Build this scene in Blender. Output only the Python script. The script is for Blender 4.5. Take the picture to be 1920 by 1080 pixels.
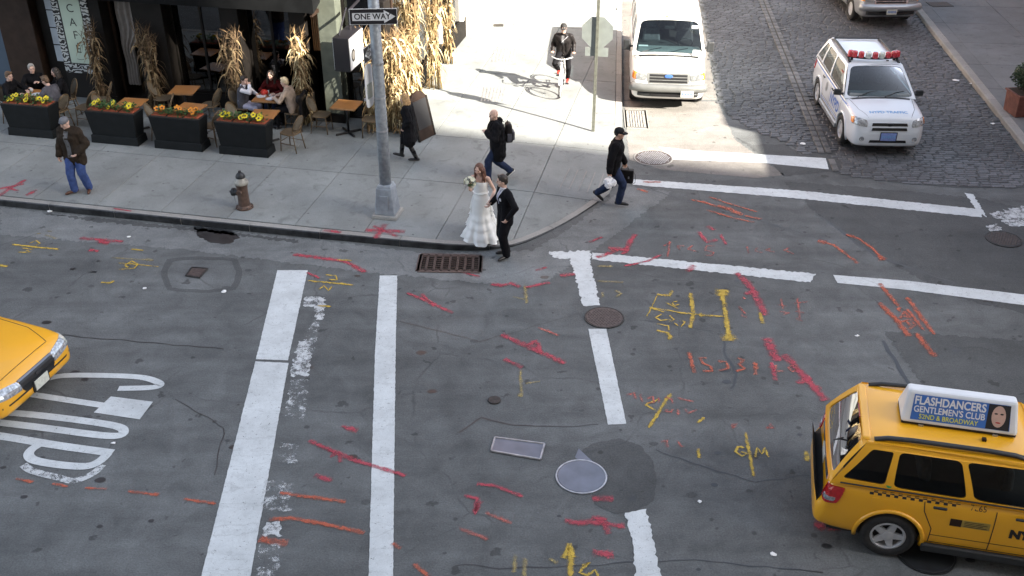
import bpy, bmesh, math, random
from mathutils import Vector, Matrix, noise
from mathutils.geometry import tessellate_polygon
from mathutils.bvhtree import BVHTree
random.seed(7)
R = math.radians
for o in list(bpy.data.objects): bpy.data.objects.remove(o)
SC = bpy.context.scene
COL = SC.collection

# ------------------------------------------------------------------ camera
FPX, PITCH, CAMH = 1957.0, R(30.65), 10.1
cam = bpy.data.cameras.new('camera'); camo = bpy.data.objects.new('camera', cam); COL.objects.link(camo)
cam.sensor_width = 36.0; cam.lens = FPX / 1920 * 36; cam.clip_start = 0.1; cam.clip_end = 900
camo.location = (0, 0, CAMH); camo.rotation_euler = (R(90) - PITCH, 0, 0)
SC.camera = camo
# ------------------------------------------------------------------ sky, sun, exposure
SUN_EL = R(32.0); SUN_AZ = Vector((0.80, -0.59, 0)).normalized()      # horizontal direction towards the sun
w = bpy.data.worlds.new('World'); SC.world = w; w.use_nodes = True
nt = w.node_tree; nt.nodes.clear()
sky = nt.nodes.new('ShaderNodeTexSky'); sky.sky_type = 'NISHITA'; sky.sun_disc = False
sky.sun_elevation = SUN_EL; sky.sun_rotation = math.atan2(SUN_AZ.x, SUN_AZ.y)
sky.air_density = 1.0; sky.dust_density = 2.2; sky.ozone_density = 0.7
hsv = nt.nodes.new('ShaderNodeHueSaturation'); hsv.inputs['Saturation'].default_value = 0.60
bg = nt.nodes.new('ShaderNodeBackground'); bg.inputs[1].default_value = 0.11
ow = nt.nodes.new('ShaderNodeOutputWorld')
nt.links.new(sky.outputs[0], hsv.inputs['Color']); nt.links.new(hsv.outputs[0], bg.inputs[0]); nt.links.new(bg.outputs[0], ow.inputs[0])
sl = bpy.data.lights.new('sun', 'SUN'); sl.energy = 5.0; sl.angle = R(0.53); sl.color = (1, 0.92, 0.80)
so = bpy.data.objects.new('sun', sl); COL.objects.link(so)
sdir = (SUN_AZ * math.cos(SUN_EL) + Vector((0, 0, math.sin(SUN_EL))))
so.rotation_euler = sdir.to_track_quat('Z', 'Y').to_euler(); so.location = (30, -20, 40)
SC.view_settings.view_transform = 'Standard'; SC.view_settings.look = 'None'
SC.view_settings.exposure = 2.32; SC.view_settings.gamma = 1.0
SC.render.engine = 'CYCLES'

# ------------------------------------------------------------------ places
_ct, _st = math.cos(PITCH), math.sin(PITCH)
def G(px, py, z=0.0):
    """a spot of the plane at height z, surveyed from the photograph"""
    u = (px - 960) / FPX; v = (py - 540) / FPX
    d = Vector((u, _ct - v * _st, -_st - v * _ct)); t = (z - CAMH) / d.z
    return Vector((d.x * t, d.y * t, z))
UD = Vector((0.978, -0.208, 0)).normalized(); VD = Vector((0.208, 0.978, 0)).normalized()
def W(u, v, z=0.0): return UD * u + VD * v + Vector((0, 0, z))      # street axes: u along the main street, v away from it
def UV(p): return p.dot(UD), p.dot(VD)
URZ = math.atan2(UD.y, UD.x)

# ------------------------------------------------------------------ materials
MATS = {}
def mat(name, col, rough=0.6, metal=0.0, var=0.12, scale=6.0, bump=0.0, bscale=40.0, spec=0.5, coat=0.0, sheen=0.0, detail=6):
    if name in MATS: return MATS[name]
    m = bpy.data.materials.new(name); m.use_nodes = True; t = m.node_tree; b = t.nodes['Principled BSDF']
    b.inputs['Roughness'].default_value = rough; b.inputs['Metallic'].default_value = metal
    b.inputs['Specular IOR Level'].default_value = spec; b.inputs['Coat Weight'].default_value = coat; b.inputs['Coat Roughness'].default_value = 0.04
    b.inputs['Sheen Weight'].default_value = sheen
    c = (*col, 1)
    tc = t.nodes.new('ShaderNodeTexCoord')
    if var > 0:
        n = t.nodes.new('ShaderNodeTexNoise'); n.inputs['Scale'].default_value = scale; n.inputs['Detail'].default_value = detail
        t.links.new(tc.outputs['Object'], n.inputs['Vector'])
        r = t.nodes.new('ShaderNodeValToRGB'); e = r.color_ramp.elements
        e[0].position = 0.3; e[1].position = 0.7
        e[0].color = tuple(x * (1 - var) for x in col) + (1,); e[1].color = tuple(min(1, x * (1 + var)) for x in col) + (1,)
        t.links.new(n.outputs['Fac'], r.inputs[0]); t.links.new(r.outputs[0], b.inputs['Base Color'])
    else: b.inputs['Base Color'].default_value = c
    if bump > 0:
        n2 = t.nodes.new('ShaderNodeTexNoise'); n2.inputs['Scale'].default_value = bscale; n2.inputs['Detail'].default_value = 4
        bp = t.nodes.new('ShaderNodeBump'); bp.inputs['Strength'].default_value = bump; bp.inputs['Distance'].default_value = 0.01
        t.links.new(tc.outputs['Object'], n2.inputs['Vector']); t.links.new(n2.outputs['Fac'], bp.inputs['Height']); t.links.new(bp.outputs[0], b.inputs['Normal'])
    MATS[name] = m
    return m

def N(t, typ, **kw):
    n = t.nodes.new(typ)
    for k, v in kw.items():
        if k in n.inputs: n.inputs[k].default_value = v
        else: setattr(n, k, v)
    return n
def ramp(t, src, p0, c0, p1, c1):
    r = t.nodes.new('ShaderNodeValToRGB'); e = r.color_ramp.elements
    e[0].position, e[0].color = p0, c0; e[1].position, e[1].color = p1, c1
    t.links.new(src, r.inputs[0]); return r.outputs[0]
def mixc(t, fac, a, b, mode='MIX'):
    m = t.nodes.new('ShaderNodeMix'); m.data_type = 'RGBA'; m.blend_type = mode
    for s, i in ((fac, 0), (a, 6), (b, 7)):
        if isinstance(s, (int, float)): m.inputs[i].default_value = s
        elif isinstance(s, tuple): m.inputs[i].default_value = s
        else: t.links.new(s, m.inputs[i])
    return m.outputs[2]
def g3(v, k=1.0): return (v * k, v * k, v * k, 1)

def asphalt(name, base, tint=(0.95, 1.01, 1.02), wear=1.0, rough=0.85):
    m = bpy.data.materials.new(name); m.use_nodes = True; t = m.node_tree; b = t.nodes['Principled BSDF']
    tc = N(t, 'ShaderNodeTexCoord'); vec = tc.outputs['Object']
    big = N(t, 'ShaderNodeTexNoise', Scale=0.22, Detail=5.0, Roughness=0.6); t.links.new(vec, big.inputs['Vector'])
    med = N(t, 'ShaderNodeTexNoise', Scale=1.7, Detail=8.0, Roughness=0.68, Distortion=0.6); t.links.new(vec, med.inputs['Vector'])
    fine = N(t, 'ShaderNodeTexNoise', Scale=40.0, Detail=5.0, Roughness=0.75); t.links.new(vec, fine.inputs['Vector'])
    grit = N(t, 'ShaderNodeTexVoronoi', Scale=34.0); t.links.new(vec, grit.inputs['Vector'])
    mp = N(t, 'ShaderNodeMapping'); mp.inputs['Rotation'].default_value = (0, 0, 0.21); mp.inputs['Scale'].default_value = (0.18, 1.5, 1); t.links.new(vec, mp.inputs['Vector'])
    streak = N(t, 'ShaderNodeTexNoise', Scale=1.2, Detail=6.0, Roughness=0.6); t.links.new(mp.outputs[0], streak.inputs['Vector'])
    c = ramp(t, big.outputs['Fac'], 0.36, tuple(base * 0.80 * k for k in tint) + (1,), 0.66, tuple(base * 1.22 * k for k in tint) + (1,))
    c = mixc(t, 0.75 * wear, c, ramp(t, med.outputs['Fac'], 0.3, g3(0.62), 0.72, g3(1.32)), 'MULTIPLY')
    c = mixc(t, 0.55 * wear, c, ramp(t, streak.outputs['Fac'], 0.35, g3(0.7), 0.65, g3(1.25)), 'MULTIPLY')
    c = mixc(t, 0.8, c, ramp(t, fine.outputs['Fac'], 0.3, g3(0.62), 0.72, g3(1.45)), 'MULTIPLY')
    c = mixc(t, ramp(t, grit.outputs['Distance'], 0.0, g3(0.5), 0.16, g3(0.0)), c, g3(0.30))
    sp = N(t, 'ShaderNodeTexNoise', Scale=3.1, Detail=3.0, Roughness=0.5); t.links.new(vec, sp.inputs['Vector'])
    c = mixc(t, ramp(t, sp.outputs['Fac'], 0.665, g3(0.0), 0.70, g3(0.55)), c, g3(0.022))
    gum = N(t, 'ShaderNodeTexVoronoi', Scale=1.6, Randomness=1.0); t.links.new(vec, gum.inputs['Vector'])
    c = mixc(t, ramp(t, gum.outputs['Distance'], 0.055, g3(0.55), 0.085, g3(0.0)), c, g3(0.02))
    # hairline cracks
    dis = N(t, 'ShaderNodeTexNoise', Scale=1.1, Detail=5.0); t.links.new(vec, dis.inputs['Vector'])
    dv = mixc(t, 0.35, vec, dis.outputs['Color'])
    cr = N(t, 'ShaderNodeTexVoronoi', Scale=0.42, feature='DISTANCE_TO_EDGE'); t.links.new(dv, cr.inputs['Vector'])
    msk = ramp(t, med.outputs['Fac'], 0.46, g3(0), 0.60, g3(0.45 * wear))
    ck = mixc(t, 1.0, ramp(t, cr.outputs['Distance'], 0.001, g3(1), 0.006, g3(0)), msk, 'MULTIPLY')
    c = mixc(t, ck, c, g3(0.016))
    t.links.new(c, b.inputs['Base Color'])
    b.inputs['Roughness'].default_value = rough; b.inputs['Specular IOR Level'].default_value = 0.35
    bp = N(t, 'ShaderNodeBump'); bp.inputs['Strength'].default_value = 0.55; bp.inputs['Distance'].default_value = 0.012
    h = mixc(t, 0.5, fine.outputs['Fac'], grit.outputs['Distance']); h = mixc(t, ck, h, g3(-1.5))
    t.links.new(h, bp.inputs['Height']); t.links.new(bp.outputs[0], b.inputs['Normal'])
    MATS[name] = m; return m

def concrete(name, col, rough=0.9, stain=1.0):
    m = bpy.data.materials.new(name); m.use_nodes = True; t = m.node_tree; b = t.nodes['Principled BSDF']
    g = N(t, 'ShaderNodeNewGeometry'); vec = g.outputs['Position']
    oi = N(t, 'ShaderNodeObjectInfo')
    a = N(t, 'ShaderNodeTexNoise', Scale=0.9, Detail=7.0, Roughness=0.65); t.links.new(vec, a.inputs['Vector'])
    f = N(t, 'ShaderNodeTexNoise', Scale=55.0, Detail=4.0, Roughness=0.7); t.links.new(vec, f.inputs['Vector'])
    s = N(t, 'ShaderNodeTexVoronoi', Scale=2.6); t.links.new(vec, s.inputs['Vector'])
    d = N(t, 'ShaderNodeTexNoise', Scale=3.3, Detail=5.0, Roughness=0.6, Distortion=0.8); t.links.new(vec, d.inputs['Vector'])
    c = ramp(t, a.outputs['Fac'], 0.3, tuple(x * 0.80 for x in col) + (1,), 0.7, tuple(x * 1.14 for x in col) + (1,))
    c = mixc(t, 1.0, c, ramp(t, oi.outputs['Random'], 0, g3(0.94), 1, g3(1.05)), 'MULTIPLY')
    c = mixc(t, 0.7, c, ramp(t, f.outputs['Fac'], 0.3, g3(0.72), 0.7, g3(1.25)), 'MULTIPLY')
    c = mixc(t, ramp(t, d.outputs['Fac'], 0.56, g3(0), 0.74, g3(0.55 * stain)), c, tuple(x * 0.42 for x in col) + (1,))
    c = mixc(t, ramp(t, s.outputs['Distance'], 0.05, g3(0.7 * stain), 0.085, g3(0)), c, tuple(x * 0.25 for x in col) + (1,))
    t.links.new(c, b.inputs['Base Color']); b.inputs['Roughness'].default_value = rough
    bp = N(t, 'ShaderNodeBump'); bp.inputs['Strength'].default_value = 0.4; bp.inputs['Distance'].default_value = 0.006
    t.links.new(f.outputs['Fac'], bp.inputs['Height']); t.links.new(bp.outputs[0], b.inputs['Normal'])
    MATS[name] = m; return m

def paint(name, col, wear, wscale=9.0, rough=0.7, soft=0.05, scuff=0.25, edge=0.0):
    """road paint or spray: colour with worn-away flakes"""
    m = bpy.data.materials.new(name); m.use_nodes = True; t = m.node_tree; b = t.nodes['Principled BSDF']; out = t.nodes['Material Output']
    g = N(t, 'ShaderNodeNewGeometry'); vec = g.outputs['Position']
    a = N(t, 'ShaderNodeTexNoise', Scale=wscale, Detail=9.0, Roughness=0.72); t.links.new(vec, a.inputs['Vector'])
    a2 = N(t, 'ShaderNodeTexNoise', Scale=90.0, Detail=2.0); t.links.new(vec, a2.inputs['Vector'])
    s = N(t, 'ShaderNodeTexNoise', Scale=1.3, Detail=8.0, Roughness=0.7); t.links.new(vec, s.inputs['Vector'])
    c = ramp(t, s.outputs['Fac'], 0.32, tuple(x * (1 - scuff) for x in col) + (1,), 0.62, tuple(col) + (1,))
    c = mixc(t, 0.5, c, ramp(t, a2.outputs['Fac'], 0.25, g3(0.75), 0.6, g3(1.05)), 'MULTIPLY')
    cv = N(t, 'ShaderNodeTexVoronoi', Scale=1.0, feature='DISTANCE_TO_EDGE'); mq = N(t, 'ShaderNodeMapping'); mq.inputs['Scale'].default_value = (.35, 2.6, 1); t.links.new(mixc(t, .25, vec, s.outputs['Color']), mq.inputs['Vector']); t.links.new(mq.outputs[0], cv.inputs['Vector'])
    c = mixc(t, ramp(t, cv.outputs['Distance'], .002, g3(.30), .008, g3(0)), c, tuple(x * .4 for x in col) + (1,))
    gr = N(t, 'ShaderNodeTexNoise', Scale=4.5, Detail=6.0, Roughness=.7); t.links.new(vec, gr.inputs['Vector']); c = mixc(t, ramp(t, gr.outputs['Fac'], .52, g3(0), .75, g3(.5)), c, tuple(x * .5 for x in col) + (1,))
    t.links.new(c, b.inputs['Base Color']); b.inputs['Roughness'].default_value = rough
    tr = N(t, 'ShaderNodeBsdfTransparent'); mx = N(t, 'ShaderNodeMixShader')
    mixn = mixc(t, 0.35, a.outputs['Fac'], a2.outputs['Fac'])
    if edge:
        at = N(t, 'ShaderNodeAttribute'); at.attribute_name = 'edge'; m1 = N(t, 'ShaderNodeMath', operation='MULTIPLY'); m1.inputs[1].default_value = 0.42; t.links.new(at.outputs['Fac'], m1.inputs[0])
        m2 = N(t, 'ShaderNodeMath', operation='ADD'); m2.inputs[1].default_value = 0.0; t.links.new(m1.outputs[0], m2.inputs[0]); t.links.new(mixn, m2.inputs[1])
        t.links.new(ramp(t, m2.outputs[0], wear + .12 - soft, g3(0), wear + .22 + soft, g3(edge)), mx.inputs[0])
        lo = N(t, 'ShaderNodeTexNoise', Scale=5.0, Detail=3.0); t.links.new(vec, lo.inputs['Vector']); fm = N(t, 'ShaderNodeMath', operation='MULTIPLY'); src = mx.inputs[0].links[0].from_socket; t.links.new(src, fm.inputs[0]); t.links.new(ramp(t, lo.outputs['Fac'], .34, g3(.45), .58, g3(1)), fm.inputs[1]); t.links.new(fm.outputs[0], mx.inputs[0])
    else: t.links.new(ramp(t, mixn, wear - soft, g3(0), wear + soft, g3(1)), mx.inputs[0])
    t.links.new(tr.outputs[0], mx.inputs[1]); t.links.new(b.outputs[0], mx.inputs[2]); t.links.new(mx.outputs[0], out.inputs['Surface'])
    MATS[name] = m; return m

def glass(name, tint=(0.25, 0.28, 0.28), refl=1.0, ior=1.5):
    m = bpy.data.materials.new(name); m.use_nodes = True; t = m.node_tree; out = t.nodes['Material Output']
    t.nodes.remove(t.nodes['Principled BSDF'])
    tr = N(t, 'ShaderNodeBsdfTransparent'); tr.inputs[0].default_value = (*tint, 1)
    gl = N(t, 'ShaderNodeBsdfGlossy'); gl.inputs['Roughness'].default_value = 0.02; gl.inputs[0].default_value = (0.95 * refl, 0.95 * refl, 0.95 * refl, 1)
    fr = N(t, 'ShaderNodeFresnel'); fr.inputs[0].default_value = ior; mx = N(t, 'ShaderNodeMixShader')
    t.links.new(fr.outputs[0], mx.inputs[0]); t.links.new(tr.outputs[0], mx.inputs[1]); t.links.new(gl.outputs[0], mx.inputs[2]); t.links.new(mx.outputs[0], out.inputs['Surface'])
    MATS[name] = m; return m

# ------------------------------------------------------------------ mesh helpers
class MB:
    def __init__(s): s.v = []; s.f = []; s.mi = []
    def add(s, vs, fs, m=0):
        k = len(s.v); s.v += [Vector(p) for p in vs]; s.f += [tuple(i + k for i in f) for f in fs]; s.mi += [m] * len(fs); return s
    def box(s, c, d, rz=0, m=0, top=None, rot=None):
        """box centred at c with size d; top = (sx, sy) scale of the upper face"""
        tx, ty = top or (1, 1); q = []
        for z, kx, ky in ((-.5, 1, 1), (.5, tx, ty)):
            for x, y in ((-.5, -.5), (.5, -.5), (.5, .5), (-.5, .5)): q.append(Vector((x * d[0] * kx, y * d[1] * ky, z * d[2])))
        M = rot if rot is not None else Matrix.Rotation(rz, 3, 'Z')
        return s.add([M @ p + Vector(c) for p in q], [(3, 2, 1, 0), (4, 5, 6, 7), (0, 1, 5, 4), (1, 2, 6, 5), (2, 3, 7, 6), (3, 0, 4, 7)], m)
    def tube(s, pts, r, n=8, m=0, cap=True, flat=1.0, closed=False):
        pts = [Vector(p) for p in pts]; rs = r if isinstance(r, (list, tuple)) else [r] * len(pts); vs = []; fs = []; L = len(pts)
        up = Vector((0, 0, 1)); prev = None
        for i, p in enumerate(pts):
            if closed: d = pts[(i + 1) % L] - pts[i - 1]
            else: d = pts[min(i + 1, L - 1)] - pts[max(i - 1, 0)]
            d = d.normalized() if d.length > 1e-9 else Vector((0, 0, 1))
            if prev is None:
                a = d.cross(up)
                if a.length < 1e-3: a = d.cross(Vector((1, 0, 0)))
            else: a = prev - d * prev.dot(d)
            a.normalize(); prev = a; b = d.cross(a)
            for k in range(n):
                th = 2 * math.pi * k / n; vs.append(p + a * (rs[i] * math.cos(th)) + b * (rs[i] * flat * math.sin(th)))
        for i in range(L if closed else L - 1):
            j = (i + 1) % L
            for k in range(n): fs.append((i * n + k, i * n + (k + 1) % n, j * n + (k + 1) % n, j * n + k))
        if cap and not closed: fs.append(tuple(range(n))[::-1]); fs.append(tuple((L - 1) * n + k for k in range(n)))
        return s.add(vs, fs, m)
    def lathe(s, prof, n=16, c=(0, 0, 0), m=0, M=None, cap=True, sq=None):
        vs = []; fs = []; M = M or Matrix.Identity(3); c = Vector(c)
        for r_, z in prof:
            for k in range(n):
                th = 2 * math.pi * k / n; vs.append(M @ Vector((r_ * math.cos(th), r_ * math.sin(th), z)) + c)
        for i in range(len(prof) - 1):
            for k in range(n): fs.append((i * n + k, i * n + (k + 1) % n, (i + 1) * n + (k + 1) % n, (i + 1) * n + k))
        if cap: fs.append(tuple(range(n))[::-1]); fs.append(tuple((len(prof) - 1) * n + k for k in range(n)))
        return s.add(vs, fs, m)
    def ball(s, c, r, nu=12, nv=8, m=0, M=None):
        r = (r, r, r) if isinstance(r, (int, float)) else r; M = M or Matrix.Identity(3); vs = [M @ Vector((0, 0, -r[2])) + Vector(c)]; fs = []
        for j in range(1, nv):
            ph = -math.pi / 2 + math.pi * j / nv
            for k in range(nu):
                th = 2 * math.pi * k / nu; vs.append(M @ Vector((r[0] * math.cos(ph) * math.cos(th), r[1] * math.cos(ph) * math.sin(th), r[2] * math.sin(ph))) + Vector(c))
        vs.append(M @ Vector((0, 0, r[2])) + Vector(c)); e = len(vs) - 1
        for k in range(nu): fs.append((0, 1 + (k + 1) % nu, 1 + k)); fs.append((e, e - nu + k, e - nu + (k + 1) % nu))
        for j in range(nv - 2):
            for k in range(nu): a = 1 + j * nu; fs.append((a + k, a + (k + 1) % nu, a + nu + (k + 1) % nu, a + nu + k))
        return s.add(vs, fs, m)
    def caps(s, a, b, ra, rb, n=10, m=0):
        a = Vector(a); b = Vector(b); d = b - a
        if d.length < 1e-5: return s.ball(a, max(ra, rb), n, 8, m)
        d.normalize(); pts = []; rs = []
        for k in (0.02, 0.3, 0.6, 0.85): pts.append(a - d * ra * math.sqrt(1 - k * k)); rs.append(ra * k)
        pts.append(a); rs.append(ra); pts.append(b); rs.append(rb)
        for k in (0.85, 0.6, 0.3, 0.02): pts.append(b + d * rb * math.sqrt(1 - k * k)); rs.append(rb * k)
        return s.tube(pts, rs, n, m)
    def poly(s, pts, m=0): return s.add(pts, [tuple(range(len(pts)))], m)
    def ribbon(s, pts, ws, nrm=(0, 0, 1), m=0):
        pts = [Vector(p) for p in pts]; ws = ws if isinstance(ws, (list, tuple)) else [ws] * len(pts); nrm = Vector(nrm); vs = []; L = len(pts)
        for i, p in enumerate(pts):
            d = (pts[min(i + 1, L - 1)] - pts[max(i - 1, 0)]); a = nrm.cross(d)
            a = a.normalized() if a.length > 1e-9 else Vector((1, 0, 0)); vs += [p - a * ws[i] / 2, p + a * ws[i] / 2]
        return s.add(vs, [(2 * i, 2 * i + 2, 2 * i + 3, 2 * i + 1)[::-1] for i in range(L - 1)], m)
    def soft(s, pts, ws):
        pts = [Vector(p) for p in pts]; L = len(pts); vs = []; k0 = len(s.v)
        if not hasattr(s, 'ea'): s.ea = {}
        for i, p in enumerate(pts):
            d = (pts[min(i + 1, L - 1)] - pts[max(i - 1, 0)]); a = Vector((-d.y, d.x, 0)).normalized(); w_ = ws[i] * .75
            vs += [p - a * w_, p, p + a * w_]; s.ea[k0 + 3 * i + 1] = 0.55 if i in (0, L - 1) else 1.0
        return s.add(vs, [(3 * i + j, 3 * i + j + 1, 3 * i + j + 4, 3 * i + j + 3)[::-1] for i in range(L - 1) for j in (0, 1)])
    def xf(s, M): s.v = [M @ p for p in s.v]; return s
    def mesh(s, name='mesh', smooth=False):
        me = bpy.data.meshes.new(name); me.from_pydata([tuple(p) for p in s.v], [], s.f); me.update()
        if smooth: me.polygons.foreach_set('use_smooth', [True] * len(me.polygons))
        if hasattr(s, 'ea'):
            at = me.attributes.new('edge', 'FLOAT', 'POINT'); at.data.foreach_set('value', [s.ea.get(i, 0.0) for i in range(len(s.v))])
        return me
    def obj(s, name, mats, parent=None, smooth=False, loc=None, rz=0, bevel=0, label=None, kind=None, auto=None):
        me = s.mesh(name, smooth); mats = mats if isinstance(mats, (list, tuple)) else [mats]
        for m in mats: me.materials.append(m)
        if len(mats) > 1: me.polygons.foreach_set('material_index', s.mi)
        o = mesh_obj(name, me, parent, loc, rz, label, kind)
        if auto: me.set_sharp_from_angle(angle=R(auto))
        if bevel:
            b = o.modifiers.new('bevel', 'BEVEL'); b.width = bevel; b.segments = 2; b.limit_method = 'ANGLE'; b.angle_limit = R(40)
        return o
def mesh_obj(name, me, parent=None, loc=None, rz=0, label=None, kind=None):
    o = bpy.data.objects.new(name, me); COL.objects.link(o)
    if parent: o.parent = parent
    if loc is not None: o.location = loc
    if rz: o.rotation_euler.z = rz
    if label: o['label'] = label
    if kind: o['kind'] = kind
    return o
def tag(o, label=None, cat=None, group=None, kind=None):
    for k, v in (('label', label), ('category', cat), ('group', group), ('kind', kind)):
        if v: o[k] = v
    return o
def thing(name, label, cat, loc=(0, 0, 0), rz=0, group=None):
    o = bpy.data.objects.new(name, None); COL.objects.link(o); o.location = loc; o.rotation_euler = (0, 0, rz); o.empty_display_size = 0.2
    return tag(o, label, cat, group)
def copy_tree(o, parent=None):
    c = o.copy(); COL.objects.link(c); c.parent = parent
    if o.parent: c.matrix_parent_inverse = o.matrix_parent_inverse.copy()
    for ch in KIDS.get(o.name, [x for x in COL.objects if x.parent == o]): copy_tree(ch, c)
    return c
KIDS = {}
def text_mesh(txt, size=1.0, bold=0.0, align='CENTER', sx=1.0):
    cu = bpy.data.curves.new('txt', 'FONT'); cu.body = txt; cu.size = size; cu.align_x = align; cu.align_y = 'CENTER'; cu.offset = bold
    o = bpy.data.objects.new('txt', cu); COL.objects.link(o); dg = bpy.context.evaluated_depsgraph_get()
    me = bpy.data.meshes.new_from_object(o.evaluated_get(dg)); mb = MB()
    mb.add([Vector((v.co.x * sx, v.co.y, 0)) for v in me.vertices], [tuple(p.vertices) for p in me.polygons])
    bpy.data.objects.remove(o); bpy.data.curves.remove(cu); bpy.data.meshes.remove(me); return mb
def evaluated(me, mods):
    """apply a list of (type, settings) modifiers to a mesh and return the result"""
    o = bpy.data.objects.new('tmp', me); COL.objects.link(o)
    for typ, kw in mods:
        md = o.modifiers.new('m', typ)
        for k, v in kw.items(): setattr(md, k, v)
    dg = bpy.context.evaluated_depsgraph_get(); r = bpy.data.meshes.new_from_object(o.evaluated_get(dg), preserve_all_data_layers=True, depsgraph=dg)
    bpy.data.objects.remove(o); return r
def setmat(me, m):
    me.materials.clear(); me.materials.append(m); return me
def bvh_of(me): return BVHTree.FromPolygons([v.co.copy() for v in me.vertices], [tuple(p.vertices) for p in me.polygons])
# ================================================================== ground, road, pavements
asphalt('asphalt', 0.112); asphalt('asphalt_dark', 0.076, wear=0.6); asphalt('asphalt_sunlit', 0.17, (1.05, 1.0, 0.93), wear=0.8); asphalt('asphalt_light', 0.165, wear=0.9)  # the warm one has sunlight put into its colour
concrete('concrete', (0.212, 0.226, 0.221)); concrete('concrete_dark', (0.155, 0.165, 0.17)); concrete('joint', (0.10, 0.10, 0.095)); concrete('granite', (0.27, 0.265, 0.25), stain=0.7)
mat('kerb_steel', (0.05, 0.052, 0.055), 0.5, 0.6, var=0.5, scale=5, bump=0.3)
paint('white_paint', (0.58, 0.62, 0.63), 0.385, 15.0, soft=0.03, scuff=0.22)
paint('white_worn', (0.56, 0.59, 0.60), 0.475, 7.0, soft=0.03, scuff=0.25)
paint('white_gone', (0.56, 0.59, 0.60), 0.545, 6.0, soft=0.03)
paint('spray_red', (0.47, 0.06, 0.09), 0.47, 20.0, soft=0.08, edge=0.78)
paint('spray_orange', (0.52, 0.12, 0.06), 0.47, 20.0, soft=0.08, edge=0.78)
paint('spray_yellow', (0.58, 0.40, 0.05), 0.47, 20.0, soft=0.08, edge=0.9)
paint('spray_faint_yellow', (0.42, 0.33, 0.12), 0.52, 20.0, soft=0.08, edge=0.6)
paint('spray_faint_red', (0.52, 0.13, 0.10), 0.52, 20.0, soft=0.08, edge=0.65)
mat('iron', (0.055, 0.052, 0.05), 0.55, 0.7, var=0.35, scale=14, bump=0.3)
mat('iron_blue', (0.16, 0.175, 0.21), 0.38, 0.55, var=0.18, scale=3, bump=0.06, bscale=60)
mat('iron_brown', (0.10, 0.08, 0.075), 0.6, 0.5, var=0.3, scale=20, bump=0.3)
mat('void', (0.006, 0.006, 0.006), 0.9, var=0)
mat('steel_edge', (0.42, 0.43, 0.45), 0.4, 0.8, var=0.3, scale=8)
mat('wet_tar', (0.022, 0.024, 0.026), 0.35, var=0.3, scale=4)

ground = MB().poly([(-400, -300, -.06), (400, -300, -.06), (400, 500, -.06), (-400, 500, -.06)]).obj('ground', MATS['asphalt_dark'], kind='structure')
road = MB().poly([(-90, -60, 0), (90, -60, 0), (90, 110, 0), (-90, 110, 0)]).obj('road', MATS['asphalt'], kind='structure')
ZP, ZM, ZS, ZI = 0.004, 0.008, 0.012, 0.016           # patch, marking, spray, ironwork

def px_poly(pts, z): return [G(x, y).xy.to_3d() + Vector((0, 0, z)) for x, y in pts]
def rough_poly(pts, z, amp=0.02, step=0.05, seed=0):
    """polygon through photo-surveyed spots with a slightly ragged outline"""
    q = px_poly(pts, z); out = []; rr = random.Random(seed)
    for i, p in enumerate(q):
        a = q[(i + 1) % len(q)]; n = max(1, int((a - p).length / step)); d = (a - p); nn = Vector((-d.y, d.x, 0)).normalized() if d.length > 0 else Vector((0, 0, 0))
        for k in range(n): out.append(p + d * (k / n) + nn * (rr.uniform(-amp, amp) if k else 0))
    return out
def sheet(name, pts, z, m, amp=0.012, seed=1, parent=road, label=None):
    return MB().poly(rough_poly(pts, z, amp, seed=seed)).obj(name, MATS[m], parent, label=label)

# asphalt repairs, plus sunlit road tone laid as sheets
sheet('asphalt_tone_patch', [(1085, 850), (1110, 832), (1160, 822), (1200, 835), (1225, 865), (1232, 900), (1225, 940), (1190, 960), (1150, 963), (1115, 945), (1110, 925), (1135, 905)], ZP, 'asphalt_dark', label='dark round asphalt repair beside the manhole cover')
sheet('asphalt_tone_patch', [(1380, 258), (1410, 272), (1475, 270), (1500, 290), (1545, 300), (1560, 322), (1470, 330), (1440, 300)], ZP, 'asphalt_dark', 0.03, 2)
sheet('asphalt_tone_patch', [(1470, 340), (1600, 350), (1840, 372), (1930, 395), (1930, 590), (1800, 560), (1640, 480), (1530, 400)], ZP, 'asphalt_dark', 0.04, 3)
sheet('asphalt_tone_patch', [(1655, 620), (1930, 640), (1930, 1000), (1860, 880), (1760, 760)], ZP, 'asphalt_dark', 0.04, 4)
sheet('asphalt_tone_patch', [(1170, 190), (1345, 190), (1378, 262), (1470, 328), (1420, 334), (1240, 318), (1180, 300)], ZP, 'asphalt_sunlit', 0.02, 5)  # sun painted on: paler, warmer tone over the lit road corner
sheet('asphalt_tone_patch', [(1166, 0), (1310, 0), (1345, 188), (1170, 188)], ZP, 'asphalt_sunlit', 0.02, 6)  # same painted sun tone along the lit parking lane
sheet('asphalt_tone_patch', [(0, 388), (260, 418), (560, 446), (800, 476), (1000, 470), (1050, 440), (1180, 350), (1260, 360), (1100, 480), (1000, 540), (700, 512), (360, 470), (0, 440)], ZP, 'asphalt_light', 0.05, 8)
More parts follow.
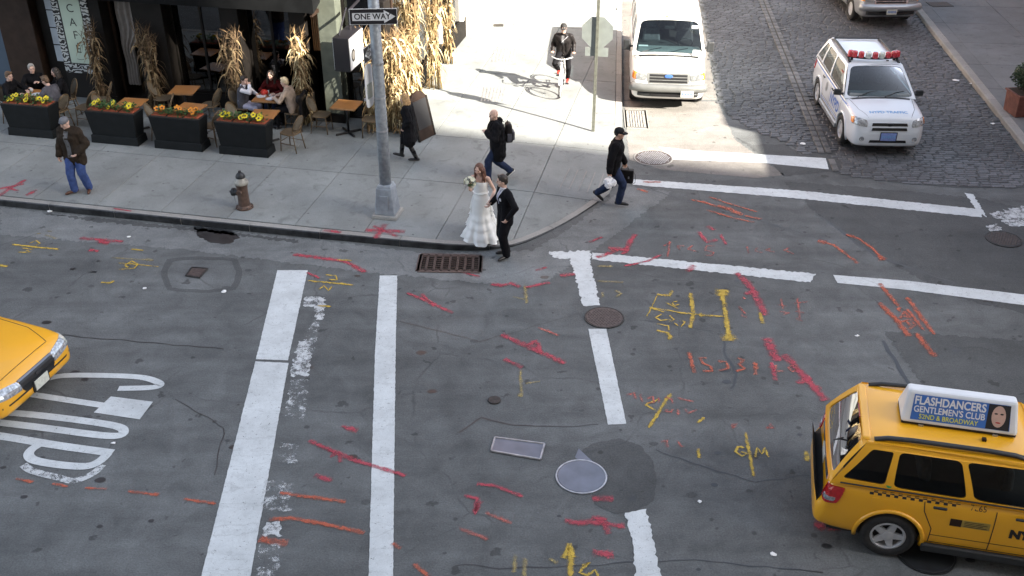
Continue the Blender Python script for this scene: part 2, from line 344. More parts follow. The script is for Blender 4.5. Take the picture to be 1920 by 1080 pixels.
def ring_patch(cx, cy, rx, ry, w, m):
    mb = MB(); a = []; b = []; n = 40
    for k in range(n):
        th = 2 * math.pi * k / n; sq = 1 / max(abs(math.cos(th)), abs(math.sin(th))) ** 0.55; j = 1 + 0.05 * noise.noise((cx + 2 * math.cos(th), 2 * math.sin(th), 1))
        a.append(G(cx + rx * sq * j * math.cos(th), cy + ry * sq * j * math.sin(th)) + Vector((0, 0, ZP))); j *= w + 0.05 * noise.noise((3 * math.cos(th), 3 * math.sin(th), cx))
        b.append(G(cx + rx * sq * j * math.cos(th), cy + ry * sq * j * math.sin(th)) + Vector((0, 0, ZP)))
    mb.add(a + b, [(k, (k + 1) % n, n + (k + 1) % n, n + k) for k in range(n)]); mb.obj('tar_seam', MATS[m], road)
ring_patch(378, 515, 76, 34, 0.84, 'asphalt_dark')
def seam(pts, wd, m='wet_tar', z=ZP + 0.001):
    q = [G(x, y) + Vector((0, 0, z)) for x, y in pts]; o = []
    for i in range(len(q) - 1):
        n = max(2, int((q[i + 1] - q[i]).length / 0.1))
        for k in range(n): p = q[i].lerp(q[i + 1], k / n); o.append(p + Vector((noise.noise(p * 3), noise.noise(p * 3 + Vector((9, 0, 0))), 0)) * 0.05)
    MB().ribbon(o, [wd * (0.6 + 0.8 * abs(noise.noise(p * 2.5))) for p in o]).obj('tar_seam', MATS[m], road)
seam([(1530, 400), (1640, 480), (1790, 530), (1755, 560)], 0.06)
seam([(1655, 640), (1720, 740), (1850, 900), (1930, 1030)], 0.09)
seam([(1700, 760), (1745, 800), (1800, 850)], 0.12)
seam([(1355, 640), (1362, 668), (1385, 705), (1365, 735)], 0.05); seam([(1195, 600), (1290, 612), (1345, 625)], 0.02)
seam([(860, 810), (905, 785), (960, 797), (1080, 800), (1135, 795)], 0.025); seam([(1230, 845), (1300, 870), (1420, 905), (1530, 890)], 0.02)
seam([(1180, 345), (1300, 380), (1480, 430), (1560, 455)], 0.04); seam([(860, 1062), (980, 1066), (1300, 1050), (1560, 1075)], 0.02)
seam([(0, 620), (250, 640), (430, 655)], 0.02); seam([(740, 600), (900, 640), (1080, 590)], 0.012); seam([(330, 750), (420, 800), (400, 900)], 0.014)
sheet('tar_stain', [(365, 425), (430, 430), (450, 445), (430, 458), (395, 456), (370, 443)], ZP + .002, 'wet_tar', 0.03, 12)
sheet('tar_stain', [(80, 400), (240, 415), (400, 432), (560, 450), (560, 456), (350, 432), (180, 416)], ZP + .002, 'asphalt_dark', 0.05, 13)
rs = random.Random(5)
for k in range(70):       # old oil and gum spots
    px, py = rs.uniform(0, 1900), rs.uniform(470, 1070); c = G(px, py); r_ = rs.uniform(0.02, 0.075); n = 10; a = rs.uniform(0, 3)
    if c.dot(VD) > 17.4 and c.x < 2.5: continue
    MB().poly([c + Vector((r_ * (1 + .4 * rs.random()) * math.cos(2 * math.pi * i / n + a), r_ * .7 * (1 + .4 * rs.random()) * math.sin(2 * math.pi * i / n + a), ZP + .0008)) for i in range(n)]).obj('oil_spot', MATS['wet_tar' if k % 3 else 'asphalt_dark'], road)

# painted lines
LN = [0]
def line(name, pts, m='white_paint', amp=0.004, seed=3): LN[0] += 1; return sheet(name, pts, ZM - .002 + LN[0] * .00022, m, amp, seed)
line('crosswalk_line', [(520, 507), (577, 507), (540, 676), (480, 674)]); line('crosswalk_line', [(479, 678), (541, 681), (468, 1090), (375, 1090)])
line('crosswalk_line', [(712, 517), (745, 517), (742, 640), (737, 1090), (691, 1090), (703, 664)])
line('crosswalk_line', [(1068, 482), (1103, 476), (1125, 573), (1094, 574)], 'white_paint', 0.025)
line('crosswalk_line', [(1103, 617), (1137, 617), (1174, 795), (1140, 797)]); line('crosswalk_line', [(1172, 962), (1212, 955), (1241, 1090), (1192, 1090), (1186, 1010)], 'white_paint', 0.02)
line('crosswalk_line', [(1030, 472), (1108, 471), (1106, 486), (1040, 484)], 'white_paint', 0.05); line('crosswalk_line', [(1110, 474), (1530, 514), (1520, 530), (1110, 487)], 'white_paint', 0.022)
line('crosswalk_line', [(1562, 516), (1700, 527), (1930, 554), (1930, 574), (1700, 544), (1570, 531)])
line('crosswalk_line', [(1180, 336), (1500, 358), (1840, 393), (1840, 408), (1500, 373), (1186, 347)], 'white_paint', 0.015)
line('crosswalk_line', [(1235, 276), (1300, 283), (1548, 297), (1554, 318), (1420, 305), (1262, 300)])
line('crosswalk_line', [(1808, 362), (1825, 365), (1850, 408), (1836, 400)], 'white_paint', 0.02)
line('worn_line', [(1855, 400), (1935, 385), (1935, 425), (1900, 425)], 'white_worn', 0.08); line('worn_line', [(1848, 424), (1870, 420), (1880, 432), (1858, 436)], 'white_worn', 0.05)
line('worn_line', [(575, 556), (610, 558), (605, 600), (592, 600), (590, 575), (568, 574)], 'white_worn', 0.04); line('worn_line', [(560, 640), (586, 640), (578, 706), (545, 706)], 'white_worn', 0.04)
line('worn_line', [(588, 600), (600, 604), (588, 660), (566, 650)], 'white_gone', 0.03)
line('worn_line', [(545, 712), (578, 712), (570, 790), (535, 780)], 'white_gone', 0.03); line('worn_line', [(528, 830), (560, 835), (555, 870), (522, 866)], 'white_gone', 0.03)
line('worn_line', [(498, 900), (550, 905), (545, 960), (490, 955)], 'white_gone', 0.03); line('worn_line', [(500, 980), (525, 978), (530, 1006), (492, 1004)], 'white_worn', 0.04); line('worn_line', [(488, 1020), (530, 1020), (520, 1085), (482, 1085)], 'white_gone', 0.03)
# the word STOP, read from the left
def band(pts, wpx0, m='white_paint'):
    q = [G(x, y) + Vector((0, 0, ZM)) for x, y in pts]; o = []
    for i in range(len(q) - 1):
        for k in range(6):
            t = k / 6; p0 = q[max(i - 1, 0)]; p1 = q[i]; p2 = q[i + 1]; p3 = q[min(i + 2, len(q) - 1)]
            o.append(0.5 * ((2 * p1) + (p2 - p0) * t + (2 * p0 - 5 * p1 + 4 * p2 - p3) * t * t + (3 * p1 - p0 - 3 * p2 + p3) * t ** 3))
    o.append(q[-1]); return MB().ribbon(o, wpx0)
LET = []
mb = band([(-60, 722), (60, 716), (120, 705), (210, 705), (270, 709), (300, 720), (285, 727), (222, 729)], 0.135); mb.obj('painted_letter', MATS['white_paint'], road)
mb = MB().poly(px_poly([(208, 744), (287, 754), (262, 787), (176, 774)], ZM)); mb.ribbon([G(x, y) + Vector((0, 0, ZM - .001)) for x, y in [(20, 734), (110, 748), (196, 761)]], .135); mb.obj('painted_letter', MATS['white_paint'], road)
mb = band([(-80, 768), (60, 778), (200, 796), (232, 808), (205, 818), (60, 800), (-80, 784)], 0.15); mb.obj('painted_letter', MATS['white_paint'], road)
mb = band([(-60, 812), (0, 818), (110, 836), (211, 850)], 0.16); mb.obj('painted_letter', MATS['white_paint'], road); mb = band([(76, 833), (60, 843), (54, 854), (66, 864), (110, 872), (160, 875), (186, 866), (203, 850)], 0.15); mb.v = [p + Vector((0, 0, .0012)) for p in mb.v]; mb.obj('painted_letter', MATS['white_paint'], road)
mb = band([(44, 872), (62, 884), (110, 896), (140, 902), (175, 888), (192, 872)], 0.12); mb.obj('painted_letter', MATS['white_worn'], road)

# sprayed survey marks
CM = {'r': 'spray_red', 'o': 'spray_orange', 'y': 'spray_yellow', 'fy': 'spray_faint_yellow', 'fr': 'spray_faint_red', 'w': 'white_worn'}
def spray(c, *strokes, wd=0.06, z=ZS):
    mb = MB(); rr = random.Random(len(strokes) * 7 + int(strokes[0][0][0]))
    for st in strokes:
        w_ = wd
        if isinstance(st[-1], (int, float)): w_ = st[-1]; st = st[:-1]
        q = [G(x, y) + Vector((0, 0, z)) for x, y in st]; o = []
        for i in range(len(q) - 1):
            n = max(2, int((q[i + 1] - q[i]).length / 0.06))
            for k in range(n): o.append(q[i].lerp(q[i + 1], k / n))
        o.append(q[-1]); mb.soft([p + Vector((rr.uniform(-.006, .006), rr.uniform(-.006, .006), 0)) for p in o], [w_ * rr.uniform(0.8, 1.25) for _ in o]); z += 0.0004
    mb.obj('spray_mark', MATS[CM[c]], road)
spray('r', [(550, 478), (600, 484), (650, 492), (685, 511), .1]); spray('r', [(575, 512), (600, 522)])
spray('r', [(150, 447), (232, 454), .1], [(185, 452), (205, 457), .12]); spray('r', [(166, 470), (186, 471), .1]); spray('r', [(763, 550), (800, 565), (850, 588), .07], [(790, 552), (815, 575)])
spray('r', [(920, 534), (942, 536), (958, 532), (975, 539), .09], [(985, 540), (1030, 530), .08]); spray('r', [(1050, 518), (1078, 514), .12]); spray('r', [(1005, 508), (1025, 502)], [(900, 520), (870, 512)])
spray('r', [(940, 628), (1000, 655), (1060, 682), .1], [(990, 650), (1005, 640), (1015, 664), .09]); spray('r', [(945, 674), (980, 690), .08]); spray('fr', [(1010, 615), (1048, 630)])
spray('r', [(580, 827), (660, 862), (760, 893), .07], [(615, 843), (628, 850), (620, 858), (635, 850), (640, 868), .05]); spray('r', [(640, 800), (672, 808), .08]); spray('r', [(590, 892), (622, 902), .07])
spray('o', [(525, 925), (648, 942), .06]); spray('o', [(485, 1012), (540, 1020), .1]); spray('o', [(505, 975), (545, 972), (600, 982), (683, 1000), .06]); spray('o', [(240, 922), (298, 929), .05], [(345, 937), (405, 945), .05], [(30, 899), (62, 905), .05], [(98, 908), (128, 913), .05], [(160, 916), (200, 918), .04])
spray('r', [(1058, 976), (1080, 982), (1110, 980), (1172, 988), .08], [(1118, 968), (1135, 985), (1142, 1002), .08], [(1108, 972), (1140, 974)]); spray('r', [(1110, 936), (1150, 936), .09]); spray('r', [(1112, 1038), (1150, 1040), .1])
spray('r', [(895, 908), (930, 912), (980, 932), .06], [(870, 930), (895, 935), (890, 965), (900, 940)]); spray('fr', [(910, 962), (960, 982)], [(860, 992), (915, 1012)]); spray('o', [(775, 1058), (805, 1082), .06], [(735, 1020), (752, 1030)])
spray('r', [(1380, 512), (1400, 530), (1412, 545), (1430, 580), (1435, 592), .12], [(1395, 552), (1418, 546), .1]); spray('r', [(1438, 634), (1450, 665), (1462, 678), .15], [(1470, 665), (1500, 698), (1530, 730), (1548, 752), .12], [(1496, 720), (1520, 708), .12], [(1446, 680), (1455, 715), .06])
spray('r', [(1168, 478), (1190, 440), .1], [(1120, 484), (1160, 468), .1], [(1140, 466), (1180, 470), .12]); spray('r', [(1170, 500), (1215, 490), (1240, 478), .06]); spray('r', [(1105, 455), (1130, 445), .06])
spray('r', [(1325, 425), (1340, 432), .1], [(1310, 435), (1325, 455), (1345, 450), .08], [(1350, 440), (1362, 460), .06]); spray('r', [(1290, 510), (1300, 498), .1], [(1525, 985), (1575, 990), .14])
spray('o', [(1296, 375), (1320, 380), (1345, 388), .07], [(1325, 394), (1370, 408), (1415, 418), .06], [(1345, 386), (1370, 394), (1392, 404), .12], [(1330, 370), (1365, 382), (1420, 398), .05], [(1395, 405), (1428, 412), .06])
spray('o', [(1534, 452), (1562, 460), (1585, 476), (1608, 494), .07], [(1534, 452), (1550, 456), .13]); spray('o', [(1586, 441), (1610, 448), (1635, 466), (1657, 489), .06], [(1586, 441), (1602, 444), .12], [(1648, 480), (1657, 489), .12])
spray('o', [(1648, 532), (1665, 552), (1685, 575), .08], [(1648, 568), (1675, 595), (1705, 632), .1], [(1700, 558), (1725, 592), (1752, 628), .08], [(1718, 625), (1735, 648), (1753, 670), .1], [(1700, 580), (1732, 620), .06], [(1655, 575), (1690, 608), .08])
spray('o', [(1690, 577), (1682, 580), (1690, 586)], [(1688, 598), (1696, 585), (1706, 596), (1691, 594)], [(1690, 604), (1710, 600)], [(1698, 602), (1708, 612)], [(1704, 618), (1716, 610), (1710, 604)], wd=.05)
spray('o', [(1205, 342), (1240, 342), .06], [(1195, 355), (1215, 361), .07])
# orange numbers
spray('fr', [(1256, 453), (1252, 482)], [(1244, 463), (1256, 455)], [(1275, 470), (1270, 462), (1285, 462)], [(1300, 460), (1290, 468), (1305, 472)], [(1340, 462), (1325, 462), (1322, 470), (1338, 474), (1336, 480), (1322, 480)], wd=.045)
spray('fr', [(1400, 462), (1404, 476)], [(1420, 465), (1415, 472), (1430, 474)], [(1445, 466), (1436, 470), (1452, 474)], [(1480, 465), (1470, 470), (1490, 478)], wd=.04)
spray('o', [(1292, 662), (1297, 682), (1302, 700), .06], [(1325, 672), (1312, 672), (1318, 682), (1332, 688), (1335, 697), (1318, 697), .05], [(1345, 678), (1362, 680), (1366, 692), (1348, 696), .05], [(1382, 672), (1394, 676), (1386, 684), (1396, 692), (1380, 697), .05], [(1412, 682), (1420, 684), .06], [(1416, 682), (1417, 704), .06])
spray('fr', [(1440, 690), (1455, 686), (1452, 696), (1470, 697)], [(1490, 685), (1478, 690), (1485, 698), (1496, 692), (1490, 685)], wd=.045)
spray('fr', [(1175, 742), (1190, 738), (1192, 750)], [(1200, 740), (1204, 755)], [(1212, 748), (1224, 745), (1226, 756), (1214, 756)], [(1234, 746), (1236, 756)], [(1246, 746), (1258, 750), (1262, 758)], [(1270, 748), (1300, 754)], [(1254, 768), (1246, 772), (1258, 774), (1262, 768)], [(1270, 768), (1272, 780)], [(1284, 768), (1290, 776), (1306, 770)], wd=.045)
spray('fr', [(1376, 804), (1372, 798), (1380, 796), (1376, 804)], [(1438, 806), (1445, 796), (1450, 804), (1436, 802)], [(1240, 830), (1250, 826), (1252, 840)], [(1270, 828), (1280, 840)], wd=.05)
spray('fr', [(1464, 560), (1468, 580)], [(1458, 572), (1475, 575)], [(1462, 585), (1480, 588), (1465, 592)], [(1495, 560), (1500, 600)], [(1488, 570), (1515, 566)], [(1490, 585), (1510, 588)], [(1492, 598), (1505, 604)], wd=.04)
spray('fr', [(1392, 556), (1398, 562)], [(1385, 575), (1398, 590)], [(1388, 592), (1400, 596)], wd=.05)
# yellow gas marks
spray('y', [(1354, 547), (1360, 590), (1368, 637), .075], [(1354, 543), (1355, 556), .17], [(1364, 628), (1369, 640), .17]); spray('y', [(1294, 550), (1300, 590), (1294, 616), .07], [(1270, 586), (1320, 592), (1358, 594), .045], [(1310, 590), (1318, 593), .09])
spray('y', [(1232, 553), (1255, 555), (1261, 546), .06]); spray('y', [(1232, 620), (1252, 625), (1258, 632), (1254, 638), .06]); spray('y', [(1218, 577), (1260, 584), (1290, 590), .03], [(1218, 577), (1245, 586), .05], [(1232, 556), (1213, 594), .02])
spray('y', [(1248, 568), (1272, 580)], [(1270, 565), (1260, 568), (1264, 574), (1274, 572)], [(1240, 590), (1230, 596), (1238, 602), (1256, 600)], [(1255, 592), (1264, 600), (1255, 604)], [(1264, 606), (1272, 612)], [(1276, 602), (1284, 604), (1278, 614)], [(1232, 608), (1254, 612), (1254, 620)], wd=.03)
spray('y', [(1425, 587), (1430, 608), .06]); spray('y', [(1397, 811), (1405, 850), (1413, 894), .045], [(1396, 840), (1384, 838), (1380, 848), (1390, 856), (1400, 852), (1390, 848), .035], [(1416, 858), (1420, 840), (1428, 852), (1434, 840), (1440, 858), .035])
spray('y', [(1309, 842), (1311, 860), .05], [(1308, 794), (1320, 783), .04]); spray('y', [(1510, 846), (1514, 866), .07]); spray('y', [(1258, 738), (1240, 765), (1216, 803), .05], [(1234, 750), (1210, 760), (1230, 770), .04])
spray('y', [(1066, 1020), (1070, 1050), (1070, 1085), .06], [(1056, 1048), (1066, 1022), (1076, 1046), .06], [(1092, 1062), (1104, 1056), (1086, 1074), (1100, 1080), (1116, 1070), (1124, 1085), .04])
spray('fy', [(984, 1048), (983, 1085), .06], [(966, 1040), (964, 1075), .05], [(1030, 1048), (1045, 1058)]); spray('fy', [(975, 695), (978, 745), .05], [(970, 742), (980, 742), .1], [(985, 720), (1012, 716), .04])
spray('fy', [(985, 535), (988, 570), .06], [(962, 558), (985, 562), .05], [(1120, 528), (1168, 530), .06], [(1128, 548), (1132, 558)], [(1152, 545), (1165, 552), (1155, 558)]); spray('fy', [(1120, 500), (1150, 500)], wd=.07)
spray('y', [(578, 527), (662, 535), .045], [(610, 516), (630, 518), (632, 526), (615, 525), .035], [(598, 544), (608, 536), (616, 546), (622, 538), .035]); spray('y', [(596, 574), (622, 576), .05], [(632, 488), (660, 489), .04])
spray('y', [(24, 459), (65, 464), (112, 468), .05], [(55, 457), (68, 452), (75, 457), (64, 462), .03], [(42, 466), (62, 469), .03], [(34, 474), (55, 474), .035], [(50, 470), (58, 474), .035]); spray('fy', [(65, 440), (78, 438)], [(84, 441), (105, 448)], [(86, 434), (98, 435)], wd=.05)
spray('y', [(246, 468), (270, 470), .05]); spray('fy', [(210, 484), (288, 489), .04], [(272, 487), (288, 489), .08]); spray('y', [(222, 494), (262, 497), (298, 501), .03], [(240, 502), (234, 498), (248, 490), (258, 496), (252, 504), (224, 506), .035]); spray('y', [(190, 530), (206, 531), (214, 527), .05], [(-5, 498), (15, 500), .07])
# red marks on the pavement come with the pavement below

# ironwork
def disc(name, px, py, r_, m, label, rim=None, studs=0, par=road):
    c = G(px, py, ZI); t = bpy.data.objects.new(name, None); COL.objects.link(t); t.parent = par; t.location = c; t['label'] = label
    mb = MB().lathe([(r_, -0.01), (r_, 0.004), (r_ * .985, 0.006), (0.001, 0.006)], 36, cap=False); mb.obj('cover', MATS[m], t, smooth=False)
    mb = MB().lathe([(r_ * 1.09, -0.012), (r_ * 1.085, 0.005), (r_ * 1.02, 0.005), (r_ * 1.02, -0.01)], 36, cap=False); mb.obj('rim', MATS[rim or m], t)
    if studs:
        mb = MB(); rr = random.Random(int(px)); k = 0
        n = int(r_ / 0.055)
        for i in range(-n, n + 1):
            for j in range(-n, n + 1):
                x, y = i * .055 + (.027 if j % 2 else 0), j * .05
                if x * x + y * y < (r_ * .9) ** 2: mb.box((x, y, .009), (.032, .03, .008), 0, top=(.7, .7))
        mb.obj('stud', MATS['iron_brown' if studs == 1 else 'steel_edge'], t, kind='stuff')
    return t
disc('manhole_cover', 1133, 595, 0.33, 'iron_brown', 'studded brown manhole cover on the crosswalk line', 'iron', 1)
disc('manhole_cover', 1090, 893, 0.345, 'iron_blue', 'smooth blue-grey manhole cover beside the round asphalt patch', 'steel_edge')
disc('manhole_cover', 1882, 448, 0.33, 'iron', 'dark manhole cover at the right edge', 'iron', 1)
disc('manhole_cover', 1225, 296, 0.43, 'iron_brown', 'sunlit manhole cover by the pavement corner', 'granite', 2)
disc('valve_cap', 927, 750, 0.095, 'iron', 'small round valve cap set into the road')
disc('manhole_cover', 1735, 1036, 0.36, 'wet_tar', 'dark manhole cover under the yellow taxi')
MB().poly(px_poly([(1085, 842), (1140, 893), (1128, 900), (1078, 858)], ZI - .006)).obj('steel_plate', MATS['iron_blue'], road)
def plate(name, pts, m, rim, label):
    q = px_poly(pts, ZI - .002); mb = MB(); mb.add([p + Vector((0, 0, .006)) for p in q] + q, [(0, 1, 2, 3), (0, 4, 5, 1), (1, 5, 6, 2), (2, 6, 7, 3), (3, 7, 4, 0)]); o = mb.obj(name, MATS[m], road, label=label)
    mb = MB()
    for i in range(4): a, b = q[i], q[(i + 1) % 4]; mb.tube([a + Vector((0, 0, .004)), b + Vector((0, 0, .004))], 0.018, 6)
    mb.obj('rim', MATS[rim], o)
plate('hatch_cover', [(928, 822), (1021, 834), (1013, 863), (921, 847)], 'iron_blue', 'steel_edge', 'long rectangular blue-grey hatch cover in the road')
plate('hatch_cover', [(360, 503), (389, 505), (374, 522), (349, 518)], 'iron_brown', 'iron', 'small square iron box cover inside a ring of tar')
def grate(pts, nx, ny, label, m='iron_brown'):
    c = px_poly(pts, 0); t = bpy.data.objects.new('drain_grate', None); COL.objects.link(t); t.parent = road; t['label'] = label
    def Q(s, r): return c[0].lerp(c[1], s).lerp(c[3].lerp(c[2], s), r)
    MB().poly([p + Vector((0, 0, ZP)) for p in c]).obj('pit', MATS['void'], t)
    def bar(a, b, wd):
        d = (b - a); rz = math.atan2(d.y, d.x); return MB().box(((a + b) / 2 + Vector((0, 0, .012))), (d.length, wd, .016), rz)
    for i in range(nx + 1): s = i / nx; bar(Q(s, 0), Q(s, 1), .045).obj('bar', MATS[m], t)
    for j in range(1, ny): mb = bar(Q(0, j / ny), Q(1, j / ny), .018); mb.obj('thin_bar', MATS[m], t)
    for j in (0, 1): bar(Q(0, j), Q(1, j), .09).obj('frame', MATS[m], t)
    for s in (0, 1): bar(Q(s, 0), Q(s, 1), .09).obj('frame', MATS[m], t)
grate([(790, 478), (902, 481), (900, 511), (783, 509)], 8, 8, 'wide iron drain grate in the gutter at the bride')
grate([(1172, 207), (1209, 208), (1214, 242), (1175, 240)], 8, 4, 'sunlit iron drain grate in front of the white van', 'granite')

# ------------------------------------------------------------------ pavements
KB = [W(-45, 17.8)] + [G(*q) for q in ((600, 448), (750, 462), (870, 470), (960, 463), (1040, 430), (1100, 395), (1140, 365), (1156, 340), (1163, 310), (1165, 280), (1166, 190))] + [Vector((3.9, 37.11, 0)), Vector((7.9, 81, 0))]
KH = [.15, .15, .15, .13, .05, .025, .025, .03, .05, .09, .13, .15, .15, .15]
def resample(P, Hh):
    out = []
    for i in range(len(P) - 1):
        L = (P[i + 1] - P[i]).length; n = max(1, int(L / 0.35)) if 1 <= i <= 11 else max(1, int(L / 1.5))
        for k in range(n):
            t = k / n; p0 = P[max(i - 1, 0)]; p1 = P[i]; p2 = P[i + 1]; p3 = P[min(i + 2, len(P) - 1)]
            if 2 <= i <= 6: q = 0.5 * ((2 * p1) + (p2 - p0) * t + (2 * p0 - 5 * p1 + 4 * p2 - p3) * t * t + (3 * p1 - p0 - 3 * p2 + p3) * t ** 3)
            else: q = p1.lerp(p2, t)
            out.append((q, Hh[i] * (1 - t) + Hh[i + 1] * t))
    out.append((P[-1], Hh[-1])); return out
KS = resample(KB, KH)
def inward(i):
    a = KS[max(i - 1, 0)][0]; b = KS[min(i + 1, len(KS) - 1)][0]; d = (b - a).normalized(); return Vector((-d.y, d.x, 0))
KI = [KS[i][0] + inward(i) * 0.17 for i in range(len(KS))]
def zs(p):
    best = 1e9; h = .15
    for (q, hh) in KS:
        d = (q.x - p.x) ** 2 + (q.y - p.y) ** 2
        if d < best: best = d; h = hh
    d = max(0, math.sqrt(best) - 0.17); return h + (.15 - h) * min(1, d / 1.9)
def SG(px, py):
    """spot of the corner pavement seen at px, py"""
    z = .15
    for _ in range(4): p = G(px, py, z); z = zs(p)
    return G(px, py, z)
side = thing('sidewalk', None, None); side['kind'] = 'structure'
acc = 0; start = 0; cum = [0.0]
for i in range(1, len(KS)): cum.append(cum[-1] + (KS[i][0] - KS[i - 1][0]).length)
def kerb_piece(i0, i1, par, pts, inn, steel):
    mb = MB(); n = i1 - i0
    for i in range(i0, i1 + 1):
        o, h = pts[i]; a = inn[i]; dp = Vector((0, 0, -.05))
        if i == i0 or i == i1:
            d = (pts[min(i + 1, len(pts) - 1)][0] - pts[max(i - 1, 0)][0]).normalized() * (0.006 if i == i0 else -0.006)
        else: d = Vector((0, 0, 0))
        tl = (o - a).normalized() * -0.02
        mb.v += [o + dp + d, o + Vector((0, 0, max(h - .02, 0))) + d, o + tl + Vector((0, 0, h)) + d, a + Vector((0, 0, h)) + d, a + dp + d]
    for k in range(n):
        for j in range(4): mb.f.append((k * 5 + j, k * 5 + j + 1, k * 5 + 5 + j + 1, k * 5 + 5 + j)[::-1]); mb.mi.append(0 if (j < 2 and steel) else 1)
    mb.f.append((0, 1, 2, 3, 4)); mb.mi.append(1); mb.f.append(tuple(n * 5 + j for j in (4, 3, 2, 1, 0))); mb.mi.append(1)
    mb.obj('kerb_stone', [MATS['kerb_steel'], MATS['granite']], par)
i = 0
while i < len(KS) - 1:
    j = i + 1
    while j < len(KS) - 1 and cum[j] - cum[i] < 1.45: j += 1
    kerb_piece(i, j, side, KS, KI, KS[i][0].x < 1.2); i = j
def clip(poly, edge_pts):
    out = poly
    for k in range(len(edge_pts)):
        a = edge_pts[k]; b = edge_pts[(k + 1) % len(edge_pts)]; src = out; out = []
        if not src: return []
        def side_(p): return (b.x - a.x) * (p.y - a.y) - (b.y - a.y) * (p.x - a.x)
        for m_ in range(len(src)):
            p, q = src[m_], src[(m_ + 1) % len(src)]; sp, sq = side_(p), side_(q)
            if sp >= 0: out.append(p)
            if (sp >= 0) != (sq >= 0): out.append(p.lerp(q, sp / (sp - sq)))
    return out
BND = [p for p in KI] + [Vector((-40, 110, 0)), W(-45, 18.0) + Vector((-.5, 3, 0))]
bed = MB()
MB().poly([p + Vector((0, 0, -.02)) for p in KI] + [Vector((-40, 110, -.02)), Vector((-60, 40, -.02))]).obj('bedding', MATS['joint'], side)
def slab(cell, par, gap, zf, th=.09, m='concrete'):
    c = sum(cell, Vector()) / len(cell); n = len(cell); top = []
    for p in cell:
        d = c - p; L = d.length
        if L < gap * 2: return
        q = p + d / L * gap; q.z = zf(p); top.append(q)
    bot = [Vector((p.x, p.y, p.z - th)) for p in top]; zt = Vector((0, 0, .006)); ins = [p + (c.xy.to_3d() - p.xy.to_3d()).normalized() * .012 for p in top]
    low = [p - zt for p in top]
    mb = MB(); mb.add(ins + low + bot, [tuple(range(n))] + [(k, n + k, n + (k + 1) % n, (k + 1) % n) for k in range(n)] + [(n + k, 2 * n + k, 2 * n + (k + 1) % n, n + (k + 1) % n) for k in range(n)])
    mb.obj('concrete_slab', MATS[m], par)
VR = [18.0, 20.7, 23.3]
while VR[-1] < 44: VR.append(VR[-1] + 2.4)
for a in range(len(VR) - 1):
    for k in range(-16, 14):
        u0 = k * 1.52 - 3.9 + (0.0 if a % 2 == 0 else 0.0)
        cell = [W(u0, VR[a]), W(u0 + 1.52, VR[a]), W(u0 + 1.52, VR[a + 1]), W(u0, VR[a + 1])]
        if u0 + 1.52 < -8.3 and VR[a] > 24.5: continue
        if u0 < -21.5: continue
        cell = clip(cell, BND)
        if len(cell) < 3: continue
        ar = abs(sum(cell[i].x * cell[(i + 1) % len(cell)].y - cell[(i + 1) % len(cell)].x * cell[i].y for i in range(len(cell)))) / 2
        if ar > 0.06: slab(cell, side, .011, zs)
# sprayed marks, kerb ramp scoring and cellar grates on the pavement
def pspray(c, *strokes, wd=.06, name='spray_mark', zo=.004):
    mb = MB(); k = 0
    for st in strokes:
        w_ = wd
        if isinstance(st[-1], (int, float)): w_ = st[-1]; st = st[:-1]
        q = [SG(*p) for p in st]; o = []
        for i in range(len(q) - 1):
            n = max(2, int((q[i + 1] - q[i]).length / 0.08)); o += [q[i].lerp(q[i + 1], t / n) for t in range(n)]
        o.append(q[-1]); (mb.soft([p + Vector((0, 0, zo + k * .0005)) for p in o], [w_] * len(o)) if c in CM else mb.ribbon([p + Vector((0, 0, zo + k * .0005)) for p in o], w_)); k += 1
    return mb.obj(name, MATS[CM.get(c, c)], side)
pspray('r', [(685, 432), (760, 434), .13], [(722, 420), (704, 447), .12], [(700, 424), (745, 444), .08], [(606, 432), (640, 436), .1])
pspray('r', [(-5, 355), (45, 345), .09], [(48, 337), (15, 356), (-2, 368), .09], [(50, 367), (68, 356), .1], [(10, 352), (35, 358)]); pspray('r', [(212, 391), (246, 396), .05])
for k in range(6): pspray('granite', [(1068 + k * 16, 316 + k * 2.5), (1050 + k * 17, 352 + k * 3)], wd=.03, name='ramp_groove')
for (x0, y0, x1, y1) in ((922, 92, 966, 116), (902, 164, 946, 190)):
    for k in range(7): t = k / 6; pspray('steel_edge', [(x0 + (x1 - x0 - 5) * t + 6, y0), (x0 + (x1 - x0 - 5) * t, y1)], wd=.035, name='cellar_grate_bar')
# far pavement on the right of the side street
rside = thing('sidewalk', None, None); rside['kind'] = 'structure'
RK = [(Vector((18.5, 19.6, 0)), .15), (Vector((14.6, 19.9, 0)), .15), (Vector((13.0, 20.6, 0)), .15), (Vector((12.45, 21.8, 0)), .15), (Vector((12.40, 23.0, 0)), .15), (Vector((14.05, 38, 0)), .15), (Vector((18.67, 80, 0)), .15)]
RK2 = []
for i in range(len(RK) - 1):
    n = max(1, round((RK[i + 1][0] - RK[i][0]).length / 1.3)); RK2 += [(RK[i][0].lerp(RK[i + 1][0], k / n), .15) for k in range(n)]
RK2.append(RK[-1])
RI = []
for i in range(len(RK2)):
    d = (RK2[min(i + 1, len(RK2) - 1)][0] - RK2[max(i - 1, 0)][0]).normalized(); RI.append(RK2[i][0] + Vector((d.y, -d.x, 0)) * .22)
RKr = RK2[::-1]; RIr = RI[::-1]
for i in range(len(RKr) - 1): kerb_piece(i, i + 1, rside, RKr, RIr, False)
MB().poly(([p + Vector((0, 0, .02)) for p in RI] + [Vector((60, 80, .02)), Vector((60, 19.6, .02))])[::-1]).obj('bedding', MATS['joint'], rside)
S2 = Vector((.1, .995, 0)); S1 = Vector((.995, -.1, 0))
RB = ([p for p in RI] + [Vector((60, 80, 0)), Vector((60, 19.6, 0))])[::-1]
